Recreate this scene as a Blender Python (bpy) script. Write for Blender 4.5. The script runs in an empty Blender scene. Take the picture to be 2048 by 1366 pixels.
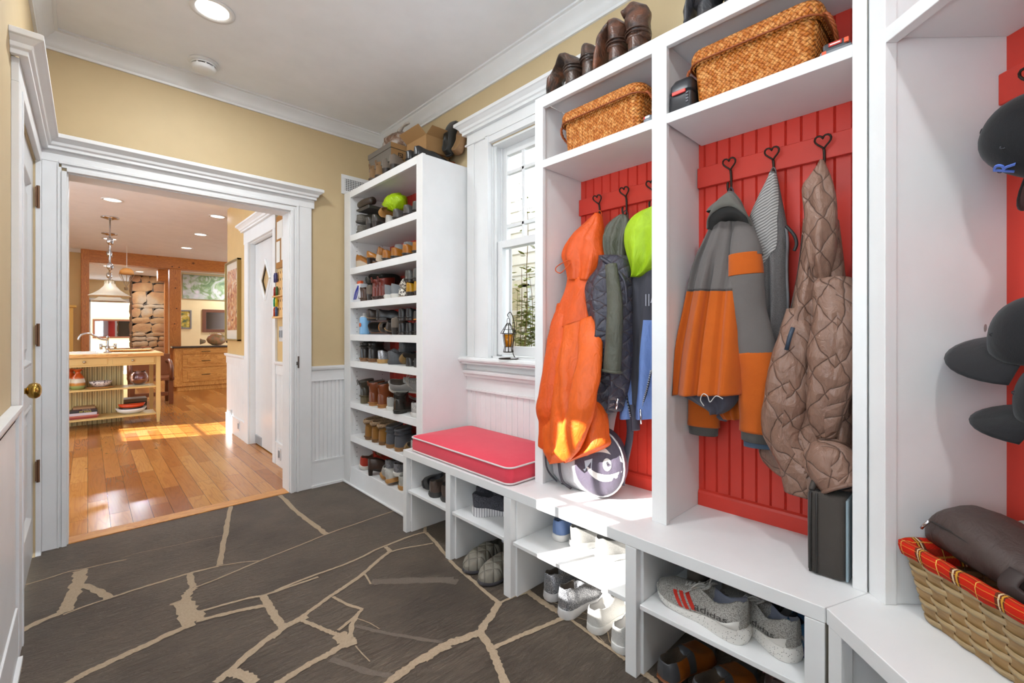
import bpy, bmesh, math, random
from mathutils import Vector, Matrix, Euler
random.seed(7)
SC = bpy.context.scene
COL = SC.collection
PI = math.pi
# ------------------------------------------------------------------ camera, world, sun, exposure
F, TH, H = 892.7, math.radians(43.548), 1.16
cam = bpy.data.cameras.new('camera'); cam.sensor_width = 36; cam.lens = F / 2048 * 36
cam.shift_y = -21 / 2048; cam.clip_start = .02; cam.clip_end = 100
camo = bpy.data.objects.new('camera', cam); COL.objects.link(camo)
camo.location = (0, 0, H); camo.rotation_euler = (PI / 2, 0, -TH)
SC.camera = camo
SC.view_settings.view_transform = 'Standard'; SC.view_settings.look = 'None'
SC.view_settings.gamma = 1; SC.view_settings.use_curve_mapping = False
SC.view_settings.exposure = 0.12
w = bpy.data.worlds.new('sky'); SC.world = w; w.use_nodes = True
w.node_tree.nodes['Background'].inputs[0].default_value = (.78, .90, 1, 1)
w.node_tree.nodes['Background'].inputs[1].default_value = 5.2
sun = bpy.data.lights.new('sun', 'SUN'); sun.energy = 24; sun.angle = math.radians(.45); sun.color = (1, .97, .92)
suno = bpy.data.objects.new('sun', sun); COL.objects.link(suno)
suno.rotation_euler = Vector((1, -.37, -.63)).to_track_quat('-Z', 'Y').to_euler()

def area(name, loc, size, power, col=(1, .97, .94), rot=(0, 0, 0), spread=PI, sy=None):
    l = bpy.data.lights.new(name, 'AREA'); l.energy = power; l.color = col; l.spread = spread
    l.shape = 'DISK' if sy is None else 'RECTANGLE'; l.size = size
    if sy: l.size_y = sy
    o = bpy.data.objects.new(name, l); COL.objects.link(o); o.location = loc; o.rotation_euler = rot
    return o
CANS_AND_FILL = [(.448, 2.625), (.62, 1.15), (.35, -.35)]  # first is the visible light, the others are unseen lamps added as fill
for x, y in CANS_AND_FILL: area('can_and_fill_lamp', (x, y, 2.742), .13, 13, (.92, .97, 1))
KCANS = [(.197, 6.58), (1.183, 6.62), (1.22, 8.03), (1.242, 9.5), (.253, 9.4), (-1.2, 6.6), (-1.2, 9.0), (.2, 4.9)]
for x, y in KCANS: area('kitchen_can_lamp', (x, y, 2.592), .13, 4, (.78, .89, 1))
for x, y in [(.3, 12.4), (2.6, 12.0), (.85, 13.1)]: area('far_room_lamp', (x, y, 2.49), .13, 26, (.88, .94, 1))

# ------------------------------------------------------------------ materials
MATS = {}
def lin(c):
    if isinstance(c, str):
        c = [int(c[i:i + 2], 16) / 255 for i in (0, 2, 4)]
    return tuple((v / 12.92 if v <= .04045 else ((v + .055) / 1.055) ** 2.4) for v in c[:3]) + (1,)
class N:
    """tiny node-graph helper"""
    def __init__(s, name):
        s.m = bpy.data.materials.new(name); s.m.use_nodes = True
        s.t = s.m.node_tree; s.b = s.t.nodes['Principled BSDF']
    def n(s, typ, **kw):
        x = s.t.nodes.new(typ)
        for k, v in kw.items():
            if k.startswith('i_'):
                k = k[2:]; k = int(k) if k.isdigit() else k.replace('_', ' ')
                if hasattr(v, 'is_output') or isinstance(v, bpy.types.NodeSocket): s.t.links.new(v, x.inputs[k])
                else: x.inputs[k].default_value = v
            else: setattr(x, k, v)
        return x
    def link(s, a, b): s.t.links.new(a, b)
    def coord(s, which='Object', scale=(1, 1, 1), rot=(0, 0, 0), loc=(0, 0, 0)):
        tc = s.n('ShaderNodeTexCoord')
        mp = s.n('ShaderNodeMapping', i_Vector=tc.outputs[which], i_Scale=scale, i_Rotation=rot, i_Location=loc)
        return mp.outputs[0]
    def noise(s, vec, scale, detail=4, rough=.55, dist=0):
        return s.n('ShaderNodeTexNoise', i_Vector=vec, i_Scale=scale, i_Detail=detail, i_Roughness=rough, i_Distortion=dist)
    def ramp(s, fac, stops, interp='LINEAR'):
        r = s.n('ShaderNodeValToRGB', i_Fac=fac); r.color_ramp.interpolation = interp
        e = r.color_ramp.elements
        while len(e) < len(stops): e.new(.5)
        for el, (p, c) in zip(e, stops): el.position = p; el.color = lin(c)
        return r.outputs[0]
    def math(s, op, a, b=0.0):
        x = s.n('ShaderNodeMath', operation=op)
        for i, v in enumerate((a, b)):
            if isinstance(v, bpy.types.NodeSocket): s.link(v, x.inputs[i])
            else: x.inputs[i].default_value = v
        return x.outputs[0]
    def mix(s, fac, a, b, mode='MIX'):
        x = s.n('ShaderNodeMix', data_type='RGBA', blend_type=mode)
        for sock, v in ((x.inputs[0], fac), (x.inputs[6], a), (x.inputs[7], b)):
            if isinstance(v, bpy.types.NodeSocket): s.link(v, sock)
            elif isinstance(v, (int, float)): sock.default_value = v
            else: sock.default_value = lin(v)
        return x.outputs[2]
    def bump(s, h, strength=.3, dist=.01, prev=None):
        x = s.n('ShaderNodeBump', i_Height=h, i_Strength=strength, i_Distance=dist)
        if prev is not None: s.link(prev, x.inputs['Normal'])
        return x.outputs[0]
    def fin(s, col=None, rough=.5, normal=None, metal=0, spec=.5, **kw):
        if col is not None:
            if isinstance(col, bpy.types.NodeSocket): s.link(col, s.b.inputs['Base Color'])
            else: s.b.inputs['Base Color'].default_value = lin(col)
        if isinstance(rough, bpy.types.NodeSocket): s.link(rough, s.b.inputs['Roughness'])
        else: s.b.inputs['Roughness'].default_value = rough
        s.b.inputs['Metallic'].default_value = metal
        s.b.inputs['Specular IOR Level'].default_value = spec
        if normal is not None: s.link(normal, s.b.inputs['Normal'])
        for k, v in kw.items(): s.b.inputs[k.replace('_', ' ')].default_value = v
        return s.m
def cached(f):
    def g(*a, **k):
        key = (f.__name__, a, tuple(sorted(k.items())))
        if key not in MATS: MATS[key] = f(*a, **k)
        return MATS[key]
    return g
@cached
def paint(c, rough=.45, var=.03, spec=.4):
    q = N('paint_' + c); v = q.coord()
    n = q.noise(v, 6, 5).outputs[0]
    b = tuple(max(0, int(c[i:i + 2], 16) / 255 * (1 - var * 2)) for i in (0, 2, 4))
    col = q.mix(n, b, c)
    n2 = q.noise(v, 220, 2).outputs[0]
    return q.fin(col, rough, q.bump(n2, .04, .002), spec=spec)
@cached
def plain(c, rough=.5, metal=0, spec=.5, bump=0, bscale=200):
    q = N('mat_' + c)
    nm = None
    if bump: nm = q.bump(q.noise(q.coord(), bscale, 3).outputs[0], bump, .003)
    return q.fin(c, rough, nm, metal, spec)
@cached
def leather(c, c2=None, rough=.32, scuff=.25):
    q = N('leather_' + c); v = q.coord()
    n = q.noise(v, 14, 5, .6).outputs[0]
    d = c2 or tuple(int(c[i:i + 2], 16) / 255 * .6 for i in (0, 2, 4))
    col = q.mix(q.math('MULTIPLY', n, 1.0), d, c)
    vor = q.n('ShaderNodeTexVoronoi', i_Vector=v, i_Scale=420)
    nm = q.bump(vor.outputs[0], .08, .002)
    nm = q.bump(n, .25, .006, nm)
    return q.fin(col, rough, nm)
@cached
def cloth(c, rough=.85, var=.16, weave=700, bump=.25, sheen=.15):
    q = N('cloth_' + c); v = q.coord()
    n = q.noise(v, 9, 4).outputs[0]
    d = tuple(int(c[i:i + 2], 16) / 255 * (1 - var) for i in (0, 2, 4))
    col = q.mix(n, d, c)
    n2 = q.noise(v, weave, 2).outputs[0]
    col = q.mix(q.math('MULTIPLY', n2, .22), col, d)
    n3 = q.noise(v, 26, 3, .5, .6).outputs[0]
    nm = q.bump(n3, bump * .6, .008, q.bump(n2, bump, .002))
    return q.fin(col, rough, nm, spec=.25, Sheen_Weight=sheen)
@cached
def nylon(c, rough=.42, wr=.5):
    q = N('nylon_' + c); v = q.coord(scale=(1, 1, .55))
    n = q.noise(v, 34, 4, .55, 1.2).outputs[0]
    d = tuple(int(c[i:i + 2], 16) / 255 * .86 for i in (0, 2, 4))
    col = q.mix(n, d, c)
    n2 = q.noise(q.coord(), 900, 1).outputs[0]
    nm = q.bump(n, wr, .012, q.bump(n2, .06, .001))
    return q.fin(col, rough, nm, spec=.35)
@cached
def knit(c, c2, scale=260, rough=.85):
    q = N('knit_' + c); tc = q.n('ShaderNodeTexCoord')
    v = q.n('ShaderNodeMapping', i_Vector=tc.outputs['Object']).outputs[0]
    n = q.noise(v, scale, 2, .6).outputs[0]
    col = q.ramp(n, [(.38, c2), (.58, c)])
    return q.fin(col, rough, q.bump(n, .4, .003), spec=.2)
@cached
def weave_uv(c, c2, c3, sx=.011, sy=.011, diag=True):
    """plaited strips over the UV map (UV in metres)"""
    q = N('weave_' + c); tc = q.n('ShaderNodeTexCoord')
    rot = q.n('ShaderNodeMapping', i_Vector=tc.outputs['UV'], i_Rotation=(0, 0, PI / 4 if diag else 0), i_Scale=(1 / sx, 1 / sy, 1)).outputs[0]
    sp = q.n('ShaderNodeSeparateXYZ', i_0=rot)
    u, vv = sp.outputs[0], sp.outputs[1]
    su = q.math('ABSOLUTE', q.math('SINE', q.math('MULTIPLY', u, PI)))
    sv = q.math('ABSOLUTE', q.math('SINE', q.math('MULTIPLY', vv, PI)))
    chk = q.n('ShaderNodeTexChecker', i_Vector=rot, i_Scale=1.0)
    f = chk.outputs['Fac']
    h = q.math('ADD', q.math('MULTIPLY', su, f), q.math('MULTIPLY', sv, q.math('SUBTRACT', 1.0, f)))
    n = q.noise(q.coord(), 60, 3).outputs[0]
    n2 = q.noise(q.coord('UV', (1 / sx, 1 / sy, 1), (0, 0, PI / 4 if diag else 0)), 1.1, 1).outputs[0]
    col = q.mix(n2, c2, c)
    col = q.mix(q.ramp(n, [(.45, '000000'), (.75, 'ffffff')]), col, c3)
    col = q.mix(q.ramp(h, [(.05, 'ffffff'), (.35, '000000')]), col, c2, 'MULTIPLY')
    return q.fin(col, .5, q.bump(h, .9, .004), spec=.4)
@cached
def glassy(c, rough=.02, ior=1.45):
    q = N('glass_' + c)
    return q.fin(c, rough, Transmission_Weight=1.0, IOR=ior)
@cached
def emis(c, st):
    q = N('glow_' + c)
    q.b.inputs['Emission Color'].default_value = lin(c); q.b.inputs['Emission Strength'].default_value = st
    return q.fin(c, .5)

# ------------------------------------------------------------------ mesh builder
class MB:
    def __init__(s): s.v = []; s.f = []; s.uv = []; s.mi = []; s.cur = 0
    def face(s, idx, uv=None):
        s.f.append(tuple(idx)); s.uv.append(uv); s.mi.append(s.cur)
    def box(s, x0, x1, y0, y1, z0, z1, M=None):
        b = len(s.v)
        P = [(x0, y0, z0), (x1, y0, z0), (x1, y1, z0), (x0, y1, z0), (x0, y0, z1), (x1, y0, z1), (x1, y1, z1), (x0, y1, z1)]
        if M is not None: P = [tuple(M @ Vector(p)) for p in P]
        s.v += P
        for q in ((0, 3, 2, 1), (4, 5, 6, 7), (0, 1, 5, 4), (1, 2, 6, 5), (2, 3, 7, 6), (3, 0, 4, 7)): s.face([b + i for i in q])
        return s
    def grid(s, rows, cu=False, cv=False, uv=None, capa=False, capb=False):
        """rows[i][j] points; cu closes along j, cv closes along i; uv[i][j] optional"""
        b = len(s.v); m = len(rows); n = len(rows[0])
        for r in rows: s.v += [tuple(p) for p in r]
        for i in range(m if cv else m - 1):
            for j in range(n if cu else n - 1):
                i2, j2 = (i + 1) % m, (j + 1) % n
                t = None
                if uv is not None: t = (uv(i, j), uv(i, j + 1), uv(i + 1, j + 1), uv(i + 1, j))
                s.face((b + i * n + j, b + i * n + j2, b + i2 * n + j2, b + i2 * n + j), t)
        if capa: s.face([b + j for j in range(n)][::-1])
        if capb: s.face([b + (m - 1) * n + j for j in range(n)])
        return s
    def tube(s, path, r, n=8, closed=False, flat=1.0, caps=True, up=None):
        P = [Vector(p) for p in path]; m = len(P)
        R = r if isinstance(r, (list, tuple)) else [r] * m
        rows = []; nrm = None
        for i in range(m):
            a = P[(i - 1) % m] if (closed or i > 0) else P[i]
            c = P[(i + 1) % m] if (closed or i < m - 1) else P[i]
            t = (c - a)
            if t.length < 1e-9: t = Vector((0, 0, 1))
            t.normalize()
            if nrm is None:
                nrm = Vector(up) if up else (Vector((0, 0, 1)) if abs(t.z) < .9 else Vector((1, 0, 0)))
            nrm = (nrm - t * nrm.dot(t)); nrm.normalize()
            bt = t.cross(nrm)
            rows.append([P[i] + (nrm * math.cos(2 * PI * k / n) * flat + bt * math.sin(2 * PI * k / n)) * R[i] for k in range(n)])
        s.grid(rows, cu=True, cv=closed, capa=caps and not closed, capb=caps and not closed)
        return s
    def lathe(s, prof, c=(0, 0, 0), n=20, M=None, sx=1, sy=1):
        rows = []
        for r, z in prof:
            row = [Vector((c[0] + r * sx * math.cos(2 * PI * k / n), c[1] + r * sy * math.sin(2 * PI * k / n), c[2] + z)) for k in range(n)]
            rows.append([M @ p for p in row] if M is not None else row)
        s.grid(rows, cu=True, capa=prof[0][0] > 1e-5, capb=prof[-1][0] > 1e-5)
        return s
    def prism(s, pts, a, b, ax='z', M=None):
        """2-D outline pts extruded from a to b along ax"""
        f = {'z': lambda p, t: (p[0], p[1], t), 'x': lambda p, t: (t, p[0], p[1]), 'y': lambda p, t: (p[0], t, p[1])}[ax]
        g = (lambda q: tuple(M @ Vector(q))) if M is not None else (lambda q: q)
        n = len(pts); k = len(s.v)
        s.v += [g(f(p, a)) for p in pts] + [g(f(p, b)) for p in pts]
        s.face([k + i for i in range(n)][::-1]); s.face([k + n + i for i in range(n)])
        for i in range(n):
            j = (i + 1) % n
            s.face((k + i, k + j, k + n + j, k + n + i))
        return s
    def sweep(s, prof, path, closed=False, side=1):
        """profile (out, z) swept along a horizontal polyline with mitred corners; out points to the left of travel * side"""
        P = [Vector((p[0], p[1])) for p in path]; m = len(P); rows = []
        z0 = path[0][2] if len(path[0]) > 2 else 0
        for i in range(m):
            d1 = (P[i] - P[i - 1]).normalized() if (i > 0 or closed) else None
            d2 = (P[(i + 1) % m] - P[i]).normalized() if (i < m - 1 or closed) else None
            d1 = d1 or d2; d2 = d2 or d1
            n1 = Vector((-d1.y, d1.x)); n2 = Vector((-d2.y, d2.x)); nn = (n1 + n2)
            nn = nn / max(1e-6, nn.dot(n1)) * side if nn.length > 1e-6 else n1 * side
            rows.append([(P[i].x + nn.x * o, P[i].y + nn.y * o, z0 + z) for o, z in prof])
        s.grid(rows, cu=True, cv=closed, capa=not closed, capb=not closed)
        return s
    def build(s, name, mat, parent=None, bevel=0, smooth=False, sub=0, solid=0, weld=False, auto=None):
        me = bpy.data.meshes.new(name)
        o0 = Vector((0, 0, 0)) if parent is None else Vector(parent.get('_o', (0, 0, 0)))
        me.from_pydata([tuple(Vector(p) - o0) for p in s.v], [], s.f)
        if any(u is not None for u in s.uv):
            l = me.uv_layers.new(name='UVMap'); k = 0
            for f, u in zip(s.f, s.uv):
                for t in range(len(f)):
                    if u is not None: l.data[k].uv = u[t]
                    k += 1
        ms = mat if isinstance(mat, (list, tuple)) else [mat]
        for m in ms: me.materials.append(m)
        for p, i in zip(me.polygons, s.mi): p.material_index = i
        bm = bmesh.new(); bm.from_mesh(me)
        if weld: bmesh.ops.remove_doubles(bm, verts=bm.verts, dist=1e-5)
        bmesh.ops.recalc_face_normals(bm, faces=bm.faces); bm.to_mesh(me); bm.free()
        if smooth or auto:
            for p in me.polygons: p.use_smooth = True
        if auto: me.set_sharp_from_angle(angle=math.radians(auto))
        o = bpy.data.objects.new(name, me); COL.objects.link(o)
        if parent is not None: o.parent = parent; o['_o'] = tuple(o0)
        if bevel:
            b = o.modifiers.new('bevel', 'BEVEL'); b.width = bevel; b.segments = 2; b.limit_method = 'ANGLE'; b.angle_limit = math.radians(40)
        if sub: x = o.modifiers.new('sub', 'SUBSURF'); x.levels = sub; x.render_levels = sub
        if solid: x = o.modifiers.new('solid', 'SOLIDIFY'); x.thickness = solid; x.offset = 0
        return o
def tag(o, label, cat, group=None, kind=None):
    o['label'] = label; o['category'] = cat
    if group: o['group'] = group
    if kind: o['kind'] = kind
    return o
def thing(name, label, cat, loc=(0, 0, 0), rz=0, group=None):
    o = bpy.data.objects.new(name, None); COL.objects.link(o); o.empty_display_size = .05
    o.location = loc; o.rotation_euler = (0, 0, rz); o['_o'] = tuple(loc)
    return tag(o, label, cat, group)
def struct(name, mb, mat, **k):
    o = mb.build(name, mat, **k); o['kind'] = 'structure'; return o
def copy_tree(o, parent=None):
    c = o.copy(); COL.objects.link(c)
    if parent is not None: c.parent = parent
    for ch in list(o.children): copy_tree(ch, c)
    return c
def cr(P, n):
    """Catmull-Rom through tuples P -> list with n samples per span"""
    out = []; m = len(P)
    for i in range(m - 1):
        p0 = P[max(0, i - 1)]; p1 = P[i]; p2 = P[i + 1]; p3 = P[min(m - 1, i + 2)]
        for k in range(n):
            t = k / n
            out.append(tuple(.5 * (2 * b + (c - a) * t + (2 * a - 5 * b + 4 * c - d) * t * t + (3 * b - a - 3 * c + d) * t ** 3) for a, b, c, d in zip(p0, p1, p2, p3)))
    out.append(tuple(P[-1])); return out
def lerp(a, b, t): return a + (b - a) * t
def interp(pts, x):
    if x <= pts[0][0]: return pts[0][1]
    for (a, b), (c, d) in zip(pts, pts[1:]):
        if x <= c: return b + (d - b) * (x - a) / (c - a)
    return pts[-1][1]
WHITE = 'ebebeb'
MW = paint(WHITE, .4)
MCEIL = paint('f4f4f6', .7)
MY = paint('cdb68e', .6)
MYK = paint('d6b47c', .6)
MRED = paint('d63e30', .35, .05)
MBLACK = plain('17171a', .45)
MCHROME = plain('c8c8cc', .18, 1)
MBRASS = plain('b08d45', .22, 1)
# ------------------------------------------------------------------ sight lines: a point of the photo on a real plane of the room
FW = Vector((math.sin(TH), math.cos(TH), 0)); RT = Vector((math.cos(TH), -math.sin(TH), 0)); CC = Vector((0, 0, H))
def ray(px, py): return FW + RT * ((px - 1024) / F) + Vector((0, 0, (662 - py) / F))
def onz(px, py, z): r = ray(px, py); return CC + r * ((z - H) / r.z)
def onx(px, py, x): r = ray(px, py); return CC + r * (x / r.x)
def ony(px, py, y): r = ray(px, py); return CC + r * (y / r.y)
XW, XL, YB, ZC, XB = 1.785, -.195, 3.42, 2.75, 1.326
# ------------------------------------------------------------------ floor of slate with mortar joints
JOINTS = [
(0.009, [(-0.206, 3.008),(-0.135, 3.015),(-0.068, 3.030),(-0.023, 3.016),(0.078, 3.003),(0.142, 2.986)]),
(0.05, [(-0.026, 3.008),(-0.033, 2.863),(-0.057, 2.690),(-0.074, 2.602)]),
(0.03, [(-0.204, 2.534),(-0.153, 2.581),(-0.073, 2.612)]),
(0.01, [(-0.073, 2.585),(-0.007, 2.601),(0.057, 2.606),(0.090, 2.609)]),
(0.03, [(-0.033, 2.853),(0.026, 2.732),(0.068, 2.608)]),
(0.014, [(0.068, 2.608),(0.090, 2.609),(0.189, 2.614),(0.282, 2.612),(0.354, 2.611),(0.468, 2.592)]),
(0.007, [(0.468, 2.592),(0.563, 2.552),(0.626, 2.510)]),
(0.026, [(0.685, 3.421),(0.610, 3.132),(0.530, 2.824),(0.473, 2.599)]),
(0.028, [(0.985, 3.412),(0.973, 3.051),(0.981, 2.772),(0.986, 2.572)]),
(0.009, [(1.693, 2.628),(1.130, 2.588),(0.986, 2.572),(0.828, 2.541),(0.629, 2.507)]),
(0.01, [(0.629, 2.507),(0.518, 2.480),(0.424, 2.458),(0.347, 2.449)]),
(0.035, [(0.347, 2.449),(0.321, 2.416),(0.298, 2.352)]),
(0.026, [(0.354, 2.611),(0.348, 2.520),(0.346, 2.455)]),
(0.07, [(0.292, 2.375),(0.299, 2.271),(0.310, 2.163)]),
(0.014, [(0.319, 2.228),(0.412, 2.211),(0.503, 2.191),(0.556, 2.166)]),
(0.013, [(0.556, 2.166),(0.667, 2.160),(0.787, 2.152)]),
(0.022, [(0.315, 2.161),(0.398, 2.138),(0.484, 2.110),(0.547, 2.078)]),
(0.028, [(0.308, 2.150),(0.231, 2.140),(0.129, 2.117),(0.059, 2.102),(-0.006, 2.089),(-0.042, 2.071),(-0.073, 2.059)]),
(0.03, [(0.556, 2.166),(0.553, 2.077),(0.553, 1.960),(0.553, 1.882)]),
(0.026, [(0.647, 1.886),(0.547, 1.874),(0.447, 1.827),(0.354, 1.768),(0.305, 1.738)]),
(0.035, [(0.352, 1.759),(0.378, 1.714),(0.403, 1.648)]),
(0.003, [(0.560, 2.962),(0.436, 2.994),(0.324, 3.006),(0.205, 3.029),(0.118, 3.023)]),
(0.013, [(0.605, 2.171),(0.675, 2.177),(0.802, 2.181),(0.911, 2.178),(1.013, 2.189),(1.112, 2.211),(1.193, 2.216),(1.312, 2.223),(1.410, 2.211)]),
(0.02, [(1.401, 2.196),(1.457, 2.288),(1.488, 2.363)]),
(0.018, [(1.411, 2.198),(1.381, 2.058),(1.336, 1.882)]),
(0.02, [(0.504, 1.842),(0.568, 1.882),(0.623, 1.897),(0.685, 1.923),(0.773, 1.962),(0.844, 1.987),(0.955, 2.035),(1.054, 2.095),(1.148, 2.141)]),
(0.02, [(1.160, 2.206),(1.153, 2.142)]),
(0.01, [(1.150, 2.136),(1.214, 2.124),(1.299, 2.090),(1.366, 2.062)]),
(0.014, [(0.774, 1.949),(0.798, 1.853),(0.830, 1.775)]),
(0.014, [(0.828, 1.777),(0.780, 1.748),(0.702, 1.716)]),
(0.018, [(0.804, 1.761),(0.757, 1.713),(0.713, 1.629)]),
(0.018, [(0.622, 1.876),(0.648, 1.805),(0.673, 1.734),(0.691, 1.690),(0.698, 1.633)]),
(0.05, [(0.698, 1.694),(0.702, 1.629),(0.725, 1.612)]),
(0.027, [(0.728, 1.607),(0.679, 1.622),(0.626, 1.612),(0.570, 1.611),(0.505, 1.602),(0.457, 1.595),(0.419, 1.590)]),
(0.008, [(0.957, 2.025),(0.939, 1.926)]),
(0.004, [(0.786, 1.736),(0.809, 1.675),(0.822, 1.613)]),
(0.004, [(0.714, 1.588),(0.714, 1.532),(0.717, 1.476)]),
(0.032, [(0.969, 1.351),(0.913, 1.361),(0.836, 1.362),(0.780, 1.356),(0.719, 1.345),(0.680, 1.334)]),
(0.018, [(1.325, 1.856),(1.307, 1.743),(1.296, 1.633),(1.278, 1.515),(1.269, 1.423)]),
(0.03, [(1.280, 1.422),(1.197, 1.377),(1.134, 1.351),(1.092, 1.328)]),
(0.034, [(1.097, 1.327),(1.042, 1.340),(0.978, 1.359),(0.916, 1.362),(0.858, 1.353)]),
(0.028, [(1.092, 1.332),(1.074, 1.260),(1.054, 1.200),(1.027, 1.146),(0.994, 1.076),(0.968, 1.027)]),
(0.02, [(1.069, 1.229),(1.146, 1.216),(1.215, 1.202),(1.290, 1.184),(1.351, 1.172),(1.405, 1.160)]),
(0.028, [(1.434, 1.432),(1.412, 1.342),(1.407, 1.259),(1.407, 1.197),(1.405, 1.145)]),
(0.015, [(1.406, 1.149),(1.397, 1.064),(1.384, 0.981),(1.381, 0.920),(1.372, 0.864)]),
(0.013, [(1.279, 1.413),(1.345, 1.405),(1.415, 1.385)]),
(0.05, [(-0.211, 2.242),(-0.194, 2.258),(-0.184, 2.281)]),
(0.022, [(1.368, 0.827),(1.363, 0.777),(1.358, 0.738),(1.355, 0.701)]),
(0.004, [(1.432, 1.294),(1.452, 1.205),(1.474, 1.134),(1.484, 1.074),(1.455, 1.000),(1.411, 0.955),(1.385, 0.909)]),
(0.003, [(1.420, 1.155),(1.448, 1.080),(1.417, 1.036),(1.391, 0.966)]),
]
FAINT = [
(0.045, [(0.950, 1.942),(1.035, 1.873),(1.128, 1.792),(1.234, 1.695)]),
(0.04, [(1.137, 1.784),(1.194, 1.730),(1.238, 1.668)]),
(0.022, [(0.620, 1.585),(0.658, 1.506),(0.698, 1.426),(0.747, 1.360)]),
(0.016, [(0.763, 1.697),(0.821, 1.588),(0.882, 1.494),(0.957, 1.382)]),
]
def slate():
    q = N('slate'); v = q.coord()
    big = q.noise(v, 2.2, 3, .6).outputs[0]
    v2 = q.coord(scale=(7, 26, 10), rot=(0, 0, .5))
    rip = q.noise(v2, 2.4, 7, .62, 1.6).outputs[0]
    fine = q.noise(v, 90, 4, .7).outputs[0]
    col = q.ramp(big, [(.3, '564b41'), (.5, '6a5d50'), (.7, '786a5b')])
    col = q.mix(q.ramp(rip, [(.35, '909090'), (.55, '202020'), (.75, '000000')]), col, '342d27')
    col = q.mix(q.ramp(rip, [(.6, '000000'), (.72, '505050')]), col, '8c7f72')  # lighter ripple crests: highlights put into the colour
    col = q.mix(q.ramp(fine, [(.62, '000000'), (.8, '555555')]), col, '9a8d7e')
    scr = q.noise(q.coord(scale=(3, 14, 1), rot=(0, 0, -.8)), 3, 6, .75, 3).outputs[0]
    col = q.mix(q.ramp(scr, [(.66, '000000'), (.7, '4a4a4a'), (.74, '000000')]), col, 'a59a8c')
    nm = q.bump(rip, 1.0, .018, q.bump(fine, .15, .002))
    r = q.n('ShaderNodeMapRange', i_Value=rip, i_3=.42, i_4=.62).outputs[0]
    return q.fin(col, r, nm, spec=.45)
def mortar(faint=False):
    q = N('mortar_faint' if faint else 'mortar'); v = q.coord()
    n = q.noise(v, 120, 4, .7).outputs[0]; b = q.noise(v, 5, 3).outputs[0]
    col = q.mix(n, '8e7860', 'c4ae92') if not faint else q.mix(n, '5c524a', '82766a')
    col = q.mix(q.math('MULTIPLY', b, .4), col, 'ab9f90' if not faint else '6a6058')
    return q.fin(col, .9, q.bump(n, .5, .004), spec=.15)
m = MB(); m.box(-.25, 1.95, -1.6, YB, -.06, 0)
def strip(m, pts, wd, z, seed):
    rnd = random.Random(seed); P = [tuple(p) for p in cr(pts, 7)]; rows = []
    L = len(P)
    for i, p in enumerate(P):
        a = Vector(P[max(0, i - 1)]); c = Vector(P[min(L - 1, i + 1)]); t = (c - a)
        if t.length < 1e-6: continue
        t.normalize(); nr = Vector((-t.y, t.x))
        e = wd * .5
        l, r = e * rnd.uniform(.75, 1.3), e * rnd.uniform(.75, 1.3)
        q = Vector(p); rows.append([(*(q + nr * l), z), (*(q - nr * r), z)])
    m.grid(rows)
def clipx(pts): return [(min(max(x, XL - .01), 1.78), min(y, YB)) for x, y in pts]
m.cur = 2
for i, (wd, pts) in enumerate(FAINT): strip(m, clipx(pts), wd, .0006 + .0001 * i, 50 + i)
m.cur = 1
for i, (wd, pts) in enumerate(JOINTS): strip(m, clipx(pts), max(wd, .007) if wd > .0045 else wd, .0012 + .00003 * i, i)
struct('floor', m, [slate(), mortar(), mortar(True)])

def planks():
    q = N('pine_planks'); v = q.coord(rot=(0, 0, PI / 2))
    def brick(c1, c2, mo):
        b = q.n('ShaderNodeTexBrick', i_Vector=v, i_Scale=1.0, i_Brick_Width=.95, i_Row_Height=.1, i_Mortar_Size=.0012, i_Mortar_Smooth=.1)
        b.offset = .37; b.inputs['Color1'].default_value = lin(c1); b.inputs['Color2'].default_value = lin(c2); b.inputs['Mortar'].default_value = lin(mo)
        return b
    g = brick('000000', 'ffffff', '808080')
    rnd = q.n('ShaderNodeSeparateColor', i_0=g.outputs[0]).outputs[0]
    off = q.n('ShaderNodeCombineXYZ', i_0=q.math('MULTIPLY', rnd, 9.3), i_1=q.math('MULTIPLY', rnd, 41.7), i_2=q.math('MULTIPLY', rnd, 23.1)).outputs[0]
    vv = q.n('ShaderNodeVectorMath', operation='ADD', i_0=q.coord(), i_1=off).outputs[0]
    gv = q.n('ShaderNodeMapping', i_Vector=vv, i_Scale=(13, 1.0, 1)).outputs[0]
    nz = q.noise(gv, .8, 2, .45, .3).outputs[0]
    ring = q.math('FRACT', q.math('MULTIPLY', nz, 13.0))
    fib = q.noise(q.n('ShaderNodeMapping', i_Vector=vv, i_Scale=(140, 5, 1)).outputs[0], 1, 3).outputs[0]
    col = q.ramp(rnd, [(0, '8f5222'), (.3, 'b06e30'), (.6, 'bf7c3a'), (1, 'd09450')])
    col = q.mix(q.ramp(ring, [(.55, '000000'), (.8, '8c8c8c'), (1, '101010')]), col, '6a3410')
    col = q.mix(q.math('MULTIPLY', fib, .45), col, '8a4a1c')
    kn = q.n('ShaderNodeTexVoronoi', i_Vector=q.n('ShaderNodeMapping', i_Vector=vv, i_Scale=(3.2, 1.3, 1)).outputs[0], i_Scale=1.1).outputs[0]
    col = q.mix(q.ramp(kn, [(.015, 'ffffff'), (.05, '000000')]), col, '3c1c0a')
    col = q.mix(q.math('MULTIPLY', g.outputs['Fac'], .85), col, '4a2408')
    return q.fin(col, .2, q.bump(nz, .02, .006), spec=.5)
MPLANK = planks()
m = MB(); m.box(-2.6, 5, YB, 16, -.05, 0); struct('floor_kitchen', m, MPLANK)
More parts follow.
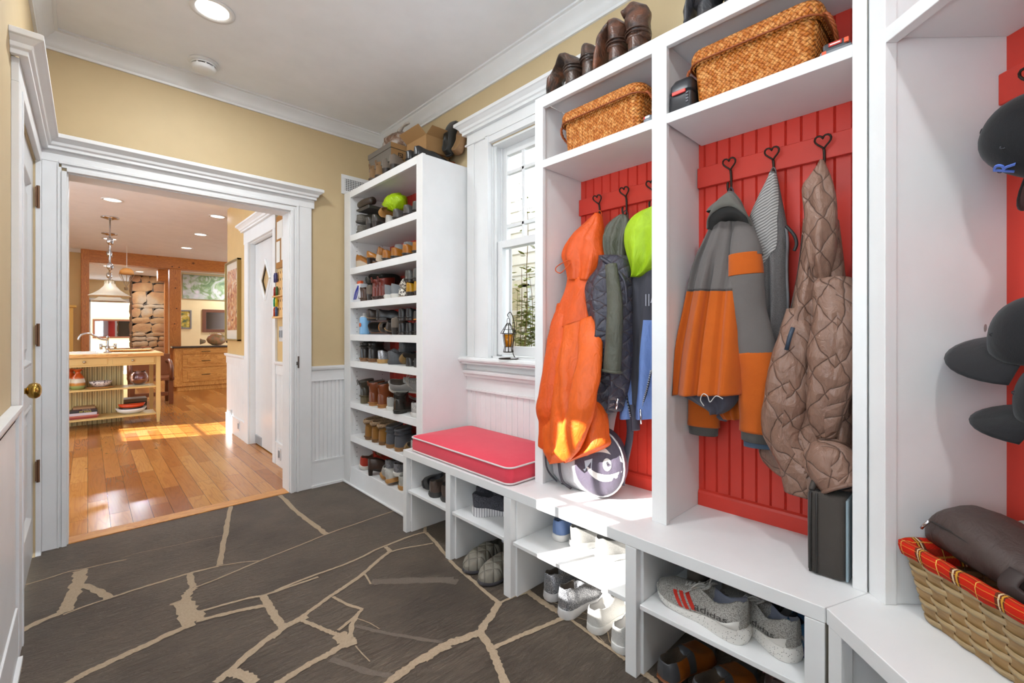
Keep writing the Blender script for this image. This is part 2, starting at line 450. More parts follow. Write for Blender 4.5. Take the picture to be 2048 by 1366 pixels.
def timber(c1='9a5522', c2='c9803a', ax=(2, 30, 30)):
    q = N('timber'); v = q.coord(scale=ax)
    n = q.noise(v, 1.1, 4, .55, 1.2).outputs[0]
    ring = q.math('FRACT', q.math('MULTIPLY', n, 11.0))
    col = q.mix(ring, c2, c1)
    k = q.n('ShaderNodeTexVoronoi', i_Vector=q.coord(), i_Scale=2.6).outputs[0]
    col = q.mix(q.ramp(k, [(.04, 'ffffff'), (.09, '000000')]), col, '4a220c')
    return q.fin(col, .4, q.bump(n, .15, .01))
MTIM_V = timber(ax=(22, 22, 1.6)); MTIM_H = timber(ax=(1.6, 22, 22)); MPINE = timber('b87432', 'dda055', (9, 9, 1.2)); MPINEH = timber('b87432', 'dda055', (1.2, 9, 9))
m = MB(); m.box(-.08, 1.06, YB + .002, YB + .11, 0, .004); struct('trim_1', m, MPINEH, bevel=.001)

# ------------------------------------------------------------------ walls
def wall_open(m, ax, c0, c1, u0, u1, z0, z1, holes):
    """solid wall between c0..c1 across, u0..u1 along, with rectangular holes (ua, ub, za, zb)"""
    us = sorted({u0, u1} | {h[0] for h in holes} | {h[1] for h in holes})
    for a, b in zip(us, us[1:]):
        zs = [(z0, z1)]
        for h in holes:
            if h[0] <= a + 1e-6 and h[1] >= b - 1e-6:
                zs2 = []
                for p, q2 in zs:
                    if h[2] > p: zs2.append((p, min(h[2], q2)))
                    if h[3] < q2: zs2.append((max(h[3], p), q2))
                zs = zs2
        for p, q2 in zs:
            if ax == 'x': m.box(c0, c1, a, b, p, q2)
            else: m.box(a, b, c0, c1, p, q2)
WIN = (1.30, 2.06, .995, 2.295)
m = MB(); wall_open(m, 'x', XW, XW + .15, -1.6, YB + .15, 0, ZC, [WIN]); struct('wall_right', m, MY)
m = MB(); wall_open(m, 'y', YB, YB + .15, -2.6, 1.935, 0, ZC, [(-.082, 1.052, 0, 2.02), (-1.9, -.55, .3, 2.4)])
struct('wall_back', m, MY)
WIN2 = (1.478, 1.86, 1.08, 1.885)
WIN2B = (1.405, 1.455, 1.69, 2.005)
m = MB(); wall_open(m, 'x', XL - .14, XL, -1.6, YB, 0, ZC, [(2.45, 3.345, 0, 2.035), WIN2, WIN2B, (-.25, 1.15, .66, 2.4)]); struct('wall_left', m, MY)
FILL_WIN3 = (.25, .95, .06, 2.4)
m = MB(); wall_open(m, 'y', -1.75, -1.6, XL - .14, XW + .15, 0, ZC, [FILL_WIN3]); struct('wall_rear', m, MY)
m = MB(); m.box(XL - .14, XW + .15, -1.75, YB + .15, ZC, ZC + .1); struct('ceiling', m, MCEIL)
# crown moulding all round
PROF = [(0, 0), (.012, 0), (.014, .012), (.024, .02), (.028, .03), (.05, .058), (.066, .068), (.07, .078), (.082, .082), (.082, .092), (0, .092)]
m = MB(); m.sweep(PROF, [(XL, -1.6, 2.658), (XL, YB, 2.658), (XW, YB, 2.658), (XW, -1.6, 2.658)], side=-1)
struct('trim_2', m, MW, auto=40)
CAP = [(0, 0), (.024, 0), (.024, .016), (.034, .022), (.038, .036), (.056, .052), (.064, .056), (.064, .074), (.058, .078), (0, .078)]
# kitchen doorway: header board, cap, casings, mouldings, jamb
m = MB()
m.box(XL + .018, 1.215, YB - .022, YB, 2.062, 2.125)
m.sweep(CAP, [(1.20, YB, 2.122), (1.20, YB - .022, 2.122), (XL + .02, YB - .022, 2.122), (XL + .02, 2.33, 2.122), (XL, 2.33, 2.122)], side=1)
m.box(XL, XL + .02, 2.34, YB - .02, 2.04, 2.125)
struct('trim_3', m, MW, bevel=.002)
m = MB()
m.box(1.104, 1.195, YB - .02, YB, 0, 2.062); m.box(XL + .02, -.114, YB - .02, YB, 0, 2.062)
for o, wd, d in ((0, .02, .024), (.02, .018, .016), (.038, .016, .026)):
    m.box(1.052 + o, 1.052 + o + wd, YB - d, YB, 0, 2.02 + o); m.box(-.082 - min(o + wd, .035), -.082 - min(o, .03), YB - d, YB, 0, 2.02 + o)
    m.box(-.082 - min(o, .03), 1.052 + o + wd, YB - d - .0005, YB, 2.02 + o, 2.02 + o + wd)
m.box(1.046, 1.0525, YB, YB + .15, 0, 2.02); m.box(-.0825, -.076, YB, YB + .15, 0, 2.02); m.box(-.082, 1.052, YB, YB + .15, 2.012, 2.0205)
m.box(1.052, 1.16, YB + .15, YB + .17, 0, 2.1)
struct('trim_4', m, MW, bevel=.0015)
# wainscot builders
def bead(m, u0, u1, z0, z1, M, step=.047, t=.012):
    """beadboard sheet in the u-z plane facing +n; M maps (u, n, z) to the room"""
    out = [(u0, 0)]; u = u0 + step
    pts = [(u0, t)]
    while u < u1 - .006:
        pts += [(u - .004, t), (u - .002, t - .004), (u, t - .0005), (u + .002, t - .004), (u + .004, t)]; u += step
    pts += [(u1, t), (u1, 0)]
    m.prism([(u0, 0)] + pts, z0, z1, 'z', M)
RAIL = [(0, 0), (.012, 0), (.012, .02), (.026, .03), (.03, .044), (.03, .056), (0, .056)]
MBACK = Matrix(((1, 0, 0, 0), (0, -1, 0, YB), (0, 0, 1, 0), (0, 0, 0, 1)))
MRIGHT = Matrix(((0, -1, 0, XW), (1, 0, 0, 0), (0, 0, 1, 0), (0, 0, 0, 1)))
m = MB(); bead(m, 1.195, 1.46, .19, .79, MBACK, .03, .008)
m.sweep(RAIL, [(1.46, YB, .842), (1.195, YB, .842)], side=1)
m.box(1.195, 1.46, YB - .014, YB, .785, .842); m.box(1.195, 1.46, YB - .018, YB, .786, .795)
m.box(1.195, 1.46, YB - .016, YB, 0, .19); m.box(1.195, 1.46, YB - .02, YB, .188, .198); m.box(1.195, 1.443, YB - .028, YB, 0, .016)
struct('trim_5', m, MW)
m = MB(); bead(m, 1.40, 2.29, .474, .79, MRIGHT, .047, .008)
m.box(XW - .014, XW, 1.40, 2.29, .79, .965); m.box(XW - .022, XW, 1.40, 2.29, .783, .797)
m.sweep([(0, 0), (.02, 0), (.024, .014), (.034, .022), (.036, .04), (0, .046)], [(XW - .014, 1.40, .872), (XW - .014, 2.30, .872)], side=1)
struct('trim_6', m, MW, bevel=.001)
m = MB(); m.sweep(RAIL, [(XL, 2.33, .842), (XL, -1.5, .842)], side=1); m.box(XL, XL + .012, -1.5, 2.33, .19, .85)
m.box(XL, XL + .018, -1.5, 2.33, 0, .19); m.box(XL, XL + .03, 2.1, 2.33, 0, .016)
m.box(XL, XL + .02, 2.34, 2.428, 0, 2.04); m.box(XL, XL + .024, 2.428, 2.45, 0, 2.04); m.box(XL, XL + .02, 3.345, YB - .02, 0, 2.04)
struct('trim_7', m, MW, bevel=.0015)

# ------------------------------------------------------------------ window on the right wall
def empty_struct(name, loc=(0, 0, 0)):
    o = bpy.data.objects.new(name, None); COL.objects.link(o); o.location = loc; o['_o'] = tuple(loc); o['kind'] = 'structure'; o.empty_display_size = .1; return o
ya, yb_, za, zb_ = WIN
wn = empty_struct('window_1', (XW, (ya + yb_) / 2, za))
m = MB()
m.box(XW - .02, XW, 2.078, 2.20, za, 2.36); m.box(XW - .026, XW, 2.20, 2.268, za, 2.36); m.box(XW - .02, XW, 2.268, 2.275, za, 2.36)
m.box(XW - .026, XW, 1.40, 2.078, 2.30, 2.345); m.box(XW - .032, XW, yb_ - .004, 2.085, za, 2.345)
m.box(XW - .022, XW, 1.20, 2.275, 2.345, 2.412); m.box(XW - .032, XW, 1.2, 2.285, 2.338, 2.35)
m.sweep(CAP, [(XW - .02, 1.20, 2.408), (XW - .02, 2.275, 2.408), (XW, 2.275, 2.408)], side=1)
m.build('casing', MW, wn, bevel=.0015)
m = MB(); m.sweep([(0, 0), (.07, 0), (.082, .006), (.086, .016), (.082, .026), (.07, .032), (-.1, .032), (-.1, 0)], [(XW, 1.4, .966), (XW, 2.33, .966)], side=1)
m.box(XW - .06, XW, 1.4, 2.31, .954, .966)
m.build('sill', MW, wn)
m = MB(); x0, x1 = XW, XW + .15
m.box(x0, x1, yb_ - .012, yb_, za, zb_); m.box(x0, x1, ya, ya + .012, za, zb_); m.box(x0, x1, ya, yb_, zb_ - .012, zb_); m.box(x0, x1 + .03, ya, yb_, za - .001, za + .012)
m.box(x0 + .012, x0 + .024, yb_ - .024, yb_ - .012, za, zb_); m.box(x0 + .066, x0 + .074, yb_ - .024, yb_ - .012, za, zb_)
m.build('jamb', MW, wn, bevel=.001)
y0, y1 = ya + .014, yb_ - .014
def sash(x, zl, zh, st, tr, br, lites):
    m = MB(); d = .034
    m.box(x, x + d, y1 - st, y1, zl, zh); m.box(x, x + d, y0, y0 + st, zl, zh)
    m.box(x, x + d, y0 + st, y1 - st, zh - tr, zh); m.box(x, x + d, y0 + st, y1 - st, zl, zl + br)
    for a, b, c, e in lites: m.box(x + .004, x + d - .004, a, b, c, e)
    o = m.build('sash', MW, wn, bevel=.003)
    g = MB(); g.box(x + .016, x + .02, y0 + st - .002, y1 - st + .002, zl + br - .002, zh - tr + .002); g.build('pane', MGLASS, o)
MGLASS = glassy('ffffff', 0, 1.02)
ms = .022
sash(XW + .075, 1.665, zb_ - .012, .042, .05, .03, [(y1 - .042 - .125 - ms, y1 - .042 - .125, 1.69, 2.24), (y0 + .042 + .125, y0 + .042 + .125 + ms, 1.69, 2.24), (y0 + .04, y1 - .04, 2.116, 2.116 + ms), (y0 + .04, y1 - .04, 1.79, 1.79 + ms)])
sash(XW + .03, za + .02, 1.705, .05, .045, .055, [])
m = MB(); m.box(XW + .085, XW + .09, y1 - .075, y1 - .05, za + .075, 1.66); m.build('storm_frame', MW, wn)
# ------------------------------------------------------------------ unseen windows that let the daylight in, several added for fill (left wall, rear wall, kitchen)
def light_window(name, ax, c0, c1, u0, u1, z0, z1, vs, hs, t=.022):
    o = empty_struct(name, ((c0 + c1) / 2, (u0 + u1) / 2, z0) if ax == 'x' else ((u0 + u1) / 2, (c0 + c1) / 2, z0))
    m = MB(); cm = (c0 + c1) / 2
    def bx(a, b, p, q2, d=.02):
        if ax == 'x': m.box(cm - d, cm + d, a, b, p, q2)
        else: m.box(a, b, cm - d, cm + d, p, q2)
    bx(u0, u0 + .01, z0, z1); bx(u1 - .01, u1, z0, z1); bx(u0, u1, z0, z0 + .01); bx(u0, u1, z1 - .01, z1)
    for v in vs: bx(v - t / 2, v + t / 2, z0, z1, .012)
    for h in hs: bx(u0, u1, h - t / 2, h + t / 2, .012)
    m.build('sash', MW, o)
light_window('window_2', 'x', XL - .14, XL, *WIN2, [1.73], [1.525], .022)
light_window('fill_window_10', 'x', XL - .14, XL, -.25, 1.15, .66, 2.4, [.45], [1.5], .03)  # unseen window added as fill light for the lockers
m = MB(); m.box(-5, XL - .15, -2, 1.36, 2.45, 2.55); m.box(-5, XL - .15, 1.36, 1.38, 0, 2.55); struct('sun_blocker', m, MW)  # roof and side wall added out of view to keep sun off that window
light_window('fill_window_3', 'y', -1.75, -1.6, *FILL_WIN3, [.6], [1.1])  # rear opening added out of view to let in fill light

# ------------------------------------------------------------------ left door
d1 = empty_struct('door_1', (XL, 3.34, 0))
X = XL - .008
m = MB(); y0, y1 = 2.454, 3.342
st, zs = .105, [(.02, .22), (.80, .99), (1.90, 2.03)]
m.box(X - .035, X, y0, y0 + st, .02, 2.03); m.box(X - .035, X, y1 - st, y1, .02, 2.03)
for a, b in zs: m.box(X - .035, X, y0 + st, y1 - st, a, b)
for a, b in ((.22, .80), (.99, 1.90)):
    m.box(X - .03, X - .018, y0 + st, y1 - st, a, b)
    q0, q1 = y0 + st, y1 - st
    m.grid([[(X - .002, q0 + .002, a + .002), (X - .002, q1 - .002, a + .002), (X - .002, q1 - .002, b - .002), (X - .002, q0 + .002, b - .002)],
            [(X + .003, q0 + .014, a + .014), (X + .003, q1 - .014, a + .014), (X + .003, q1 - .014, b - .014), (X + .003, q0 + .014, b - .014)],
            [(X - .016, q0 + .03, a + .03), (X - .016, q1 - .03, a + .03), (X - .016, q1 - .03, b - .03), (X - .016, q0 + .03, b - .03)],
            [(X - .016, q0 + .06, a + .06), (X - .016, q1 - .06, a + .06), (X - .016, q1 - .06, b - .06), (X - .016, q0 + .06, b - .06)],
            [(X - .007, q0 + .085, a + .085), (X - .007, q1 - .085, a + .085), (X - .007, q1 - .085, b - .085), (X - .007, q0 + .085, b - .085)]], cu=True, capb=True)
m.build('door_leaf', paint('dcdcdc', .3), d1, bevel=.002)
MHINGE = plain('7a5a44', .4, .6)
for z in (.39, 1.09, 1.80):
    m = MB(); m.box(XL, XL + .006, 3.335, 3.362, z, z + .1); m.tube([(XL + .01, 3.346, z - .008), (XL + .01, 3.346, z + .108)], .007, 8)
    for k in (.02, .06): m.box(XL + .005, XL + .008, 3.35, 3.36, z + k, z + k + .02)
    h = m.build('hinge', MHINGE, d1); h['label'] = 'worn bronze butt hinge'
m = MB(); c = Vector((X, 2.52, .93))
R = Matrix.Translation(c) @ Matrix.Rotation(PI / 2, 4, 'Y')
m.lathe([(0, 0), (.03, 0), (.031, .004), (.026, .007), (.013, .01), (.011, .03), (.014, .033), (.026, .04), (.031, .05), (.031, .058), (.025, .068), (.012, .073), (0, .074)], n=24, M=R)
h = m.build('door_knob', MBRASS, d1, smooth=True); h['label'] = 'round brass knob'

# ------------------------------------------------------------------ ceiling fittings
def can(name, x, y, z, r, label, parent=None):
    t = thing(name, label, 'ceiling light', (x, y, z))
    m = MB(); m.lathe([(r * 1.28, 0), (r * 1.27, -.006), (r, -.005), (r * .92, .02), (r * .86, .02), (r * .9, -.0)], (x, y, z), 32); m.build('trim_ring', paint('ececec', .35), t, smooth=True)
    m = MB(); m.lathe([(0, -.0012), (r * .95, -.0012), (r * .95, -.0002), (0, -.0002)], (x, y, z), 24); m.build('diffuser', emis('fff6ea', 5), t)
    return t
can('recessed_light', CANS_AND_FILL[0][0], CANS_AND_FILL[0][1], ZC, .075, 'round recessed ceiling light glowing above the slate floor')
t = thing('smoke_detector', 'round white smoke detector on the ceiling near the yellow back wall', 'smoke detector', (.499, 3.172, ZC))
m = MB(); m.lathe([(.076, 0), (.078, -.008), (.07, -.012)], (.499, 3.172, ZC), 32); m.build('base', MW, t, smooth=True)
m = MB(); m.lathe([(.06, -.01), (.064, -.018), (.062, -.022)], (.499, 3.172, ZC), 32)
m.lathe([(.062, -.03), (.058, -.044), (.048, -.05), (0, -.05)], (.499, 3.172, ZC), 32)
for k in range(8):
    a = k * PI / 4; m.box(.499 + .056 * math.cos(a) - .004, .499 + .056 * math.cos(a) + .004, 3.172 + .056 * math.sin(a) - .004, 3.172 + .056 * math.sin(a) + .004, ZC - .032, ZC - .02)
m.build('cover', MW, t, auto=50)
m = MB(); m.lathe([(.054, -.018), (.054, -.036)], (.499, 3.172, ZC), 24); m.build('grille', MBLACK, t)
t = thing('air_vent', 'white slotted wall vent half hidden behind the tall shoe cabinet', 'vent', (1.52, YB, 2.226))
m = MB(); x0, x1, z0, z1 = 1.423, 1.72, 2.226, 2.377
m.box(x0, x1, YB - .008, YB, z0, z0 + .03); m.box(x0, x1, YB - .008, YB, z1 - .03, z1); m.box(x0, x0 + .03, YB - .008, YB, z0 + .03, z1 - .03); m.box(x1 - .03, x1, YB - .008, YB, z0 + .03, z1 - .03)
m.build('frame', MW, t, bevel=.002)
m = MB()
for k in range(17):
    x = x0 + .034 + k * .0138; m.box(x, x + .005, YB - .005, YB - .001, z0 + .028, z1 - .028)
for k in range(6): z = z0 + .04 + k * .014; m.box(x0 + .028, x1 - .028, YB - .004, YB - .002, z, z + .003)
m.build('louvre', MW, t)
m = MB(); m.box(x0 + .02, x1 - .02, YB - .002, YB - .0005, z0 + .02, z1 - .02); m.build('duct', MBLACK, t)

# ------------------------------------------------------------------ outside the window
def siding():
    q = N('siding'); return q.fin('e9edf2', .6)
m = MB()
for k in range(34):
    z = -.2 + k * .115; m.prism([(3.35, z), (3.335, z), (3.352, z + .12), (3.36, z + .12)], -1, 9, 'y')
struct('wall_neighbour_wing', m, siding())
m = MB(); m.box(3.31, 3.34, 3.25, 3.36, .6, 1.65); m.box(3.31, 3.34, 4.3, 4.4, .6, 1.65); m.box(3.31, 3.34, 3.25, 4.4, 1.62, 1.7); m.box(3.31, 3.34, 3.25, 4.4, .55, .65); m.box(3.31, 3.33, 3.36, 4.3, 1.32, 1.38)
struct('window_4', m, MW)
m = MB(); m.box(3.318, 3.332, 3.36, 4.3, .65, 1.62); struct('window_4_glass', m, plain('cfcab6', .15))
m = MB(); m.box(2.5, 4.2, -2, 9, 3.3, 3.42); m.box(1.95, 2.25, -2, 9, 3.0, 3.1); struct('sky_blocker', m, MW)  # slabs added out of view to block sky and darken the siding
m = MB(); m.box(1.95, 9, -3, 12, -.5, -.4); struct('ground', m, plain('8a8f70', .9))
# ------------------------------------------------------------------ tall open shoe cabinet
XS = 1.44
SH = [1.883, 1.633, 1.377, 1.135, .937, .628, .376, .138]      # top faces of the shelves
cab = thing('shoe_cabinet', 'tall white open cabinet of shoe shelves in the corner beside the window', 'shoe cabinet', (1.61, 2.84, 0))
def part(name, mat, par, boxes, bevel=.0018):
    m = MB()
    for b in boxes: m.box(*b)
    return m.build(name, mat, par, bevel=bevel)
part('side_panel', MW, cab, [(XS, XW - .001, 2.285, 2.345, 0, 2.215)])
part('side_panel', MW, cab, [(XS + .02, XW - .001, 3.287, 3.395, 0, 2.215)])
part('face_frame', MW, cab, [(XS - .002, XS + .02, 3.287, 3.397, 0, 2.218), (XS - .002, XS + .02, 2.283, 2.352, 0, 2.218), (XS - .002, XS + .02, 2.352, 3.287, 2.168, 2.218)])
part('top_board', MW, cab, [(XS + .018, XW - .001, 2.345, 3.287, 2.185, 2.217)])
m = MB(); MRB = Matrix(((0, -1, 0, XW - .004), (1, 0, 0, 0), (0, 0, 1, 0), (0, 0, 0, 1)))
bead(m, 2.345, 3.287, .1, 2.19, MRB, .047, .014); o = m.build('back_panel', MRED, cab); o['label'] = 'red beadboard back'
for i, z in enumerate(SH):
    if i < 7: part('shelf', MW, cab, [(XS - .001, XW - .016, 2.346, 3.286, z - .047, z)])
part('plinth', MW, cab, [(XS - .001, XW - .016, 2.346, 3.286, 0, .138)])
part('shoe_moulding', MW, cab, [(XS - .016, XS - .001, 2.285, 3.39, 0, .016)], .006)
m = MB()
for y in (3.2865,):
    for x in (XS + .05, XS + .26):
        for k in range(56): z = .2 + k * .034; m.box(x - .0025, x + .0025, y - .0004, y + .002, z, z + .005)
m.build('peg_holes', MBLACK, cab)['kind'] = 'stuff'

# ------------------------------------------------------------------ bench with cubbies
ZB, TB = .473, .04
bench = thing('bench', 'long white built-in bench with open shoe cubbies along the window wall', 'bench', (1.55, 1.3, 0))
m = MB(); m.prism([(XB, 2.313), (XB, .268), (1.485, .205), (XW - .001, .09), (XW - .001, 2.281), (1.436, 2.281), (1.436, 2.313)], ZB - TB, ZB)
m.build('bench_top', MW, bench, bevel=.002)
LEGS = [(2.276, 2.313), (1.849, 1.889), (1.404, 1.449), (.794, .836), (.268, .312)]
for i, (a, b) in enumerate(LEGS):
    c = .012 if i < 4 else 0
    part('divider', MW, bench, [(XB, XB + .03, a, b, 0, ZB - TB - .0005), (XB + .03, XW - .014, a - c + .002, (b if i else 2.281) - .004, 0, ZB - TB - .0005)])
for (a, _), (_, b) in zip(LEGS, LEGS[1:]):
    part('cubby_shelf', MW, bench, [(XB + .004, XW - .014, b + .001, a - .011, .234, .250)])

# ------------------------------------------------------------------ coat lockers above the bench
XF = 1.48
loc = thing('coat_locker', 'white double coat locker with red beadboard backs standing on the bench', 'coat locker', (1.63, .8, ZB))
part('side_panel', MW, loc, [(XF + .02, XW - .001, 1.362, 1.403, ZB, 2.19)])
part('divider', MW, loc, [(XF + .02, XW - .001, .776, .816, ZB, 2.19)])
part('side_panel', MW, loc, [(XF + .02, XW - .001, .205, .236, ZB, 2.19)])
part('face_frame', MW, loc, [(XF, XF + .021, 1.357, 1.405, ZB, 2.215), (XF, XF + .021, .766, .823, ZB, 2.166), (XF, XF + .021, .207, .238, ZB, 2.166), (XF, XF + .021, .207, 1.357, 2.165, 2.215)])
part('top_board', MW, loc, [(XF + .021, XW - .001, .207, 1.362, 2.19, 2.213)])
part('shelf', MW, loc, [(XF + .001, XW - .02, .823, 1.357, 1.893, 1.927)])
part('shelf', MW, loc, [(XF + .001, XW - .02, .238, .766, 1.893, 1.927)])
for a, b in ((.816, 1.362), (.236, .776)):
    m = MB(); bead(m, a, b, ZB, 2.19, MRB, .047, .016); o = m.build('back_panel', MRED, loc); o['label'] = 'red beadboard back'
    o = part('peg_rail', MRED, loc, [(1.742, 1.766, a + .003, b - .003, 1.722, 1.80)], .003); o['label'] = 'red rail that carries the coat hooks'
    m = MB(); m.prism([(1.752, ZB), (1.752, .522), (1.756, .53), (1.764, .536), (1.77, .536), (1.77, ZB)], a + .002, b - .002, 'y', Matrix(((1, 0, 0, 0), (0, 1, 0, 0), (0, 0, 1, 0), (0, 0, 0, 1))))
    m.build('baseboard', MRED, loc)
MIRON = plain('33271f', .5, .5)
def coat_hook(par, y, z, M=None, side=1):
    """wrought heart on a stem that ends in a hook; local x = out of the wall (negative), y along, z up"""
    hp = []
    for k in range(25):
        t = 2 * PI * k / 24
        hx = 16 * math.sin(t) ** 3; hz = 13 * math.cos(t) - 5 * math.cos(2 * t) - 2 * math.cos(3 * t) - math.cos(4 * t)
        hp.append((-.012 - (hz + 17) * .0007, hx * .0014, hz * .00135))
    m = MB(); m.tube(hp[:-1], .0032, 6, closed=True)
    st = [(-.012, 0, -.022), (-.008, 0, -.035), (-.006, 0, -.06), (-.006, 0, -.085), (-.01, 0, -.1), (-.026, 0, -.106), (-.038, 0, -.096), (-.04, 0, -.08), (-.036, 0, -.074)]
    m.tube(cr(st, 4), .0042, 6)
    if M is None: M = Matrix.Translation((1.742, y, z))
    m.v = [tuple(M @ Vector(v)) for v in m.v]
    o = m.build('coat_hook', MIRON, par, smooth=True); o['label'] = 'black wrought iron heart hook'; return o
HOOKS = [(1.231, 1.773), (1.087, 1.777), (.957, 1.775), (.642, 1.779), (.500, 1.777), (.352, 1.772)]
for y, z in HOOKS: coat_hook(loc, y, z)

# ------------------------------------------------------------------ angled corner locker (45 degrees)
s2 = math.sqrt(.5); A0 = Vector((1.487, .205, 0))
MA = Matrix(((-s2, s2, 0, A0.x), (-s2, -s2, 0, A0.y), (0, 0, 1, 0), (0, 0, 0, 1)))        # (along, into, up) -> room
al = thing('corner_locker', 'white corner coat locker set at an angle at the right edge', 'coat locker', tuple(MA @ Vector((.5, .15, 0))))
def apart(name, mat, boxes, bevel=.0018):
    m = MB()
    for b in boxes: m.box(*b, M=MA)
    return m.build(name, mat, al, bevel=bevel)
m = MB(); m.prism([(.0698, -.155), (1.2, -.155), (1.2, .33), (-.12, .33), (.0005, .003)], ZB - TB, ZB, 'z', MA); m.build('bench_top', MW, al, bevel=.002)
apart('divider', MW, [(.073, .118, -.153, -.125, 0, ZB - TB), (.085, .11, -.125, .2, 0, ZB - TB)])
apart('divider', MW, [(1.16, 1.2, -.153, .2, 0, ZB - TB)])
apart('face_frame', MW, [(.001, .054, 0, .03, ZB, 2.215), (.054, 1.2, 0, .03, 2.165, 2.215)])
apart('side_panel', MW, [(.03, .05, .031, .33, ZB, 2.2)])
apart('side_panel', MW, [(1.16, 1.2, 0, .33, ZB, 2.2)])
apart('shelf', MW, [(.054, 1.16, .001, .03, 1.882, 1.919), (.051, 1.16, .03, .32, 1.895, 1.915)])
apart('top_board', MW, [(.03, 1.2, .03, .33, 2.19, 2.213)])
MAB = MA @ Matrix(((1, 0, 0, 0), (0, -1, 0, .315), (0, 0, 1, 0), (0, 0, 0, 1)))
m = MB(); bead(m, .05, 1.16, ZB, 2.19, MAB, .047, .014); o = m.build('back_panel', MRED, al); o['label'] = 'red beadboard back'
apart('peg_rail', MRED, [(.0505, 1.16, .279, .301, 1.722, 1.80)], .003)
apart('cubby_back', MW, [(.1, 1.16, .2, .215, 0, ZB - TB)])
for u in (.145, .42, .7, .95):
    Mh = MA @ Matrix.Translation((u, .281, 1.75)) @ Matrix.Rotation(-PI / 2, 4, 'Z')
    coat_hook(al, 0, 0, Mh @ Matrix.Rotation(PI, 4, 'Z'))

sk = ony(597, 725, YB - .028)
t = thing('latch_strike', 'small dark metal latch strike on the right side of the kitchen doorway', 'latch', tuple(sk))
part('strike_plate', plain('6a6058', .4, .7), t, [(sk.x - .005, sk.x + .005, YB - .0305, YB - .0265, sk.z - .04, sk.z + .045)], .001)
m = MB(); m.tube([(sk.x - .004, YB - .032, sk.z - .012), (sk.x - .014, YB - .04, sk.z - .016), (sk.x - .012, YB - .034, sk.z + .006)], .004, 6); m.build('lever', plain('5a524c', .4, .7), t, smooth=True)
# ------------------------------------------------------------------ cushion on the bench
cu = thing('seat_cushion', 'red box cushion with white piping on the bench under the window', 'cushion', (1.55, 1.86, ZB))
def rrect(x0, x1, y0, y1, r, n=7):
    P = []
    for cx, cy, a in ((x1 - r, y1 - r, 0), (x0 + r, y1 - r, 90), (x0 + r, y0 + r, 180), (x1 - r, y0 + r, 270)):
        for k in range(n): t = math.radians(a + 90 * k / (n - 1)); P.append((cx + r * math.cos(t), cy + r * math.sin(t)))
    return P
cx0, cx1, cy0, cy1, ch = 1.345, 1.765, 1.432, 2.262, .082
def cushion():
    def wob(p, s):  # slight bow of the long sides
        y = (p[1] - cy0) / (cy1 - cy0); return (p[0] + s * .012 * math.sin(PI * y), p[1])
    rim = [wob(p, -1 if p[0] < 1.5 else 0) for p in rrect(cx0, cx1, cy0, cy1, .035)]
    c = Vector((sum(p[0] for p in rim) / len(rim), sum(p[1] for p in rim) / len(rim)))
    def ring(s, z, dz=0):
        return [(c.x + (p[0] - c.x) * s, c.y + (p[1] - c.y) * s, z) for p in rim]
    zt = ZB + ch
    rows = [ring(.0, ZB + .001), ring(.9, ZB + .001), ring(.985, ZB + .004), ring(1.0, ZB + .01), ring(1.006, ZB + ch * .4), ring(1.0, zt - .008), ring(.992, zt)]
    m = MB(); m.grid(rows + [ring(s, zt + h) for s, h in ((.96, .005), (.88, .013), (.75, .02), (.55, .025), (.3, .028), (.0, .029))], cu=True)
    m.build('cover', cloth('e4485a', .9, .06, 900), cu, smooth=True)
    for z, s in ((zt - .003, 1.004), (ZB + .008, 1.004)):
        m = MB(); m.tube(ring(s, z), .0045, 6, closed=True); o = m.build('piping', cloth('e8dcdc'), cu, smooth=True); o['label'] = 'white piping'
cushion()
# ------------------------------------------------------------------ lantern on the sill
def lantern():
    c = onz(1026, 719, .998 + .002); c = Vector((1.735, 1.862, .999))
    t = thing('candle_lantern', 'small black wire lantern with amber glass hanging from a stand on the sill', 'lantern', tuple(c))
    m = MB(); m.tube([(c.x + .036 * math.cos(a * PI / 12), c.y + .036 * math.sin(a * PI / 12), c.z + .002) for a in range(24)], .0022, 6, closed=True)
    h = .155
    m.tube(cr([(c.x + .036, c.y, c.z + .002), (c.x + .022, c.y, c.z + .03), (c.x + .03, c.y, c.z + .09), (c.x + .03, c.y, c.z + .14), (c.x + .012, c.y, c.z + .178), (c.x - .004, c.y, c.z + .17), (c.x, c.y, c.z + .16)], 5), .0018, 6)
    m.build('stand', MIRON, t, smooth=True)
    m = MB(); b = c.z + .045
    for k in range(8):
        a = k * PI / 4; ca, sa = math.cos(a), math.sin(a)
        m.tube([(c.x + .019 * ca, c.y + .019 * sa, b - .018), (c.x + .015 * ca, c.y + .015 * sa, b + .002), (c.x + .021 * ca, c.y + .021 * sa, b + .052), (c.x + .03 * ca, c.y + .03 * sa, b + .053), (c.x + .01 * ca, c.y + .01 * sa, b + .085), (c.x + .005 * ca, c.y + .005 * sa, b + .093)], .0013, 5)
    for r, z in ((.015, b + .002), (.021, b + .052), (.03, b + .053), (.021, b + .068), (.01, b + .085), (.019, b - .018)):
        m.tube([(c.x + r * math.cos(a * PI / 8), c.y + r * math.sin(a * PI / 8), z) for a in range(16)], .0012, 5, closed=True)
    m.tube([(c.x, c.y + .008 * math.cos(a * PI / 8), b + .1 + .012 * math.sin(a * PI / 8)) for a in range(16)], .0012, 5, closed=True)
    m.build('cage', MIRON, t, smooth=True)
    m = MB(); m.lathe([(.0, b + .003 - c.z), (.013, b + .003 - c.z), (.019, b + .05 - c.z), (.018, b + .05 - c.z), (.012, b + .006 - c.z), (0, b + .006 - c.z)], tuple(c), 20)
    q = N('amber_glass'); o = m.build('candle_cup', q.fin('d98a10', .15, Transmission_Weight=.35), t, smooth=True); o['label'] = 'amber glass cup'
lantern()
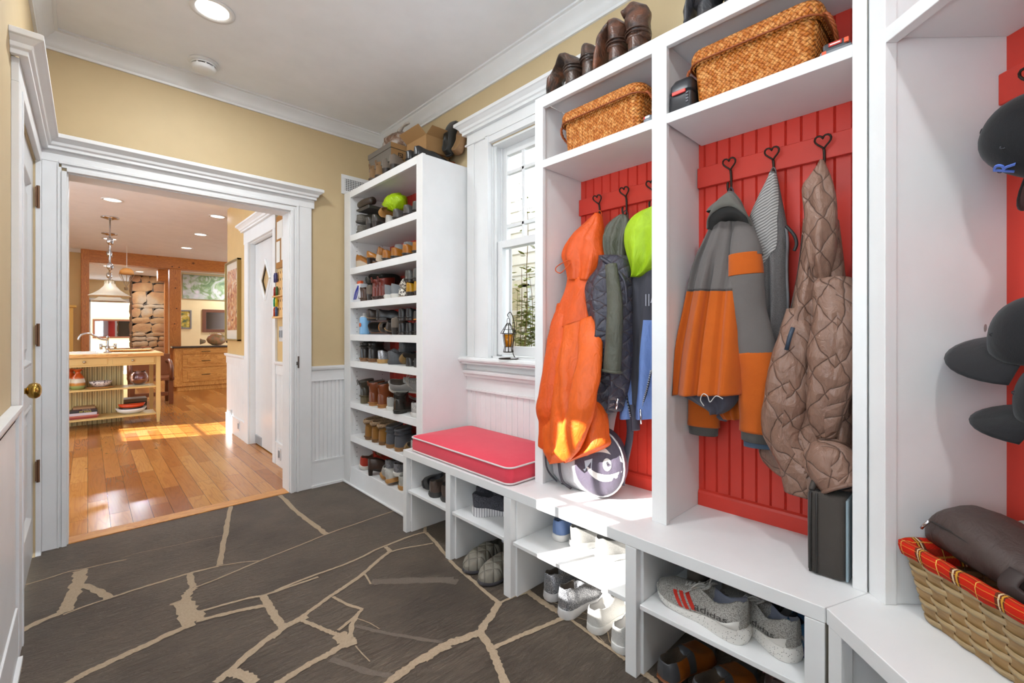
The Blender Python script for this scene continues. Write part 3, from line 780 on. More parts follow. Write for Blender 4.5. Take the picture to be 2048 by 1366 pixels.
for o in bpy.data.objects:
    if o.name == 'candle_lantern': o.scale = (1.5, 1.5, 1.5); o.location.x = 1.742
# ------------------------------------------------------------------ shrub outside
def shrub():
    rnd = random.Random(3); t = thing('shrub', 'leafy green shrub growing outside the window', 'shrub', (2.62, 2.45, -.4))
    m = MB(); lf = MB(); lf.cur = 0
    for st in range(15):
        x, y = 2.62 + rnd.uniform(-.2, .25), rnd.uniform(2.0, 3.45)
        top = rnd.uniform(1.35, 1.75) if st else 2.35
        if st == 0: x, y = 2.5, 2.52
        P = [(x, y, -.4)]
        for k in range(1, 9): P.append((x + rnd.uniform(-.03, .03) + .05 * k / 8, y + rnd.uniform(-.03, .03), -.4 + (top + .4) * k / 8))
        P = cr(P, 4); m.tube(P, [.006 * (1 - i / len(P)) + .0018 for i in range(len(P))], 5)
        for i, p in enumerate(P):
            if p[2] < .6: continue
            dens = 6 if p[2] < 1.32 else 2
            for _ in range(dens):
                a = rnd.uniform(0, 2 * PI); L = rnd.uniform(.05, .085); up = rnd.uniform(-.3, .5)
                d = Vector((math.cos(a), math.sin(a), up)).normalized(); s = d.cross(Vector((0, 0, 1))).normalized() * L * .27
                b = Vector(p) + Vector((rnd.uniform(-.02, .02), rnd.uniform(-.02, .02), rnd.uniform(-.02, .02))) + d * .012; n = s.cross(d).normalized() * L * .08
                lf.grid([[b, b, b], [b + d * L * .35 - s, b + d * L * .35 - n, b + d * L * .35 + s], [b + d * L * .7 - s * .8, b + d * L * .7 - n, b + d * L * .7 + s * .8], [b + d * L, b + d * L, b + d * L]])
    m.build('stems', plain('6e5a3a', .8), t, smooth=True)
    q = N('leaf'); n = q.noise(q.coord(), 9, 2).outputs[0]
    lf.build('foliage', q.fin(q.ramp(n, [(.35, '5f6b2e'), (.6, '8c9048')]), .5), t, smooth=True)
shrub()
# ------------------------------------------------------------------ kitchen shell
KZ = 2.6
MC = paint('e8d0a0', .7)
m = MB(); m.box(-2.6, 5, YB + .15, 11.1, KZ, KZ + .1); struct('ceiling_kitchen', m, MCEIL)
m = MB(); m.box(-2.6, 5, 11.1, 16.1, 2.5, 2.6); struct('ceiling_living_room', m, MCEIL)
KW = (7.05, 7.98, 1.43, 2.45)
m = MB(); wall_open(m, 'x', -2.12, -2.0, YB + .15, 16, 0, KZ, [KW, (3.9, 5.6, .2, 2.4)]); struct('wall_kitchen_left', m, MYK)
light_window('window_5', 'x', -2.12, -2.0, *KW, [7.75, 7.3], [1.89], .02)
light_window('fill_window_9', 'x', -2.12, -2.0, 3.9, 5.6, .2, 2.4, [4.75], [1.3], .04)  # unseen window added to light the kitchen ceiling
m = MB(); m.box(-6.2, -2.13, 3.35, 7.0, 2.5, 2.6); struct('sun_blocker', m, MW)  # unseen roof added to stop sun entering the window above
light_window('fill_window_6', 'x', 4.9, 5, 4.0, 10.8, .1, 2.5, [5.7, 7.4, 9.1], [1.6], .04)  # large unseen window added to brighten the kitchen
light_window('fill_window_8', 'y', YB, YB + .15, -1.9, -.55, .3, 2.4, [-1.22], [1.4], .04)  # unseen window added for more light from the camera side
light_window('fill_window_7', 'x', 4.9, 5, 13, 15.5, .6, 2.3, [13.8, 14.6], [1.5], .04)  # unseen window added to bring daylight into the far room
XK = 1.205
m = MB(); wall_open(m, 'x', XK, XK + .14, YB + .15, 6.18, 0, KZ, [(4.33, 5.17, 0, 2.06)]); struct('wall_kitchen_right', m, MYK)
m = MB(); wall_open(m, 'x', 4.9, 5, 3.6, 16, 0, KZ, [(4.0, 10.8, .1, 2.5), (13, 15.5, .6, 2.3)]); m.box(XK + .14, 5, 3.57, 3.7, 0, KZ); struct('wall_kitchen_far_right', m, MC)
m = MB(); wall_open(m, 'y', 16, 16.1, -2.1, 5, 0, 2.5, [(.05, 1.0, 0, 1.92)]); m.box(-.2, 1.4, 17.4, 17.5, 0, 2.5); struct('wall_living_room', m, MC)
m = MB(); m.box(1.45, 5, 12.6, 12.75, 0, 2.5); struct('wall_dining', m, MC)
m = MB(); m.box(-2.1, -.085, 10.95, 11.1, 0, KZ); struct('wall_kitchen_back', m, MYK)
m = MB(); m.sweep([(0, 0), (.02, 0), (.06, .05), (.06, .06), (0, .06)], [(-2, 10.95, KZ - .06), (-.085, 10.95, KZ - .06)], side=-1); struct('trim_8', m, MW)
m = MB(); m.box(-.0, .055, 15.96, 16, 0, 1.97); m.box(-.0, 1.1, 15.96, 16, 1.92, 2.02); m.box(1.0, 1.1, 15.96, 16, 0, 1.97); struct('trim_9', m, MW)
# timber frame
tf = empty_struct('timber_frame', (.6, 10.9, 0))
def tpart(name, mat, *b): m = MB(); m.box(*b); m.build(name, mat, tf, bevel=.008)
tpart('beam', MTIM_H, -.03, 4.8, 10.86, 11.12, 2.375, 2.615)
tpart('post', MTIM_V, -.088, .02, 10.84, 11.1, 0, 2.6); tpart('post', MTIM_V, 1.15, 1.335, 10.86, 11.06, 0, 2.375)
tpart('post', MTIM_V, 1.22, 1.38, 12.3, 12.46, 0, 2.3); tpart('beam', MTIM_H, 1.1, 1.5, 12.25, 12.5, 2.25, 2.5)
m = MB()
for x, z in ((-.045, 2.56), (-.045, 2.5), (-.045, 2.43), (1.19, 2.41), (1.30, 2.41), (1.24, 2.0), (1.26, 1.6), (1.23, 1.3)): m.lathe([(0, 0), (.012, 0), (.012, .01), (0, .01)], (0, 0, 0), 8, Matrix.Translation((x, 10.853, z)) @ Matrix.Rotation(PI / 2, 4, 'X'))
m.build('peg', plain('4a2410', .6), tf)
# stone chimney: coursed blocks
def stone():
    q = N('field_stone'); v = q.coord()
    n = q.noise(v, 1.9, 2, .5).outputs[0]; n2 = q.noise(v, 16, 5, .65).outputs[0]
    col = q.ramp(n, [(.3, '7a5238'), (.45, 'a8744c'), (.58, 'b98f60'), (.72, 'b8a48a')])
    col = q.mix(q.math('MULTIPLY', n2, .5), col, '5a4436')
    return q.fin(col, .85, q.bump(n2, .6, .02))
m = MB(); m.box(.76, 1.42, 13.93, 14.6, 0, 2.5); m.cur = 1
rnd = random.Random(11)
def block(m, u0, u1, z0, z1, f):
    c = .006; k = 4; P = []
    for i in range(k + 1):
        r = []
        for j in range(k + 1):
            u = lerp(u0 + c, u1 - c, j / k); z = lerp(z0 + c, z1 - c, i / k); e = (i in (0, k)) or (j in (0, k))
            cut = .014 if (i in (0, k) and j in (0, k)) else 0
            u += (cut if j == 0 else -cut if j == k else 0); r.append(f(u + rnd.uniform(-.012, .012), 0 if e else .008 + rnd.uniform(0, .014), z + rnd.uniform(-.012, .012)))
        P.append(r)
    m.grid(P)
for side in (0, 1):
    z = 0; L = .66
    while z < 2.5:
        h = min(rnd.choice([.1, .15, .22, .3]), 2.5 - z) if z < 2.42 else 2.5 - z; u = 0
        while u < L - .02:
            wd = min(rnd.uniform(.14, .4), L - u); wd = L - u if L - u - wd < .1 else wd
            if side == 0: block(m, u, u + wd, z, z + h, lambda a, o, c: (.76 + a, 13.93 - o, c))
            else: block(m, u, u + wd, z, z + h, lambda a, o, c: (.76 - o, 14.59 - a, c))
            u += wd
        z += h
struct('wall_chimney', m, [plain('54473c', .9), stone()], smooth=True)
# ------------------------------------------------------------------ kitchen right wall: wainscot, door, fittings
MK = Matrix(((0, -1, 0, XK), (1, 0, 0, 0), (0, 0, 1, 0), (0, 0, 0, 1)))
m = MB()
for a, b in ((3.575, 4.25), (5.31, 6.18)):
    bead(m, a, b, .19, .79, MK, .03, .008); m.box(XK - .014, XK, a, b, .785, .845); m.box(XK - .016, XK, a, b, 0, .19); m.box(XK - .02, XK, a, b, .188, .198)
m.sweep(RAIL, [(XK, 3.575, .842), (XK, 4.25, .842)], side=1); m.sweep(RAIL, [(XK, 5.31, .842), (XK, 6.18, .842), (XK + .14, 6.18, .842)], side=1)
m.box(XK, XK + .14, 6.18, 6.19, 0, .842)
struct('trim_10', m, MW)
m = MB(); m.box(XK - .02, XK, 5.17, 5.31, 0, 2.08); m.box(XK - .02, XK, 4.25, 4.33, 0, 2.08); m.box(XK - .022, XK, 4.24, 5.33, 2.06, 2.19)
m.sweep(CAP, [(XK, 4.24, 2.185), (XK - .022, 4.24, 2.185), (XK - .022, 5.33, 2.185), (XK, 5.33, 2.185)], side=1)
m.box(XK + .001, XK + .139, 5.1675, 5.176, 0, 2.06); m.box(XK + .001, XK + .139, 4.324, 4.3325, 0, 2.06); m.box(XK + .001, XK + .139, 4.3325, 5.1675, 2.052, 2.062)
struct('trim_11', m, MW, bevel=.002)
d2 = empty_struct('door_2', (XK + .06, 4.86, 0))
m = MB(); x0 = XK + .05; a, b, zc, hh, hw = 4.334, 5.166, 1.66, .2, .16
yc = 4.80
out = [(a, .01), (b, .01), (b, 2.045), (a, 2.045)]
dia = [(yc - hw, zc), (yc, zc - hh), (yc + hw, zc), (yc, zc + hh)]
for (o1, o2, i1, i2) in ((out[0], out[1], dia[0], dia[2]),):
    pass
for x, fl in ((x0, 0), (x0 + .04, 1)):
    for poly in ([out[0], out[1], (b, zc), dia[2], dia[1], dia[0], (a, zc)], [(a, zc), dia[0], dia[3], dia[2], (b, zc), out[2], out[3]]):
        k = len(m.v); m.v += [(x, *p) for p in poly]; m.face(range(k, k + len(poly)))
m.build('door_leaf', paint('e0e0e0', .25), d2)
m = MB()
for i in range(4):
    p, q2 = dia[i], dia[(i + 1) % 4]; m.tube([(x0 - .002, *p), (x0 - .002, *q2)], .014, 4)
m.build('diamond_moulding', MW, d2)
m = MB(); k = len(m.v); m.v += [(x0 + .02, *p) for p in dia]; m.face(range(4)); m.build('diamond_pane', plain('c9a878', .1), d2)
t = thing('door_vent', 'small silver vent grille at the foot of the white diamond window door', 'vent', (x0, 5.1, .06))
m = MB(); m.box(x0 - .008, x0, 4.93, 5.15, .015, .10); m.build('plate', plain('b9bcc0', .35, .4), t, bevel=.002)
m = MB()
for k in range(7): m.box(x0 - .0095, x0 - .008, 4.945, 5.135, .025 + k * .01, .03 + k * .01)
m.build('slat', plain('8a8d92', .4, .4), t)
def plate(name, label, cat, yy, z, h=.11, wd=.07, toggles=1, x=XK):
    t = thing(name, label, cat, (x, yy, z)); m = MB(); m.box(x - .006, x, yy - wd / 2, yy + wd / 2, z - h / 2, z + h / 2); m.build('cover_plate', plain('d7dade', .3, .2), t, bevel=.002)
    for k in range(toggles):
        m = MB(); u = yy + (k - (toggles - 1) / 2) * wd / toggles; m.box(x - .012, x - .006, u - .012, u + .012, z - .03, z + .03)
        m.build('toggle' if 'switch' in name else 'socket', plain('8e9297', .4), t, bevel=.002)
plate('light_switch', 'white light switch plate below the corkboard in the kitchen', 'light switch', 4.135, 1.135, .13, .11, 2)
plate('wall_outlet', 'square outlet in the white baseboard nearest the kitchen doorway', 'outlet', 4.13, .11, .1, .075, 1, XK - .016)
plate('wall_outlet', 'square outlet low on the wainscot beyond the diamond window door', 'outlet', 5.55, .13, .1, .075, 1, XK - .016)
plate('wall_outlet', 'narrow outlet at the sunlit end of the kitchen wainscot', 'outlet', 5.93, .2, .12, .06, 1, XK - .016)
# framed picture on the kitchen wall
t = thing('framed_picture', 'tall gold framed abstract picture on the yellow kitchen wall', 'picture', (XK, 5.87, 1.5))
ya2, yb2, z0, z1 = 5.52, 6.13, 1.05, 1.95
m = MB()
for b in ((ya2, ya2 + .02, z0, z1), (yb2 - .02, yb2, z0, z1), (ya2, yb2, z0, z0 + .02), (ya2, yb2, z1 - .02, z1)): m.box(XK - .04, XK, *b)
m.build('frame', plain('a08a58', .3, .6), t, bevel=.003)
m = MB(); m.box(XK - .02, XK - .014, ya2 + .02, yb2 - .02, z0 + .02, z1 - .02); m.build('mat_board', paint('d8cdbd', .6), t)
q = N('abstract_art'); v = q.coord(); n = q.noise(v, 7, 5, .6, 2.5).outputs[0]
m = MB(); m.box(XK - .024, XK - .02, ya2 + .07, yb2 - .07, z0 + .12, z1 - .1); m.build('print', q.fin(q.ramp(n, [(.3, '6a4a50'), (.45, 'b06a4a'), (.55, 'd0a878'), (.7, 'c8c0c4')]), .4), t)
# cork board, peg board, papers, markers
t = thing('corkboard', 'brown corkboard on the kitchen wall with pinned papers', 'corkboard', (XK, 4.2, 1.95))
m = MB(); m.box(XK - .015, XK, 3.75, 4.235, 1.70, 2.15); m.build('cork', cloth('b8803f', .95), t)
m = MB()
for k, (a, b, c, d) in enumerate(((4.05, 4.2, 1.95, 2.1), (4.12, 4.215, 1.75, 1.93), (3.95, 4.08, 1.76, 1.95))): m.box(XK - .019, XK - .0155, a, b, c, d)
m.cur = 0; m.build('pinned_paper', plain('e4e2dc', .8), t); t = thing('pegboard', 'pale wooden pegboard organiser below the corkboard in the kitchen', 'pegboard', (XK, 4.3, 1.49))
m = MB(); m.box(XK - .014, XK, 3.8, 4.235, 1.27, 1.67); m.box(XK - .05, XK - .014, 3.85, 4.23, 1.27, 1.285); m.box(XK - .05, XK - .014, 3.85, 4.23, 1.45, 1.46); m.build('board', plain('dcae70', .6), t, bevel=.002)
m = MB()
for yy in (4.0, 4.06, 4.12, 4.18):
    for z in (1.35, 1.42, 1.52, 1.6, 1.66): m.box(XK - .0155, XK - .0138, yy - .008, yy + .008, z - .01, z + .01)
m.build('slot', plain('7a5a34', .8), t)
for k, (c, yy, z, nm) in enumerate((('2a2f6a', 4.215, 1.58, 'navy'), ('43407a', 4.175, 1.58, 'violet'), ('b5382e', 4.220, 1.461, 'red'), ('3e6a3a', 4.160, 1.461, 'dark green'), ('2e9a6a', 4.225, 1.37, 'teal'), ('d8c82a', 4.170, 1.37, 'yellow'), ('c2502e', 4.225, 1.286, 'orange'), ('3a5a8a', 4.170, 1.286, 'blue'))):
    m = MB(); m.lathe([(0, 0), (.011, 0), (.012, .06), (.008, .07), (.008, .08), (0, .08)], (XK - .03, yy, z), 10)
    tag(m.build('marker', plain(c, .35), smooth=True), nm + ' marker standing in the pegboard organiser', 'marker', 'markers on the pegboard')
# ------------------------------------------------------------------ kitchen island
MIS = paint('dfc07e', .45); MGRN = paint('cdbb86', .5); MTOP = timber('c08038', 'e6b872', (1.3, 9, 9))
isl = thing('kitchen_island', 'cream kitchen island with drawers open shelves and a wooden top', 'kitchen island', (-.1, 7.4, 0))
def ip(name, mat, *bs, bevel=.003):
    m = MB()
    for b in bs: m.box(*b)
    return m.build(name, mat, isl, bevel=bevel)
ip('countertop', MTOP, (-.34, .705, 7.20, 8.2, .845, .885))
ip('apron', MIS, (-.3, .63, 7.255, 7.275, .735, .845))
for a, b in ((-.21, .172), (.218, .612)):
    dr = ip('drawer', MIS, (a, b, 7.245, 7.256, .755, .832))
    m = MB(); m.lathe([(0, 0), (.008, 0), (.006, .008), (.014, .016), (.015, .022), (.01, .028), (0, .029)], (0, 0, 0), 14, Matrix.Translation(((a + b) / 2 - .01, 7.245, .795)) @ Matrix.Rotation(PI / 2, 4, 'X')); m.build('knob', plain('b8ae98', .25, .8), dr, smooth=True)
for x, y in ((.632, 7.25), (.632, 8.1), (-.3, 7.25), (-.3, 8.1)):
    m = MB(); m.grid([[(x, y, .845), (x + .045, y, .845), (x + .045, y + .045, .845), (x, y + .045, .845)], [(x, y, .16), (x + .045, y, .16), (x + .045, y + .045, .16), (x, y + .045, .16)], [(x + .01, y + .008, 0), (x + .035, y + .008, 0), (x + .035, y + .037, 0), (x + .01, y + .037, 0)]], cu=True, capa=True, capb=True); m.build('leg', MIS, isl)
ip('shelf', MIS, (-.3, .632, 7.25, 7.62, .445, .465)); ip('shelf', MIS, (-.3, .632, 7.25, 7.62, .10, .12))
m = MB(); MI = Matrix(((1, 0, 0, 0), (0, -1, 0, 7.64), (0, 0, 1, 0), (0, 0, 0, 1)))
q = N('stripe_bead'); sx = q.n('ShaderNodeSeparateXYZ', i_0=q.coord()).outputs[0]
fr = q.math('FRACT', q.math('MULTIPLY', sx, 1 / .045)); stripes = q.fin(q.ramp(fr, [(.0, '8f7f52'), (.22, '93845a'), (.25, 'd6c48e'), (1, 'd6c48e')], 'CONSTANT'), .5)
bead(m, -.3, .335, 0, .84, MI, .045, .012); m.build('beadboard_panel', stripes, isl)
ip('stand_panel', MIS, (-.3, .33, 7.64, 7.66, 0, .84))
m = MB()
for b in ((-.28, .09, 7.28, 7.3, .87, .905), (-.28, .09, 7.68, 7.7, .87, .905), (.07, .09, 7.3, 7.68, .87, .905), (-.28, -.26, 7.3, 7.68, .87, .905), (-.26, .07, 7.3, 7.68, .80, .81)): m.box(*b)
m.build('sink', plain('ececea', .15), isl, bevel=.006)
fa = thing('faucet', 'chrome bridge faucet with a long curved spout on the kitchen island', 'faucet', (.18, 7.55, .885))
m = MB(); c = (.18, 7.55, .885)
m.lathe([(.04, 0), (.035, .01), (.016, .02), (.02, .05), (.028, .065), (.014, .08), (.012, .19), (.02, .2), (.0, .22)], c, 14)
m.tube(cr([(.18, 7.55, 1.05), (.12, 7.54, 1.06), (.06, 7.53, 1.10), (.0, 7.52, 1.13), (-.06, 7.51, 1.11), (-.085, 7.505, 1.05)], 4), .012, 8); m.build('spout', MCHROME, fa, smooth=True)
m = MB()
for dx in (-.05, .06): m.tube([(.18, 7.55, .96), (.18 + dx, 7.55, .97), (.18 + dx * 1.2, 7.55, .99)], .009, 6); m.tube([(.18 + dx * 1.2, 7.55, .93), (.18 + dx * 1.2, 7.55, 1.0)], .014, 8)
m.build('handle', MCHROME, fa, smooth=True)
t = thing('wooden_tray', 'flat wooden tray lying on the right end of the island top', 'tray', (.42, 7.9, .885))
m = MB(); m.lathe([(0, .002), (.2, .002), (.24, .012), (.245, .03), (.235, .03), (.2, .016), (0, .014)], (.42, 7.85, .885), 24, sy=.6); m.build('tray', MTOP, t, smooth=True)
m = MB(); m.tube([(.2, 7.8, .925), (.5, 7.82, .93), (.62, 7.85, .95)], .008, 6); m.build('handle', plain('6a3a20', .5), t)
def banded(stops):
    q = N('glaze'); z = q.n('ShaderNodeSeparateXYZ', i_0=q.coord('Generated')).outputs[2]
    return q.fin(q.ramp(z, stops), .12)
VASE = banded([(0, '8f9a5a'), (.17, '9aa468'), (.2, 'c9843e'), (.3, 'c98a48'), (.36, 'd8d0c0'), (.5, 'd8cdb8'), (.56, 'c8602a'), (.8, 'c0521f'), (1, 'd06a30')])
for x, y, lab in ((-.085, 7.42, 'glazed orange and green vase on the island shelf, the nearer of the two'), (-.15, 7.52, 'glazed orange and green vase on the island shelf, partly hidden behind its twin')):
    m = MB(); m.lathe([(0, 0), (.058, 0), (.066, .03), (.068, .09), (.055, .14), (.03, .18), (.022, .2), (.032, .225), (.05, .24), (.046, .24), (.02, .2), (.0, .19)], (x, y, .4658), 20)
    tag(m.build('vase', VASE, smooth=True), lab, 'vase', 'vases on the island shelf')
m = MB(); m.lathe([(0, 0), (.1, 0), (.13, .012), (.128, .018), (.09, .008), (0, .008)], (.115, 7.4, .4658), 28); tag(m.build('plate', plain('c88a4a', .3), smooth=True), 'flat tan plate under the patterned bowl on the island shelf', 'plate')
q = N('bowl_pattern'); n = q.noise(q.coord(), 50, 2).outputs[0]
m = MB(); m.lathe([(0, .02), (.06, .02), (.09, .05), (.108, .085), (.102, .085), (.08, .05), (0, .03)], (.115, 7.4, .465), 28); tag(m.build('bowl', q.fin(q.ramp(n, [(.38, '5a4a55'), (.46, 'dcd4d2')]), .25), smooth=True), 'white bowl with a dark floral pattern on the island shelf', 'bowl')
fb = thing('fish_bowl', 'round glass fish bowl with orange gravel on the island shelf', 'bowl', (.475, 7.42, .465))
m = MB(); m.lathe([(0, .008), (.05, .008), (.085, .04), (.098, .09), (.085, .14), (.06, .165), (.075, .175), (.072, .175), (.055, .165), (.08, .14), (.093, .09), (.08, .045), (.048, .014), (0, .014)], (.475, 7.42, .4742), 24); m.build('glass', glassy('e8dcea', .03), fb, smooth=True)
m = MB(); m.lathe([(0, .015), (.045, .015), (.068, .04), (.06, .055), (0, .06)], (.475, 7.42, .4742), 16); m.build('gravel', cloth('d8863a'), fb, smooth=True)
tag(part('coaster', plain('d8c8a0', .6), None, [(.37, .575, 7.33, 7.52, .4658, .4735)]), 'pale square board under the fish bowl', 'board')
for k, (h, c, dx, nm, wd) in enumerate(((.022, '8a2f28', 0, 'thin red book at the bottom of the island book stack', .27), (.018, 'b86a5a', .012, 'salmon book second from the bottom of the island stack', .26), (.03, 'ccc4d0', -.005, 'pale lilac book third from the bottom of the island stack', .24), (.026, '2a2a30', .0, 'black cookbook with yellow lettering in the island book stack', .24), (.018, '3a2022', -.01, 'dark maroon book second from the top of the island stack', .21), (.02, '9a7a58', -.02, 'brown book on top of the island book stack', .19))):
    z = .1206 + .0004 * k + sum((.022, .018, .03, .026, .018, .02)[:k]); t = thing('book', nm, 'book', (-.02, 7.4, z), group='books on the island shelf')
    x1 = .085 + dx; m = MB(); m.box(x1 - wd, x1, 7.32, 7.50, z, z + .003); m.box(x1 - wd, x1, 7.32, 7.50, z + h - .003, z + h); m.box(x1 - wd, x1, 7.32, 7.323, z + .003, z + h - .003); m.build('cover', plain(c, .35), t)
    m = MB(); m.box(x1 - wd + .004, x1 - .004, 7.324, 7.497, z + .003, z + h - .003); m.build('pages', plain('d8d0c0', .8), t)
def text(s, size, mat, M, parent, name='lettering', ext=.0004):
    cu_ = bpy.data.curves.new(name, 'FONT'); cu_.body = s; cu_.size = size; cu_.extrude = ext; cu_.align_x = 'CENTER'; cu_.align_y = 'CENTER'
    o = bpy.data.objects.new(name, cu_); COL.objects.link(o)
    dg = bpy.context.evaluated_depsgraph_get(); me = bpy.data.meshes.new_from_object(o.evaluated_get(dg)); bpy.data.objects.remove(o)
    me.transform(M); me.materials.clear(); me.materials.append(mat)
    o = bpy.data.objects.new(name, me); COL.objects.link(o)
    if parent is not None:
        o.parent = parent; me.transform(Matrix.Translation(-Vector(parent.get('_o', (0, 0, 0)))))
    return o
RX = Matrix.Rotation(PI / 2, 4, 'X')
bks = [o for o in bpy.data.objects if o.name.startswith('book')]
text('MY PIZZA', .024, plain('e8dc60', .4), Matrix.Translation((-.02, 7.3195, .203)) @ RX, bks[3])
text('American Pie', .014, plain('d8d0c8', .4), Matrix.Translation((-.01, 7.3195, .225)) @ RX, bks[4])
def boat(name, lab, cat, x, z, L, W, hgt, c, rim=0):
    m = MB(); rows = []
    for r, dz in ((.0, 0), (.55, 0), (.85, hgt * .45), (1, hgt), (.95, hgt), (.8, hgt * .5), (.5, .012), (0, .012)):
        row = []
        for k in range(28):
            a = 2 * PI * k / 28; cx, sx = math.cos(a), math.sin(a); row.append((x + L * r * cx, 7.42 + W * r * sx, z + dz + (.25 * hgt * abs(cx) ** 3 if dz > .6 * hgt else 0)))
        rows.append(row)
    m.grid(rows, cu=True); return tag(m.build(name, plain(c, .2), smooth=True), lab, cat)
boat('platter', 'large white oval platter under the orange dish on the island lower shelf', 'platter', .40, .1208, .155, .1, .06, 'e4e2e4')
boat('serving_dish', 'dark oval dish between the white platter and the orange dish', 'dish', .40, .165, .13, .085, .03, '3a3434')
boat('baking_dish', 'bright orange red oval baking dish on top of the island platter', 'dish', .405, .182, .135, .08, .05, 'e2542c')
# things seen through and beyond the island
t = thing('wooden_rocking_chair', 'brown wooden chair with curved arms standing behind the island', 'chair', (.75, 9.1, 0))
for nm, b in (('seat', (.45, 1.0, 8.85, 9.4, .38, .43)), ('leg', (.46, .52, 8.86, 8.92, 0, .38)), ('leg', (.93, .99, 8.86, 8.92, 0, .38)), ('leg', (.46, .52, 9.33, 9.39, 0, .38)), ('leg', (.93, .99, 9.33, 9.39, 0, .38)), ('backrest', (.45, 1.0, 9.36, 9.4, .43, .78)), ('stretcher', (.52, .93, 8.87, 8.9, .14, .2))):
    m = MB(); m.box(*b); m.build(nm, plain('7a4424', .4), t, bevel=.006)
for x in (.46, .96):
    m = MB(); m.tube(cr([(x, 9.37, .66), (x, 9.1, .68), (x, 8.9, .64), (x, 8.83, .55), (x, 8.86, .4)], 4), .028, 8); m.build('arm', plain('6a3a20', .4), t, smooth=True)
for k, (z, c) in enumerate(((0, '54423a'), (.05, '8a8078'), (.1, '3e3836'), (.15, '776a60'))):
    m = MB(); m.box(.36, .62, 8.3, 8.55, z, z + .046); tag(m.build('magazine_stack', plain(c, .6)), ['bottom', 'second', 'third', 'topmost'][k] + ' bundle of papers piled on the floor behind the island', 'papers', 'paper bundles behind the island')
# sideboard
sb = thing('sideboard', 'pine sideboard with three drawers and a dark stone top in the kitchen', 'sideboard', (1.8, 10.85, 0))
def sp(name, mat, par, *b, bevel=.004): m = MB(); m.box(*b); return m.build(name, mat, par, bevel=bevel)
sp('carcass', MPINE, sb, 1.20, 3.2, 10.6, 11.1 - .25, .09, .83); sp('plinth', MPINE, sb, 1.24, 3.2, 10.63, 10.84, 0, .09); sp('stone_top', plain('4a3e38', .25), sb, 1.16, 3.25, 10.56, 10.855, .835, .865)
for z0, z1 in ((.715, .80), (.455, .665 + .03), (.175, .435)):
    dr = sp('drawer', MPINEH, sb, 1.325, 2.06, 10.585, 10.6, z0, z1)
    if z1 - z0 > .15: sp('drawer_panel', MPINEH, dr, 1.40, 1.985, 10.578, 10.586, z0 + .06, z1 - .06)
    m = MB(); zc = (z0 + z1) / 2; m.tube(cr([(1.63, 10.586, zc), (1.64, 10.565, zc), (1.70, 10.56, zc), (1.76, 10.565, zc), (1.77, 10.586, zc)], 3), .007, 6); m.build('handle', plain('7a6a4a', .3, .8), dr, smooth=True)
fs = thing('fish_sculpture', 'round pottery fish sculpture with spiny fins on the sideboard', 'sculpture', (1.9, 10.72, .865))
q = N('fish_glaze'); n = q.noise(q.coord(), 14, 4).outputs[0]; MF = q.fin(q.ramp(n, [(.35, '6e6a48'), (.5, '9a7248'), (.65, 'b07a5a')]), .35)
m = MB(); m.lathe([(0, 0), (.08, .01), (.15, .06), (.175, .12), (.15, .19), (.08, .235), (0, .245)], (1.9, 10.72, .866), 24, sy=.55); m.build('body', MF, fs, smooth=True)
m = MB(); m.lathe([(0, 0), (.03, .012), (.045, .06), (.06, .1), (0, .1)], (0, 0, 0), 14, Matrix.Translation((1.68, 10.72, .95)) @ Matrix.Rotation(-PI / 2, 4, 'Y') @ Matrix.Translation((0, 0, -.04)), sy=.4); m.build('tail', MF, fs, smooth=True)
m = MB()
for k in range(9): a = -.5 + k * .125; m.tube([(1.9 + .16 * math.sin(a * 1.4), 10.72, .99 + .1 * math.cos(a)), (1.9 + .2 * math.sin(a * 1.4), 10.72, 1.02 + .13 * math.cos(a))], [.007, .001], 5)
m.build('spine_fin', MF, fs)
m = MB(); m.lathe([(0, 0), (.025, .012), (.035, .05), (.0, .06)], (0, 0, 0), 12, Matrix.Translation((2.06, 10.72, .94)) @ Matrix.Rotation(PI / 2, 4, 'Y')); m.build('mouth', plain('5a3e30', .4), fs, smooth=True)
# pictures, mirrors on the far walls
def framed(name, lab, cat, x0, x1, z0, z1, y, fw, fm, inner):
    t = thing(name, lab, cat, ((x0 + x1) / 2, y, z0)); m = MB()
    for b in ((x0, x0 + fw, z0, z1), (x1 - fw, x1, z0, z1), (x0 + fw, x1 - fw, z0, z0 + fw), (x0 + fw, x1 - fw, z1 - fw, z1)): m.box(b[0], b[1], y - .03, y, b[2], b[3])
    m.build('frame', fm, t, bevel=.003); m = MB(); m.box(x0 + fw, x1 - fw, y - .015, y - .001, z0 + fw, z1 - fw); m.build('mirror_glass' if 'mirror' in name else 'canvas', inner, t); return t
q = N('garden_art'); v = q.coord(); n = q.noise(v, 3.2, 5, .6, 1.5).outputs[0]; vv = q.n('ShaderNodeTexVoronoi', i_Vector=v, i_Scale=5).outputs[0]
art = q.mix(q.ramp(vv, [(.1, 'ffffff'), (.35, '000000')]), q.ramp(n, [(.3, '47603a'), (.45, '7d8f62'), (.55, 'b4b2ac'), (.68, 'a3ab9c')]), 'c8bcc0')
framed('painting', 'long green garden painting high on the far dining wall', 'painting', 1.57, 2.75, 1.90, 2.46, 12.6, .008, plain('8a8a70'), q.fin(art, .5))
q = N('landscape'); n = q.noise(q.coord(), 8, 3).outputs[0]
framed('small_picture', 'small framed yellow landscape picture beside the timber post', 'picture', 1.50, 1.74, 1.21, 1.64, 12.6, .03, plain('7a7470', .4), q.fin(q.ramp(n, [(.4, '4a5a3a'), (.55, 'c8a838'), (.7, 'd8d8d0')]), .5))
framed('wall_mirror', 'brown wooden mirror above the sideboard with window reflections', 'mirror', 1.95, 2.75, 1.13, 1.67, 12.6, .07, plain('6e4028', .4), plain('d0d0d0', .02, 1))
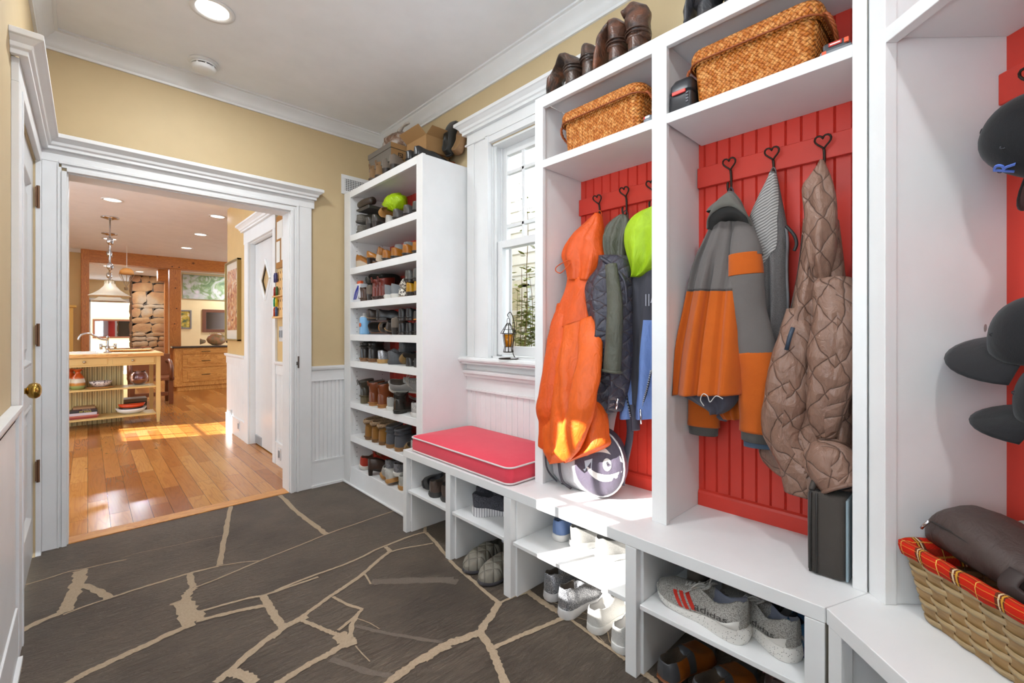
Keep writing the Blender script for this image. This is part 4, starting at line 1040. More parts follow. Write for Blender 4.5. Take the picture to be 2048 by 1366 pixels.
framed('framed_mirror', 'dark framed mirror on the wall seen through the far white doorway', 'mirror', .1, .95, .95, 1.5, 17.4, .05, plain('5a2e1e', .4), plain('c8c8c8', .02, 1))
sp2 = thing('newel_post', 'narrow yellow wooden post with a flat cap left of the timber frame', 'post', (-.16, 10.7, 0))
m = MB(); m.box(-.26, -.18, 10.6, 10.7, 0, 1.56); m.build('shaft', plain('d8a850', .5), sp2); m = MB(); m.box(-.29, -.14, 10.57, 10.73, 1.56, 1.6); m.build('cap', plain('d8a850', .5), sp2, bevel=.008)
# pendant lamps
MSHADE = plain('f2e8d6', .4); MSHADE.node_tree.nodes['Principled BSDF'].inputs['Transmission Weight'].default_value = .2; MSHADE.node_tree.nodes['Principled BSDF'].inputs['Roughness'].default_value = .6
def pendant(x, y, zs, lab):
    t = thing('pendant_lamp', lab, 'pendant lamp', (x, y, KZ), group='pendant lamps over the island')
    m = MB(); m.lathe([(0, 0), (.09, 0), (.09, -.012), (.05, -.02), (.03, -.03), (0, -.03)], (x, y, KZ), 20); m.build('canopy', MCHROME, t, smooth=True)
    m = MB(); m.tube([(x, y, KZ - .02), (x, y, zs + .2)], .008, 8)
    for z in (KZ - .3, KZ - .62): m.lathe([(.008, -.05), (.03, -.03), (.035, 0), (.03, .03), (.008, .05)], (x, y, z), 12)
    m.tube([(x + .02, y, KZ - .3), (x + .03, y, KZ - .35)], .006, 6); m.build('stem', MCHROME, t, smooth=True)
    m = MB(); m.lathe([(.04, .205), (.045, .18), (.05, .17), (.06, .14), (.1, .09), (.15, .05), (.205, .018), (.205, .01), (.15, .04), (.1, .08), (.055, .13), (.04, .16)], (x, y, zs), 28); m.build('lamp_shade', MSHADE, t, smooth=True)
    m = MB()
    for k in range(10): a = k * PI / 5; m.tube([(x + .02 * math.cos(a), y + .02 * math.sin(a), zs + .22), (x + .048 * math.cos(a), y + .048 * math.sin(a), zs + .2), (x + .05 * math.cos(a), y + .05 * math.sin(a), zs + .165)], .004, 4)
    m.build('fitter', plain('b8a888', .3, .7), t)
    m = MB(); m.lathe([(0, -.03), (.028, -.01), (.03, .02), (.015, .05), (0, .06)], (x, y, zs + .06), 12); m.build('bulb', emis('fff2da', 6), t, smooth=True)
    l = bpy.data.lights.new('bulb_light', 'POINT'); l.energy = 70; l.color = (.94, .97, 1); l.shadow_soft_size = .03; lo = bpy.data.objects.new('bulb_light', l); COL.objects.link(lo); lo.location = (x, y, zs + .135)
pendant(.205, 7.61, 1.59, 'cream pendant lamp over the island, nearer of the two'); pendant(.232, 8.88, 1.585, 'cream pendant lamp over the island, farther of the two')
pr = thing('hanging_balloon_ornament', 'orange parachute shaped ornament hanging before the stone chimney', 'ornament', (.48, 10, KZ))
m = MB(); m.tube([(.48, 10, KZ), (.48, 10, 2.22)], .004, 5); m.build('cord', plain('d8d0c4'), pr)
m = MB(); m.lathe([(0, .11), (.05, .1), (.09, .06), (.1, 0), (.092, 0), (.08, .055), (0, .098)], (.48, 10, 2.12), 20); m.build('canopy', plain('d8964e', .5), pr, smooth=True)
m = MB()
for k in range(8): a = k * PI / 4; m.tube([(.48 + .1 * math.cos(a), 10 + .1 * math.sin(a), 2.12), (.475, 10, 1.9)], .003, 4)
m.build('lines', plain('a89078'), pr)
m = MB(); m.lathe([(0, -.05), (.025, -.045), (.03, 0), (0, 0)], (.475, 10, 1.9), 12); m.build('basket', plain('8a6a48'), pr)
for k, (x, y) in enumerate(KCANS[:5]):
    can('recessed_light', x, y, KZ, .075, ['recessed kitchen ceiling light nearest the doorway on the left', 'recessed kitchen ceiling light nearest the yellow picture wall', 'middle recessed light of the right hand row in the kitchen', 'farthest recessed light of the right hand kitchen row', 'recessed kitchen light half behind the pendant stems'][k])
for k, (x, y) in enumerate([(.3, 12.4), (.85, 13.1)]): can('recessed_light', x, y, 2.5, .07, ['small recessed light beyond the timber beam, left one', 'small recessed light beyond the timber beam, right of the lamp stem'][k])
# ------------------------------------------------------------------ shoes: one of each kind is built, every further one is a copy
OUT_R = [(0, 0), (.012, .38), (.04, .62), (.1, .76), (.2, .8), (.33, .74), (.45, .76), (.58, .9), (.7, 1), (.8, .98), (.89, .82), (.95, .58), (.985, .3), (1, 0)]
OUT_P = [(0, 0), (.012, .36), (.04, .58), (.1, .7), (.2, .73), (.33, .66), (.45, .7), (.58, .88), (.68, .95), (.78, .88), (.88, .64), (.95, .38), (.985, .2), (1, 0)]
def outline(prof, L, W, n=26):
    ts = [.5 - .5 * math.cos(PI * i / n) for i in range(n + 1)]
    return ts, [interp(prof, t) * W / 2 for t in ts]
def shoe(kind, up, so='2a2624', li='5a5048', L=.268, W=.092, um=None, side=1, lace=None, hp=None, boot_h=0, slant=0, heel_h=None, pile=None, wedge=False, up2=None, stud=False, buckle=None):
    """x from heel to toe, z up; kinds: dress, heel, sneaker, boot, slipper, flat"""
    t_ = thing('shoe', 'shoe', 'shoe')
    prof = OUT_P if kind in ('dress', 'heel', 'flat') else OUT_R
    ts, ws = outline(prof, L, W)
    hh = {'dress': .022, 'heel': .05, 'flat': .008, 'sneaker': .028, 'boot': .026, 'slipper': .02}[kind] if heel_h is None else heel_h
    fs = {'sneaker': .020, 'slipper': .016, 'boot': .014}.get(kind, .006)          # sole thickness under the ball
    spring = {'sneaker': .014, 'boot': .006}.get(kind, .006)
    def zs(t):    # top of the sole
        b = fs + (hh - fs) * (1 if t < .22 else max(0, 1 - (t - .22) / .33)) if kind != 'slipper' else fs
        return b + spring * max(0, (t - .72) / .28) ** 2
    def zb(t):    # underside
        k = max(0, (t - .72) / .28) ** 2 * spring
        if kind in ('dress', 'heel', 'boot') and not wedge:
            th = .006 if kind != 'boot' else .012
            return max(0, zs(t) - th)
        return k
    cx = lambda t: side * .012 * (t - .35) * abs(t - .35)
    # upper
    HP = hp or {'dress': [(0, .055), (.06, .06), (.2, .05), (.33, .054), (.42, .066), (.5, .06), (.7, .042), (.88, .034), (1, .012)],
                'heel': [(0, .05), (.06, .052), (.2, .034), (.4, .028), (.55, .03), (.7, .032), (.88, .028), (1, .01)],
                'flat': [(0, .05), (.06, .05), (.2, .036), (.4, .03), (.6, .034), (.8, .034), (1, .012)],
                'sneaker': [(0, .06), (.05, .068), (.12, .058), (.26, .05), (.36, .066), (.44, .078), (.55, .066), (.72, .05), (.88, .04), (1, .014)],
                'boot': [(0, .07), (.1, .08), (.35, .082), (.48, .07), (.7, .05), (.88, .042), (1, .014)],
                'slipper': [(0, .045), (.08, .052), (.2, .05), (.32, .062), (.42, .072), (.58, .066), (.75, .056), (.9, .042), (1, .014)]}[kind]
    t1 = {'dress': .40, 'heel': .62, 'flat': .6, 'sneaker': .42, 'boot': 0, 'slipper': .34}[kind]
    def op(t): return 0 if t1 == 0 else max(0, min(1, (t - .015) / .03)) * max(0, min(1, (t1 - t) / .05))
    m = MB(); rows = []
    for t, w_ in zip(ts, ws):
        h = interp(HP, t); z0 = zs(t) - .002; o = op(t); x = L * t; R = []
        w2 = w_ * 1.0
        lean = -.006 * max(0, 1 - t / .06) if kind in ('sneaker',) else 0
        wall = [(1.0, 0), (1.03, .2), (1.0, .42), (.92, .64), (.82, .82), (.72, .93)]
        cl = [(.56, .975), (.38, .99), (.19, 1.0), (0, 1.003)]; opn = [(.66, .985), (.62, .8), (.58, .4), (0, .16)]
        half = [(w2 * a, z0 + h * b) for a, b in wall] + [(w2 * lerp(a, c, o), z0 + h * lerp(b, d, o)) for (a, b), (c, d) in zip(cl, opn)]
        for y, z in half: R.append((x + lean * (z - z0) / max(h, .001), y + cx(t) * L / .285, z))
        for y, z in half[-2::-1]: R.append((x + lean * (z - z0) / max(h, .001), -y + cx(t) * L / .285, z))
        rows.append(R)
    nj = len(rows[0])
    b = len(m.v)
    for r in rows: m.v += r
    for i in range(len(rows) - 1):
        for j in range(nj - 1):
            tt = (ts[i] + ts[i + 1]) / 2
            m.cur = 1 if (6 <= j <= nj - 8 and op(tt) > .5) else (2 if up2 and up2(tt, j, nj) else 0)
            m.face((b + i * nj + j, b + i * nj + j + 1, b + (i + 1) * nj + j + 1, b + (i + 1) * nj + j))
    mu = um or leather(up); ml = cloth(li, .9)
    o = m.build('upper', [mu, ml] + ([leather(up2.c) if not hasattr(up2, 'm') else up2.m] if up2 else []), t_, smooth=True)
    # sole
    m = MB(); fl = {'sneaker': 1.07, 'slipper': 1.03, 'boot': 1.05, 'dress': 1.04}.get(kind, 1.0)
    ext = .006 * (fl > 1)
    top, mid, bot = [], [], []
    pts = [(t, w_) for t, w_ in zip(ts, ws)] + [(t, -w_) for t, w_ in list(zip(ts, ws))[-2:0:-1]]
    for t, w_ in pts:
        e = (-ext if t < .02 else ext if t > .98 else 0)
        y = w_ * fl + cx(t) * L / .285
        top.append((L * t + e, y, zs(t))); mid.append((L * t + e * 1.4, y * 1.03, (zs(t) + zb(t)) / 2)); bot.append((L * t + e * .4, y * .94, zb(t)))
    m.grid([bot, mid, top], cu=True, capa=True, capb=True)
    ms = plain(so, .55, bump=.1) if not isinstance(so, bpy.types.Material) else so
    m.build('sole', ms, t_, auto=50)
    if kind in ('dress', 'heel', 'boot') and not wedge and hh > .015:
        m = MB(); te = .27 if kind != 'heel' else .15; k = 1 if kind != 'heel' else .62
        hp_ = [(t, w_) for t, w_ in zip(ts, ws) if t <= te]
        hp_ = hp_ + [(t, -w_) for t, w_ in hp_[:0:-1]]
        a = [(L * (t * (1 if kind != 'heel' else .8) + (.0 if kind != 'heel' else .015)), w_ * .97 * k + cx(t), 0) for t, w_ in hp_]; c = [(L * t, w_ * 1.0, zs(t) - (.006 if kind != 'boot' else .012) + .001) for t, w_ in hp_]
        m.grid([a, c], cu=True, capa=True, capb=True); m.build('heel', ms if kind == 'boot' else plain('2a211c', .4), t_, auto=50)
    if boot_h:
        m = MB(); rows = []; xm, rx, ry = L * .2, L * .2, W * .41
        zz = [.045, .07, .1] + [.1 + (boot_h - .1) * k / 5 for k in range(1, 6)]
        def ring(z, s, dx=0, off=0):
            out = []
            for k in range(22):
                a = 2 * PI * k / 22; f = min(1, max(0, (z - .05) / .06)); wv = 1 + .035 * math.sin(3 * a + z * 70) * (z > .09)
                ex = rx * (1.0 if math.cos(a) < 0 else lerp(1.5, 1.08, f)); out.append((xm + dx + ex * s * wv * math.cos(a), ry * s * wv * math.sin(a), z + hh * .3 + off * math.cos(a)))
            return out
        for z in zz: g = 1 + .12 * (z - .1) / max(.05, boot_h - .1) if z > .1 else (.96 if z > .05 else .9); rows.append(ring(z, g, -slant * max(0, z - .08), .008 if z > boot_h - .02 else 0))
        rows.append([(p[0] * .97 + xm * .03, p[1] * .94, p[2] + .003) for p in rows[-1]]); nb = len(rows)
        for z in (boot_h - .03, .09): rows.append(ring(z, .9, -slant * max(0, z - .08)))
        nn = len(rows[0]); b = 0
        for r in rows: m.v += r
        for i in range(len(rows) - 1):
            m.cur = 1 if i >= nb - 1 else 0
            for j in range(nn): m.face((i * nn + j, i * nn + (j + 1) % nn, (i + 1) * nn + (j + 1) % nn, (i + 1) * nn + j))
        m.cur = 1; m.face([(len(rows) - 1) * nn + j for j in range(nn)])
        m.build('shaft', [mu, cloth(pile or li, .95)], t_, smooth=True)
        if pile:
            m = MB(); top = rows[nb - 2]; m.tube(top, .014, 8, closed=True); m.build('fleece_collar', knit(pile, '6e5c48', 180), t_, smooth=True)
        if buckle:
            m = MB()
            for z in (.1, .125, .15):
                if z < boot_h: m.tube(ring(z, 1.03), .006, 6, closed=True, flat=.5); m.tube([(xm - .01, ry * 1.1, z + hh * .3 - .006), (xm + .015, ry * 1.1, z + hh * .3 - .006), (xm + .015, ry * 1.1, z + hh * .3 + .008), (xm - .01, ry * 1.1, z + hh * .3 + .008)], .002, 4, closed=True)
            m.build('strap', plain(buckle, .35), t_, smooth=True)
        else:
            m = MB(); p = rows[nb - 2][11]; m.tube(cr([(p[0] + .002, -.008, p[2] - .02), (p[0] - .004, -.007, p[2] + .012), (p[0] - .004, .007, p[2] + .012), (p[0] + .002, .008, p[2] - .02)], 4), .003, 5); m.build('pull_tab', mu, t_, smooth=True)
    if lace:
        m = MB(); c = .40 if not boot_h else .42
        for k in range(5):
            t = c + .035 + k * .05; h = interp(HP, t); z = zs(t) + h * .985; yy = W * .19
            m.tube([(L * t, -yy, z - .006), (L * (t - .012), 0, z + .004), (L * t, yy, z - .006)], .0026, 5); m.tube([(L * t, yy, z - .006), (L * (t + .02), 0, z + .003), (L * (t + .045), -yy, interp(HP, t + .045) * .97 + zs(t) - .004)], .0024, 5)
        z = zs(c) + interp(HP, c) + .002
        for s in (-1, 1): m.tube(cr([(L * c, 0, z), (L * (c + .03), s * .03, z + .014), (L * (c + .09), s * .045, z - .005), (L * (c + .06), s * .02, z), (L * c, 0, z)], 4), .0024, 5); m.tube(cr([(L * c, 0, z), (L * (c + .06), s * .03, z - .002), (L * (c + .16), s * .05, z - .026)], 4), .0022, 5)
        m.build('laces', cloth(lace), t_, smooth=True)
        if not boot_h:
            m = MB(); t0 = .36; z = zs(t0) + interp(HP, t0)
            m.grid([[(L * (.5), s * W * .2, zs(.5) + interp(HP, .5) * .97) for s in (-1, -.5, 0, .5, 1)], [(L * .42, s * W * .24, z + .004 - abs(s) * .006) for s in (-1, -.5, 0, .5, 1)], [(L * .345, s * W * .22, z + .026 - abs(s) * .01) for s in (-1, -.5, 0, .5, 1)]]); m.build('tongue', mu, t_, smooth=True, solid=.005)
    if stud:
        m = MB()
        for k in range(9):
            for s in (-1, 1):
                t = .12 + k * .08; w_ = interp(prof, t) * W / 2; m.lathe([(0, 0), (.004, .001), (0, .005)], (0, 0, 0), 6, Matrix.Translation((L * t, s * w_ * .97, zs(t) + interp(HP, t) * .55)) @ Matrix.Rotation(-s * PI / 2, 4, 'X'))
        m.build('studs', plain('d8d4c8', .3, .6), t_)
        m.build
    t_['_zs'] = 0
    return t_
class Two:
    """second leather on some sections of the upper"""
    def __init__(s, c, f, m=None): s.c = c; s.f = f; s.__dict__.update({'m': m} if m else {})
    def __call__(s, t, j, nj): return s.f(t, j, nj)
PROTO = {}
def put(key, label, x, y, z, rz=0, pitch=0, roll=0, scale=1, group=None, name=None, cat='shoe', gap=.0006):
    """place the prototype (or a copy of it), resting on height z after any tilt; rz 0 = toe to the wall"""
    if key not in PROTO: PROTO[key] = [SPEC[key](), False]
    src, used = PROTO[key]
    o = copy_tree(src) if used else src
    PROTO[key][1] = True
    E_ = Euler((roll, pitch, rz), 'XYZ'); R = E_.to_matrix()
    zmin = min((R @ (v.co * scale)).z for c in src.children for v in c.data.vertices)
    o.rotation_euler = E_; o.scale = (scale,) * 3; o.location = (x, y, z - zmin + gap)
    o.name = name or {'boot': 'boot', 'slipper': 'slipper'}.get(KIND.get(key), 'shoe')
    return tag(o, label, cat, group)
SPEC = {}; KIND = {}
def spec(key, kind, *a, **k): SPEC[key] = lambda: shoe(kind, *a, **k); KIND[key] = kind
G_M, G_S, G_RUN = knit('a8a49c', '6c6a68'), knit('c9c6c2', '8d8a86'), knit('b4b0aa', '84807a', 420)
speck = N('speckled_sole'); n_ = speck.n('ShaderNodeTexVoronoi', i_Vector=speck.coord(), i_Scale=170).outputs[0]
MSPECK = speck.fin(speck.ramp(n_, [(.17, '2a2826'), (.22, 'dedad4')]), .6)
GLIT = N('silver_glitter'); g_ = GLIT.n('ShaderNodeTexVoronoi', i_Vector=GLIT.coord(), i_Scale=600); gs_ = GLIT.n('ShaderNodeSeparateColor', i_0=g_.outputs['Color']).outputs[0]
MGLIT = GLIT.fin(GLIT.ramp(gs_, [(0, '54565a'), (.6, '9a9ca2'), (1, 'e8e8ec')]), .3, metal=.5)
def ribbed():
    q = N('ribbed_sole'); x = q.n('ShaderNodeSeparateXYZ', i_0=q.coord()).outputs[0]
    f = q.math('FRACT', q.math('MULTIPLY', x, 80)); return q.fin(q.ramp(f, [(.0, '77767c'), (.25, '8a8990'), (.35, 'dcdadc'), (1, 'd4d2d4')]), .5, q.bump(f, .4, .004))
def zebra():
    q = N('zebra_print'); n = q.noise(q.coord(), 26, 2, .5, 3).outputs[0]; return q.fin(q.ramp(n, [(.47, '4a4440'), (.52, 'dcd6cc')]), .5)
spec('suede_bootie', 'boot', '8a6a48', '4a3a2c', um=cloth('8a6a48'), boot_h=.11)
spec('grey_heel', 'heel', '756a60', '4a4038', um=cloth('75695e'), hp=[(0, .06), (.06, .07), (.2, .06), (.4, .05), (.55, .04), (.88, .03), (1, .01)])
spec('black_dress', 'dress', '2c2a2b', '1c1a1a', '6a4a30', L=.3)
spec('russet', 'dress', 'a0481c', '2a1a12', '4a2a1a')
spec('sandal_sole', 'flat', 'a07850', '6a4a32', 'b08a60', W=.105)
spec('black_clog', 'slipper', '34332f', '2a2826', '4a4640')
spec('pewter', 'dress', '5e5a58', '2c2826', '3a3634')
spec('grey_pump', 'heel', '4e4844', '2a2624', '38322e')
spec('white_flat', 'flat', 'c8c4c0', '9a948c', 'b0a89c')
spec('tan_sole', 'flat', 'b8803a', 'c08a4a', '9a6a3a')
spec('fur_slipper', 'slipper', '6e6860', '4a443e', um=knit('7a746c', '4a4640', 300))
spec('tan_oxford', 'dress', 'b8701e', '4a4644', '9a9894')
spec('tan_pump', 'heel', 'b8741c', '3a2a1c', 'c8a880')
spec('tan_wedge', 'heel', 'b06c1c', 'b0a08c', '8a5a2a', wedge=True)
spec('brown_clog', 'boot', '5a3a2c', '4a3424', boot_h=.085)
spec('brown_shoe', 'dress', '40342e', '8a7050', '2c2420')
spec('red_boot', 'boot', '7e2a1c', '3a2018', boot_h=.14)
spec('canvas', 'sneaker', '8e9094', 'c8c6c0', um=cloth('85888c'), hp=[(0, .07), (.1, .062), (.3, .06), (.42, .07), (.6, .055), (.88, .04), (1, .014)])
spec('zebra', 'flat', 'c0b8b0', '9a8a78', um=zebra())
spec('mustard', 'heel', 'c8900c', '4a3c34', 'd8a020', heel_h=.03, hp=[(0, .06), (.1, .055), (.3, .045), (.5, .04), (.8, .034), (1, .01)])
spec('grey_loafer', 'dress', '66635f', '4c4a48', '44403c')
spec('orange_sole', 'flat', '3a3430', 'c87a20', '2a2624', W=.105)
spec('black_loafer', 'dress', '1f1d1f', '141314', '2a2624')
spec('ankle_boot', 'boot', '2c2624', '7a5432', boot_h=.13, buckle='1c1816')
spec('glitter_grey', 'sneaker', '9a9894', 'b08a54', um=MGLIT)
spec('grey_runner', 'sneaker', '5e5f63', '47484c', '3a3a3e', um=nylon('585a5e'), lace='2e2e32')
spec('studded', 'flat', '2a2726', '4a4442', stud=True)
spec('olive', 'flat', '8a6a34', '6a4a28')
spec('olive_bootie', 'boot', '4a4438', '54482e', boot_h=.15, heel_h=.06, slant=.25)
spec('chestnut_boot', 'boot', '8a441c', '9a6834', boot_h=.16)
spec('canvas_white', 'sneaker', 'c4c2be', 'd8d4cc', um=cloth('aaa8a4'), lace='d0ccc4')
spec('patent_boot', 'boot', '34302a', '2c2a24', boot_h=.12, um=leather('302c28', rough=.12))
spec('silver_runner', 'sneaker', 'b4b0ac', 'd0ccc8', um=knit('bab6b2', '7a7674'), lace='d8d4d0')
spec('fleece_boot', 'boot', '946428', '6e4a20', um=cloth('94662c'), boot_h=.13, pile='a08468', lace='7a4c20')
spec('buckle_boot', 'boot', '55565a', '8a6238', um=cloth('55555a'), boot_h=.14, buckle='3a3a3e')
spec('red_sneaker', 'sneaker', 'b83422', 'dad4cc', '6a4a3a', um=cloth('b83a26'), lace='8a6a4a')
spec('brown_pump', 'heel', '4a342a', '2e241e', '3a2a22', hp=[(0, .07), (.06, .075), (.2, .07), (.42, .075), (.55, .06), (.88, .03), (1, .01)])
spec('white_sneaker', 'sneaker', 'd2cec6', 'b08048', 'a8a49c', um=leather('cfcbc2'), lace='d8d4cc')
spec('tweed_sneaker', 'sneaker', '807e80', 'd0ccc4', um=knit('8a888a', '4e4c4e'), lace='b8b4ac')
spec('black_slipper', 'slipper', '2e2e30', '26262a', '5a5a5e', um=cloth('343436'))
spec('trail_shoe', 'sneaker', '5a4a42', '3a3836', um=nylon('5c4c44'), lace='4a403a')
spec('rib_sneaker', 'sneaker', '43444c', ribbed(), '3a3a40', um=knit('5c5c64', '2e2e34', 330), lace='3a3a40', heel_h=.045, W=.105)
spec('quilt_slipper', 'slipper', '7c776c', '4c4a4e', '5a564c', L=.30, W=.112, um=None)
spec('stripe_slipper', 'slipper', 'b8c8dc', 'd8dce4', '8a9ab0', um=None)
spec('blue_shoe', 'sneaker', '6880ac', 'd8d6d4', '4a5a7a', um=leather('6880ac', '5a72a0', .5))
spec('mesh_runner', 'sneaker', '9a9894', 'b2b0ac', '6e6c6a', um=knit('a4a29e', '86847f', 700), lace='8e8c88')
spec('glitter', 'sneaker', 'a0a2a8', 'd8d6d6', um=MGLIT, hp=[(0, .085), (.08, .085), (.2, .07), (.4, .078), (.6, .055), (.88, .04), (1, .014)], heel_h=.035)
spec('white_runner', 'sneaker', 'dedcd8', 'e4e2de', 'a8a6a4', um=knit('e2e0dc', 'c4c2be', 700), lace='e0e0e0')
spec('suede_grey', 'boot', '6e645a', '5a4a3c', um=cloth('6e655c'), boot_h=.11)
spec('blue_runner', 'sneaker', '2f5f86', '22305a', '1c2a40', um=nylon('2f6288'), lace='c8d4dc')
spec('pink_shoe', 'sneaker', '8a6e68', 'b8b0aa', '6a5450', um=leather('86706a'), lace='a02a40')
def quilted(c, c2, sc=.05, name='quilt'):
    q = N(name); v = q.coord(); sp_ = q.n('ShaderNodeSeparateXYZ', i_0=v)
    a = q.math('FRACT', q.math('MULTIPLY', q.math('ADD', sp_.outputs[0], sp_.outputs[1]), 1 / sc)); b = q.math('FRACT', q.math('MULTIPLY', q.math('SUBTRACT', sp_.outputs[0], sp_.outputs[1]), 1 / sc))
    d = q.math('MINIMUM', q.math('ABSOLUTE', q.math('SUBTRACT', a, .5)), q.math('ABSOLUTE', q.math('SUBTRACT', b, .5)))
    h = q.ramp(d, [(0, '000000'), (.12, 'c0c0c0'), (.4, 'ffffff')])
    return q.fin(q.mix(q.ramp(d, [(.0, 'ffffff'), (.05, '000000')]), c, c2), .75, q.bump(h, .8, .01, q.bump(q.noise(q.coord(), 500, 2).outputs[0], .2, .002)))
def stripes():
    q = N('slipper_stripe'); v = q.coord(); f = q.n('ShaderNodeTexWave', i_Vector=v, i_Scale=9.0, i_Distortion=3.0).outputs[0]
    return q.fin(q.ramp(f, [(.4, 'c4d2e4'), (.5, '5a6c8c'), (.62, 'c4d2e4')]), .7)
SPEC['quilt_slipper'] = lambda: shoe('slipper', '7c776c', '4c4a4e', '5a564c', L=.30, W=.112, um=quilted('837d72', '605b52', .06))
SPEC['stripe_slipper'] = lambda: shoe('slipper', 'b8c8dc', 'd8dce4', '8a9ab0', um=stripes())
def brogue(t, j, nj): return t < .12 or .30 < t < .46 or t > .8
SPEC['brogue'] = lambda: shoe('dress', 'a85c1e', '7a4522', '4a3c30', L=.30, W=.108, up2=Two('55565a', brogue), heel_h=.026); KIND['brogue'] = 'dress'
# ------------------------------------------------------------------ shoes on the tall cabinet, shelf by shelf (left = far end)
SN = ['top shelf', 'second shelf', 'third shelf', 'fourth shelf', 'fifth shelf', 'sixth shelf', 'seventh shelf', 'bottom shelf']
def yc_(px, x): return onx(px, 662, x).y
def row(shelf, items):
    z = SH[shelf] if shelf >= 0 else 2.218; L = []
    for it in items:
        key, px, lab = it[:3]; kw = dict(it[3]) if len(it) > 3 else {}
        x = kw.pop('x', XS + .012); dz = kw.pop('dz', 0); yy = kw.pop('y', None); L.append([yy if yy is not None else yc_(px, x), key, lab, x, dz, kw])
    fl = sorted([l for l in L if l[4] == 0], key=lambda l: -l[0])          # those standing on the shelf itself keep clear of each other
    gap = lambda a, b: .047 * (1.25 if abs(a[5].get('rz', 0)) > .3 else 1) + .047 * (1.25 if abs(b[5].get('rz', 0)) > .3 else 1)
    for _ in range(60):
        for a, b in zip(fl, fl[1:]):
            d = gap(a, b) - (a[0] - b[0])
            if d > 0: a[0] += d / 2; b[0] -= d / 2
        fl[0][0] = min(fl[0][0], 3.235); fl[-1][0] = max(fl[-1][0], 2.396)
    for yy, key, lab, x, dz, kw in L: put(key, lab, x, yy, z + dz, **kw)
T = dict
row(-1, [('suede_bootie', 740, 'tan suede bootie at the far left on top of the tall cabinet'), ('suede_bootie', 752, 'tan suede bootie beside the grey heels on top of the tall cabinet'),
 ('grey_heel', 765, 'taupe high heel on top of the cabinet, left of the pair under the shoe box'), ('grey_heel', 780, 'taupe high heel on top of the cabinet, right of the pair under the shoe box'),
 ('black_dress', 822, 'black polished dress shoe showing only its heel on top of the cabinet', T(y=2.43)), ('black_dress', 835, 'black polished dress shoe along the front right edge on top of the cabinet', T(y=2.335)),
 ])
row(0, [('fur_slipper', 712, 'grey furry slipper lying at the bottom left of the top shelf stack', T(y=3.19)), ('fur_slipper', 712, 'grey furry slipper in the middle of the top shelf stack', T(y=3.20, dz=.082)),
 ('grey_pump', 733, 'dark pewter pump at the left of the top shelf', T(y=3.05)), ('grey_pump', 745, 'dark pewter pump beside its twin on the top shelf', T(y=2.955)),
 ('tan_sole', 757, 'flat shoe lying on its side showing a tan sole under the lime bag', T(y=2.86, dz=.06, roll=1.2, pitch=-.3)),
 ('white_flat', 776, 'off white flat shoe right of the lime bag on the top shelf', T(y=2.755)), ('pewter', 790, 'black dress shoe in the middle right of the top shelf', T(y=2.655)),
 ('pewter', 811, 'pewter dress shoe second from right on the top shelf', T(y=2.52)), ('pewter', 826, 'pewter dress shoe at the right end of the top shelf', T(y=2.41))])
row(1, [('tan_wedge', 715, 'tan wedge shoe lying sideways at the left of the second shelf', T(y=3.24, rz=-1.15, x=XS + .03)), ('tan_pump', 745, 'tan pump turned sideways on the second shelf', T(y=3.04, rz=-.75)),
 ('tan_wedge', 760, 'tan sandal with a pale sole beside the pump on the second shelf', T(y=2.90, roll=.4)), ('tan_oxford', 771, 'tan oxford partly hidden at the left of its pair on the second shelf', T(y=2.80)), ('tan_oxford', 788, 'tan oxford with grey lining on the second shelf', T(y=2.68)),
 ('tan_oxford', 811, 'tan oxford second from right on the second shelf', T(y=2.53)), ('tan_oxford', 828, 'tan oxford at the right end of the second shelf', T(y=2.41))])
row(2, [('brown_clog', 733, 'brown leather ankle shoe lying on its side under the flipped clog', T(y=3.06)), ('black_clog', 735, 'flipped dark clog with its sole outward on the third shelf', T(y=3.06, dz=.105, roll=1.2, rz=-.12)),
 ('grey_heel', 750, 'grey high heel beside the brown ankle shoe on the third shelf', T(y=2.955)), ('red_boot', 757, 'dark red leather boot on the third shelf, left one', T(y=2.875)), ('red_boot', 768, 'dark red leather boot on the third shelf, right one', T(y=2.80)),
 ('canvas', 777, 'grey canvas slip on with white sole, left of the pair on the third shelf', T(y=2.715)), ('canvas', 787, 'grey canvas slip on with white sole, right of the pair on the third shelf', T(y=2.64)), ('zebra', 798, 'black and white zebra flat lying against the slip ons', T(y=2.575, dz=.04, roll=.9)),
 ('zebra', 797, 'black and white zebra flat standing on the third shelf', T(y=2.575)), ('mustard', 809, 'mustard yellow heel, left of the pair on the third shelf', T(y=2.50)), ('mustard', 823, 'mustard yellow heel, right of the pair on the third shelf', T(y=2.41)),
 ('grey_loafer', 811, 'grey loafer stacked on the left mustard heel', T(y=2.50, dz=.09)), ('grey_loafer', 826, 'grey loafer stacked on the right mustard heel', T(y=2.405, dz=.09))])
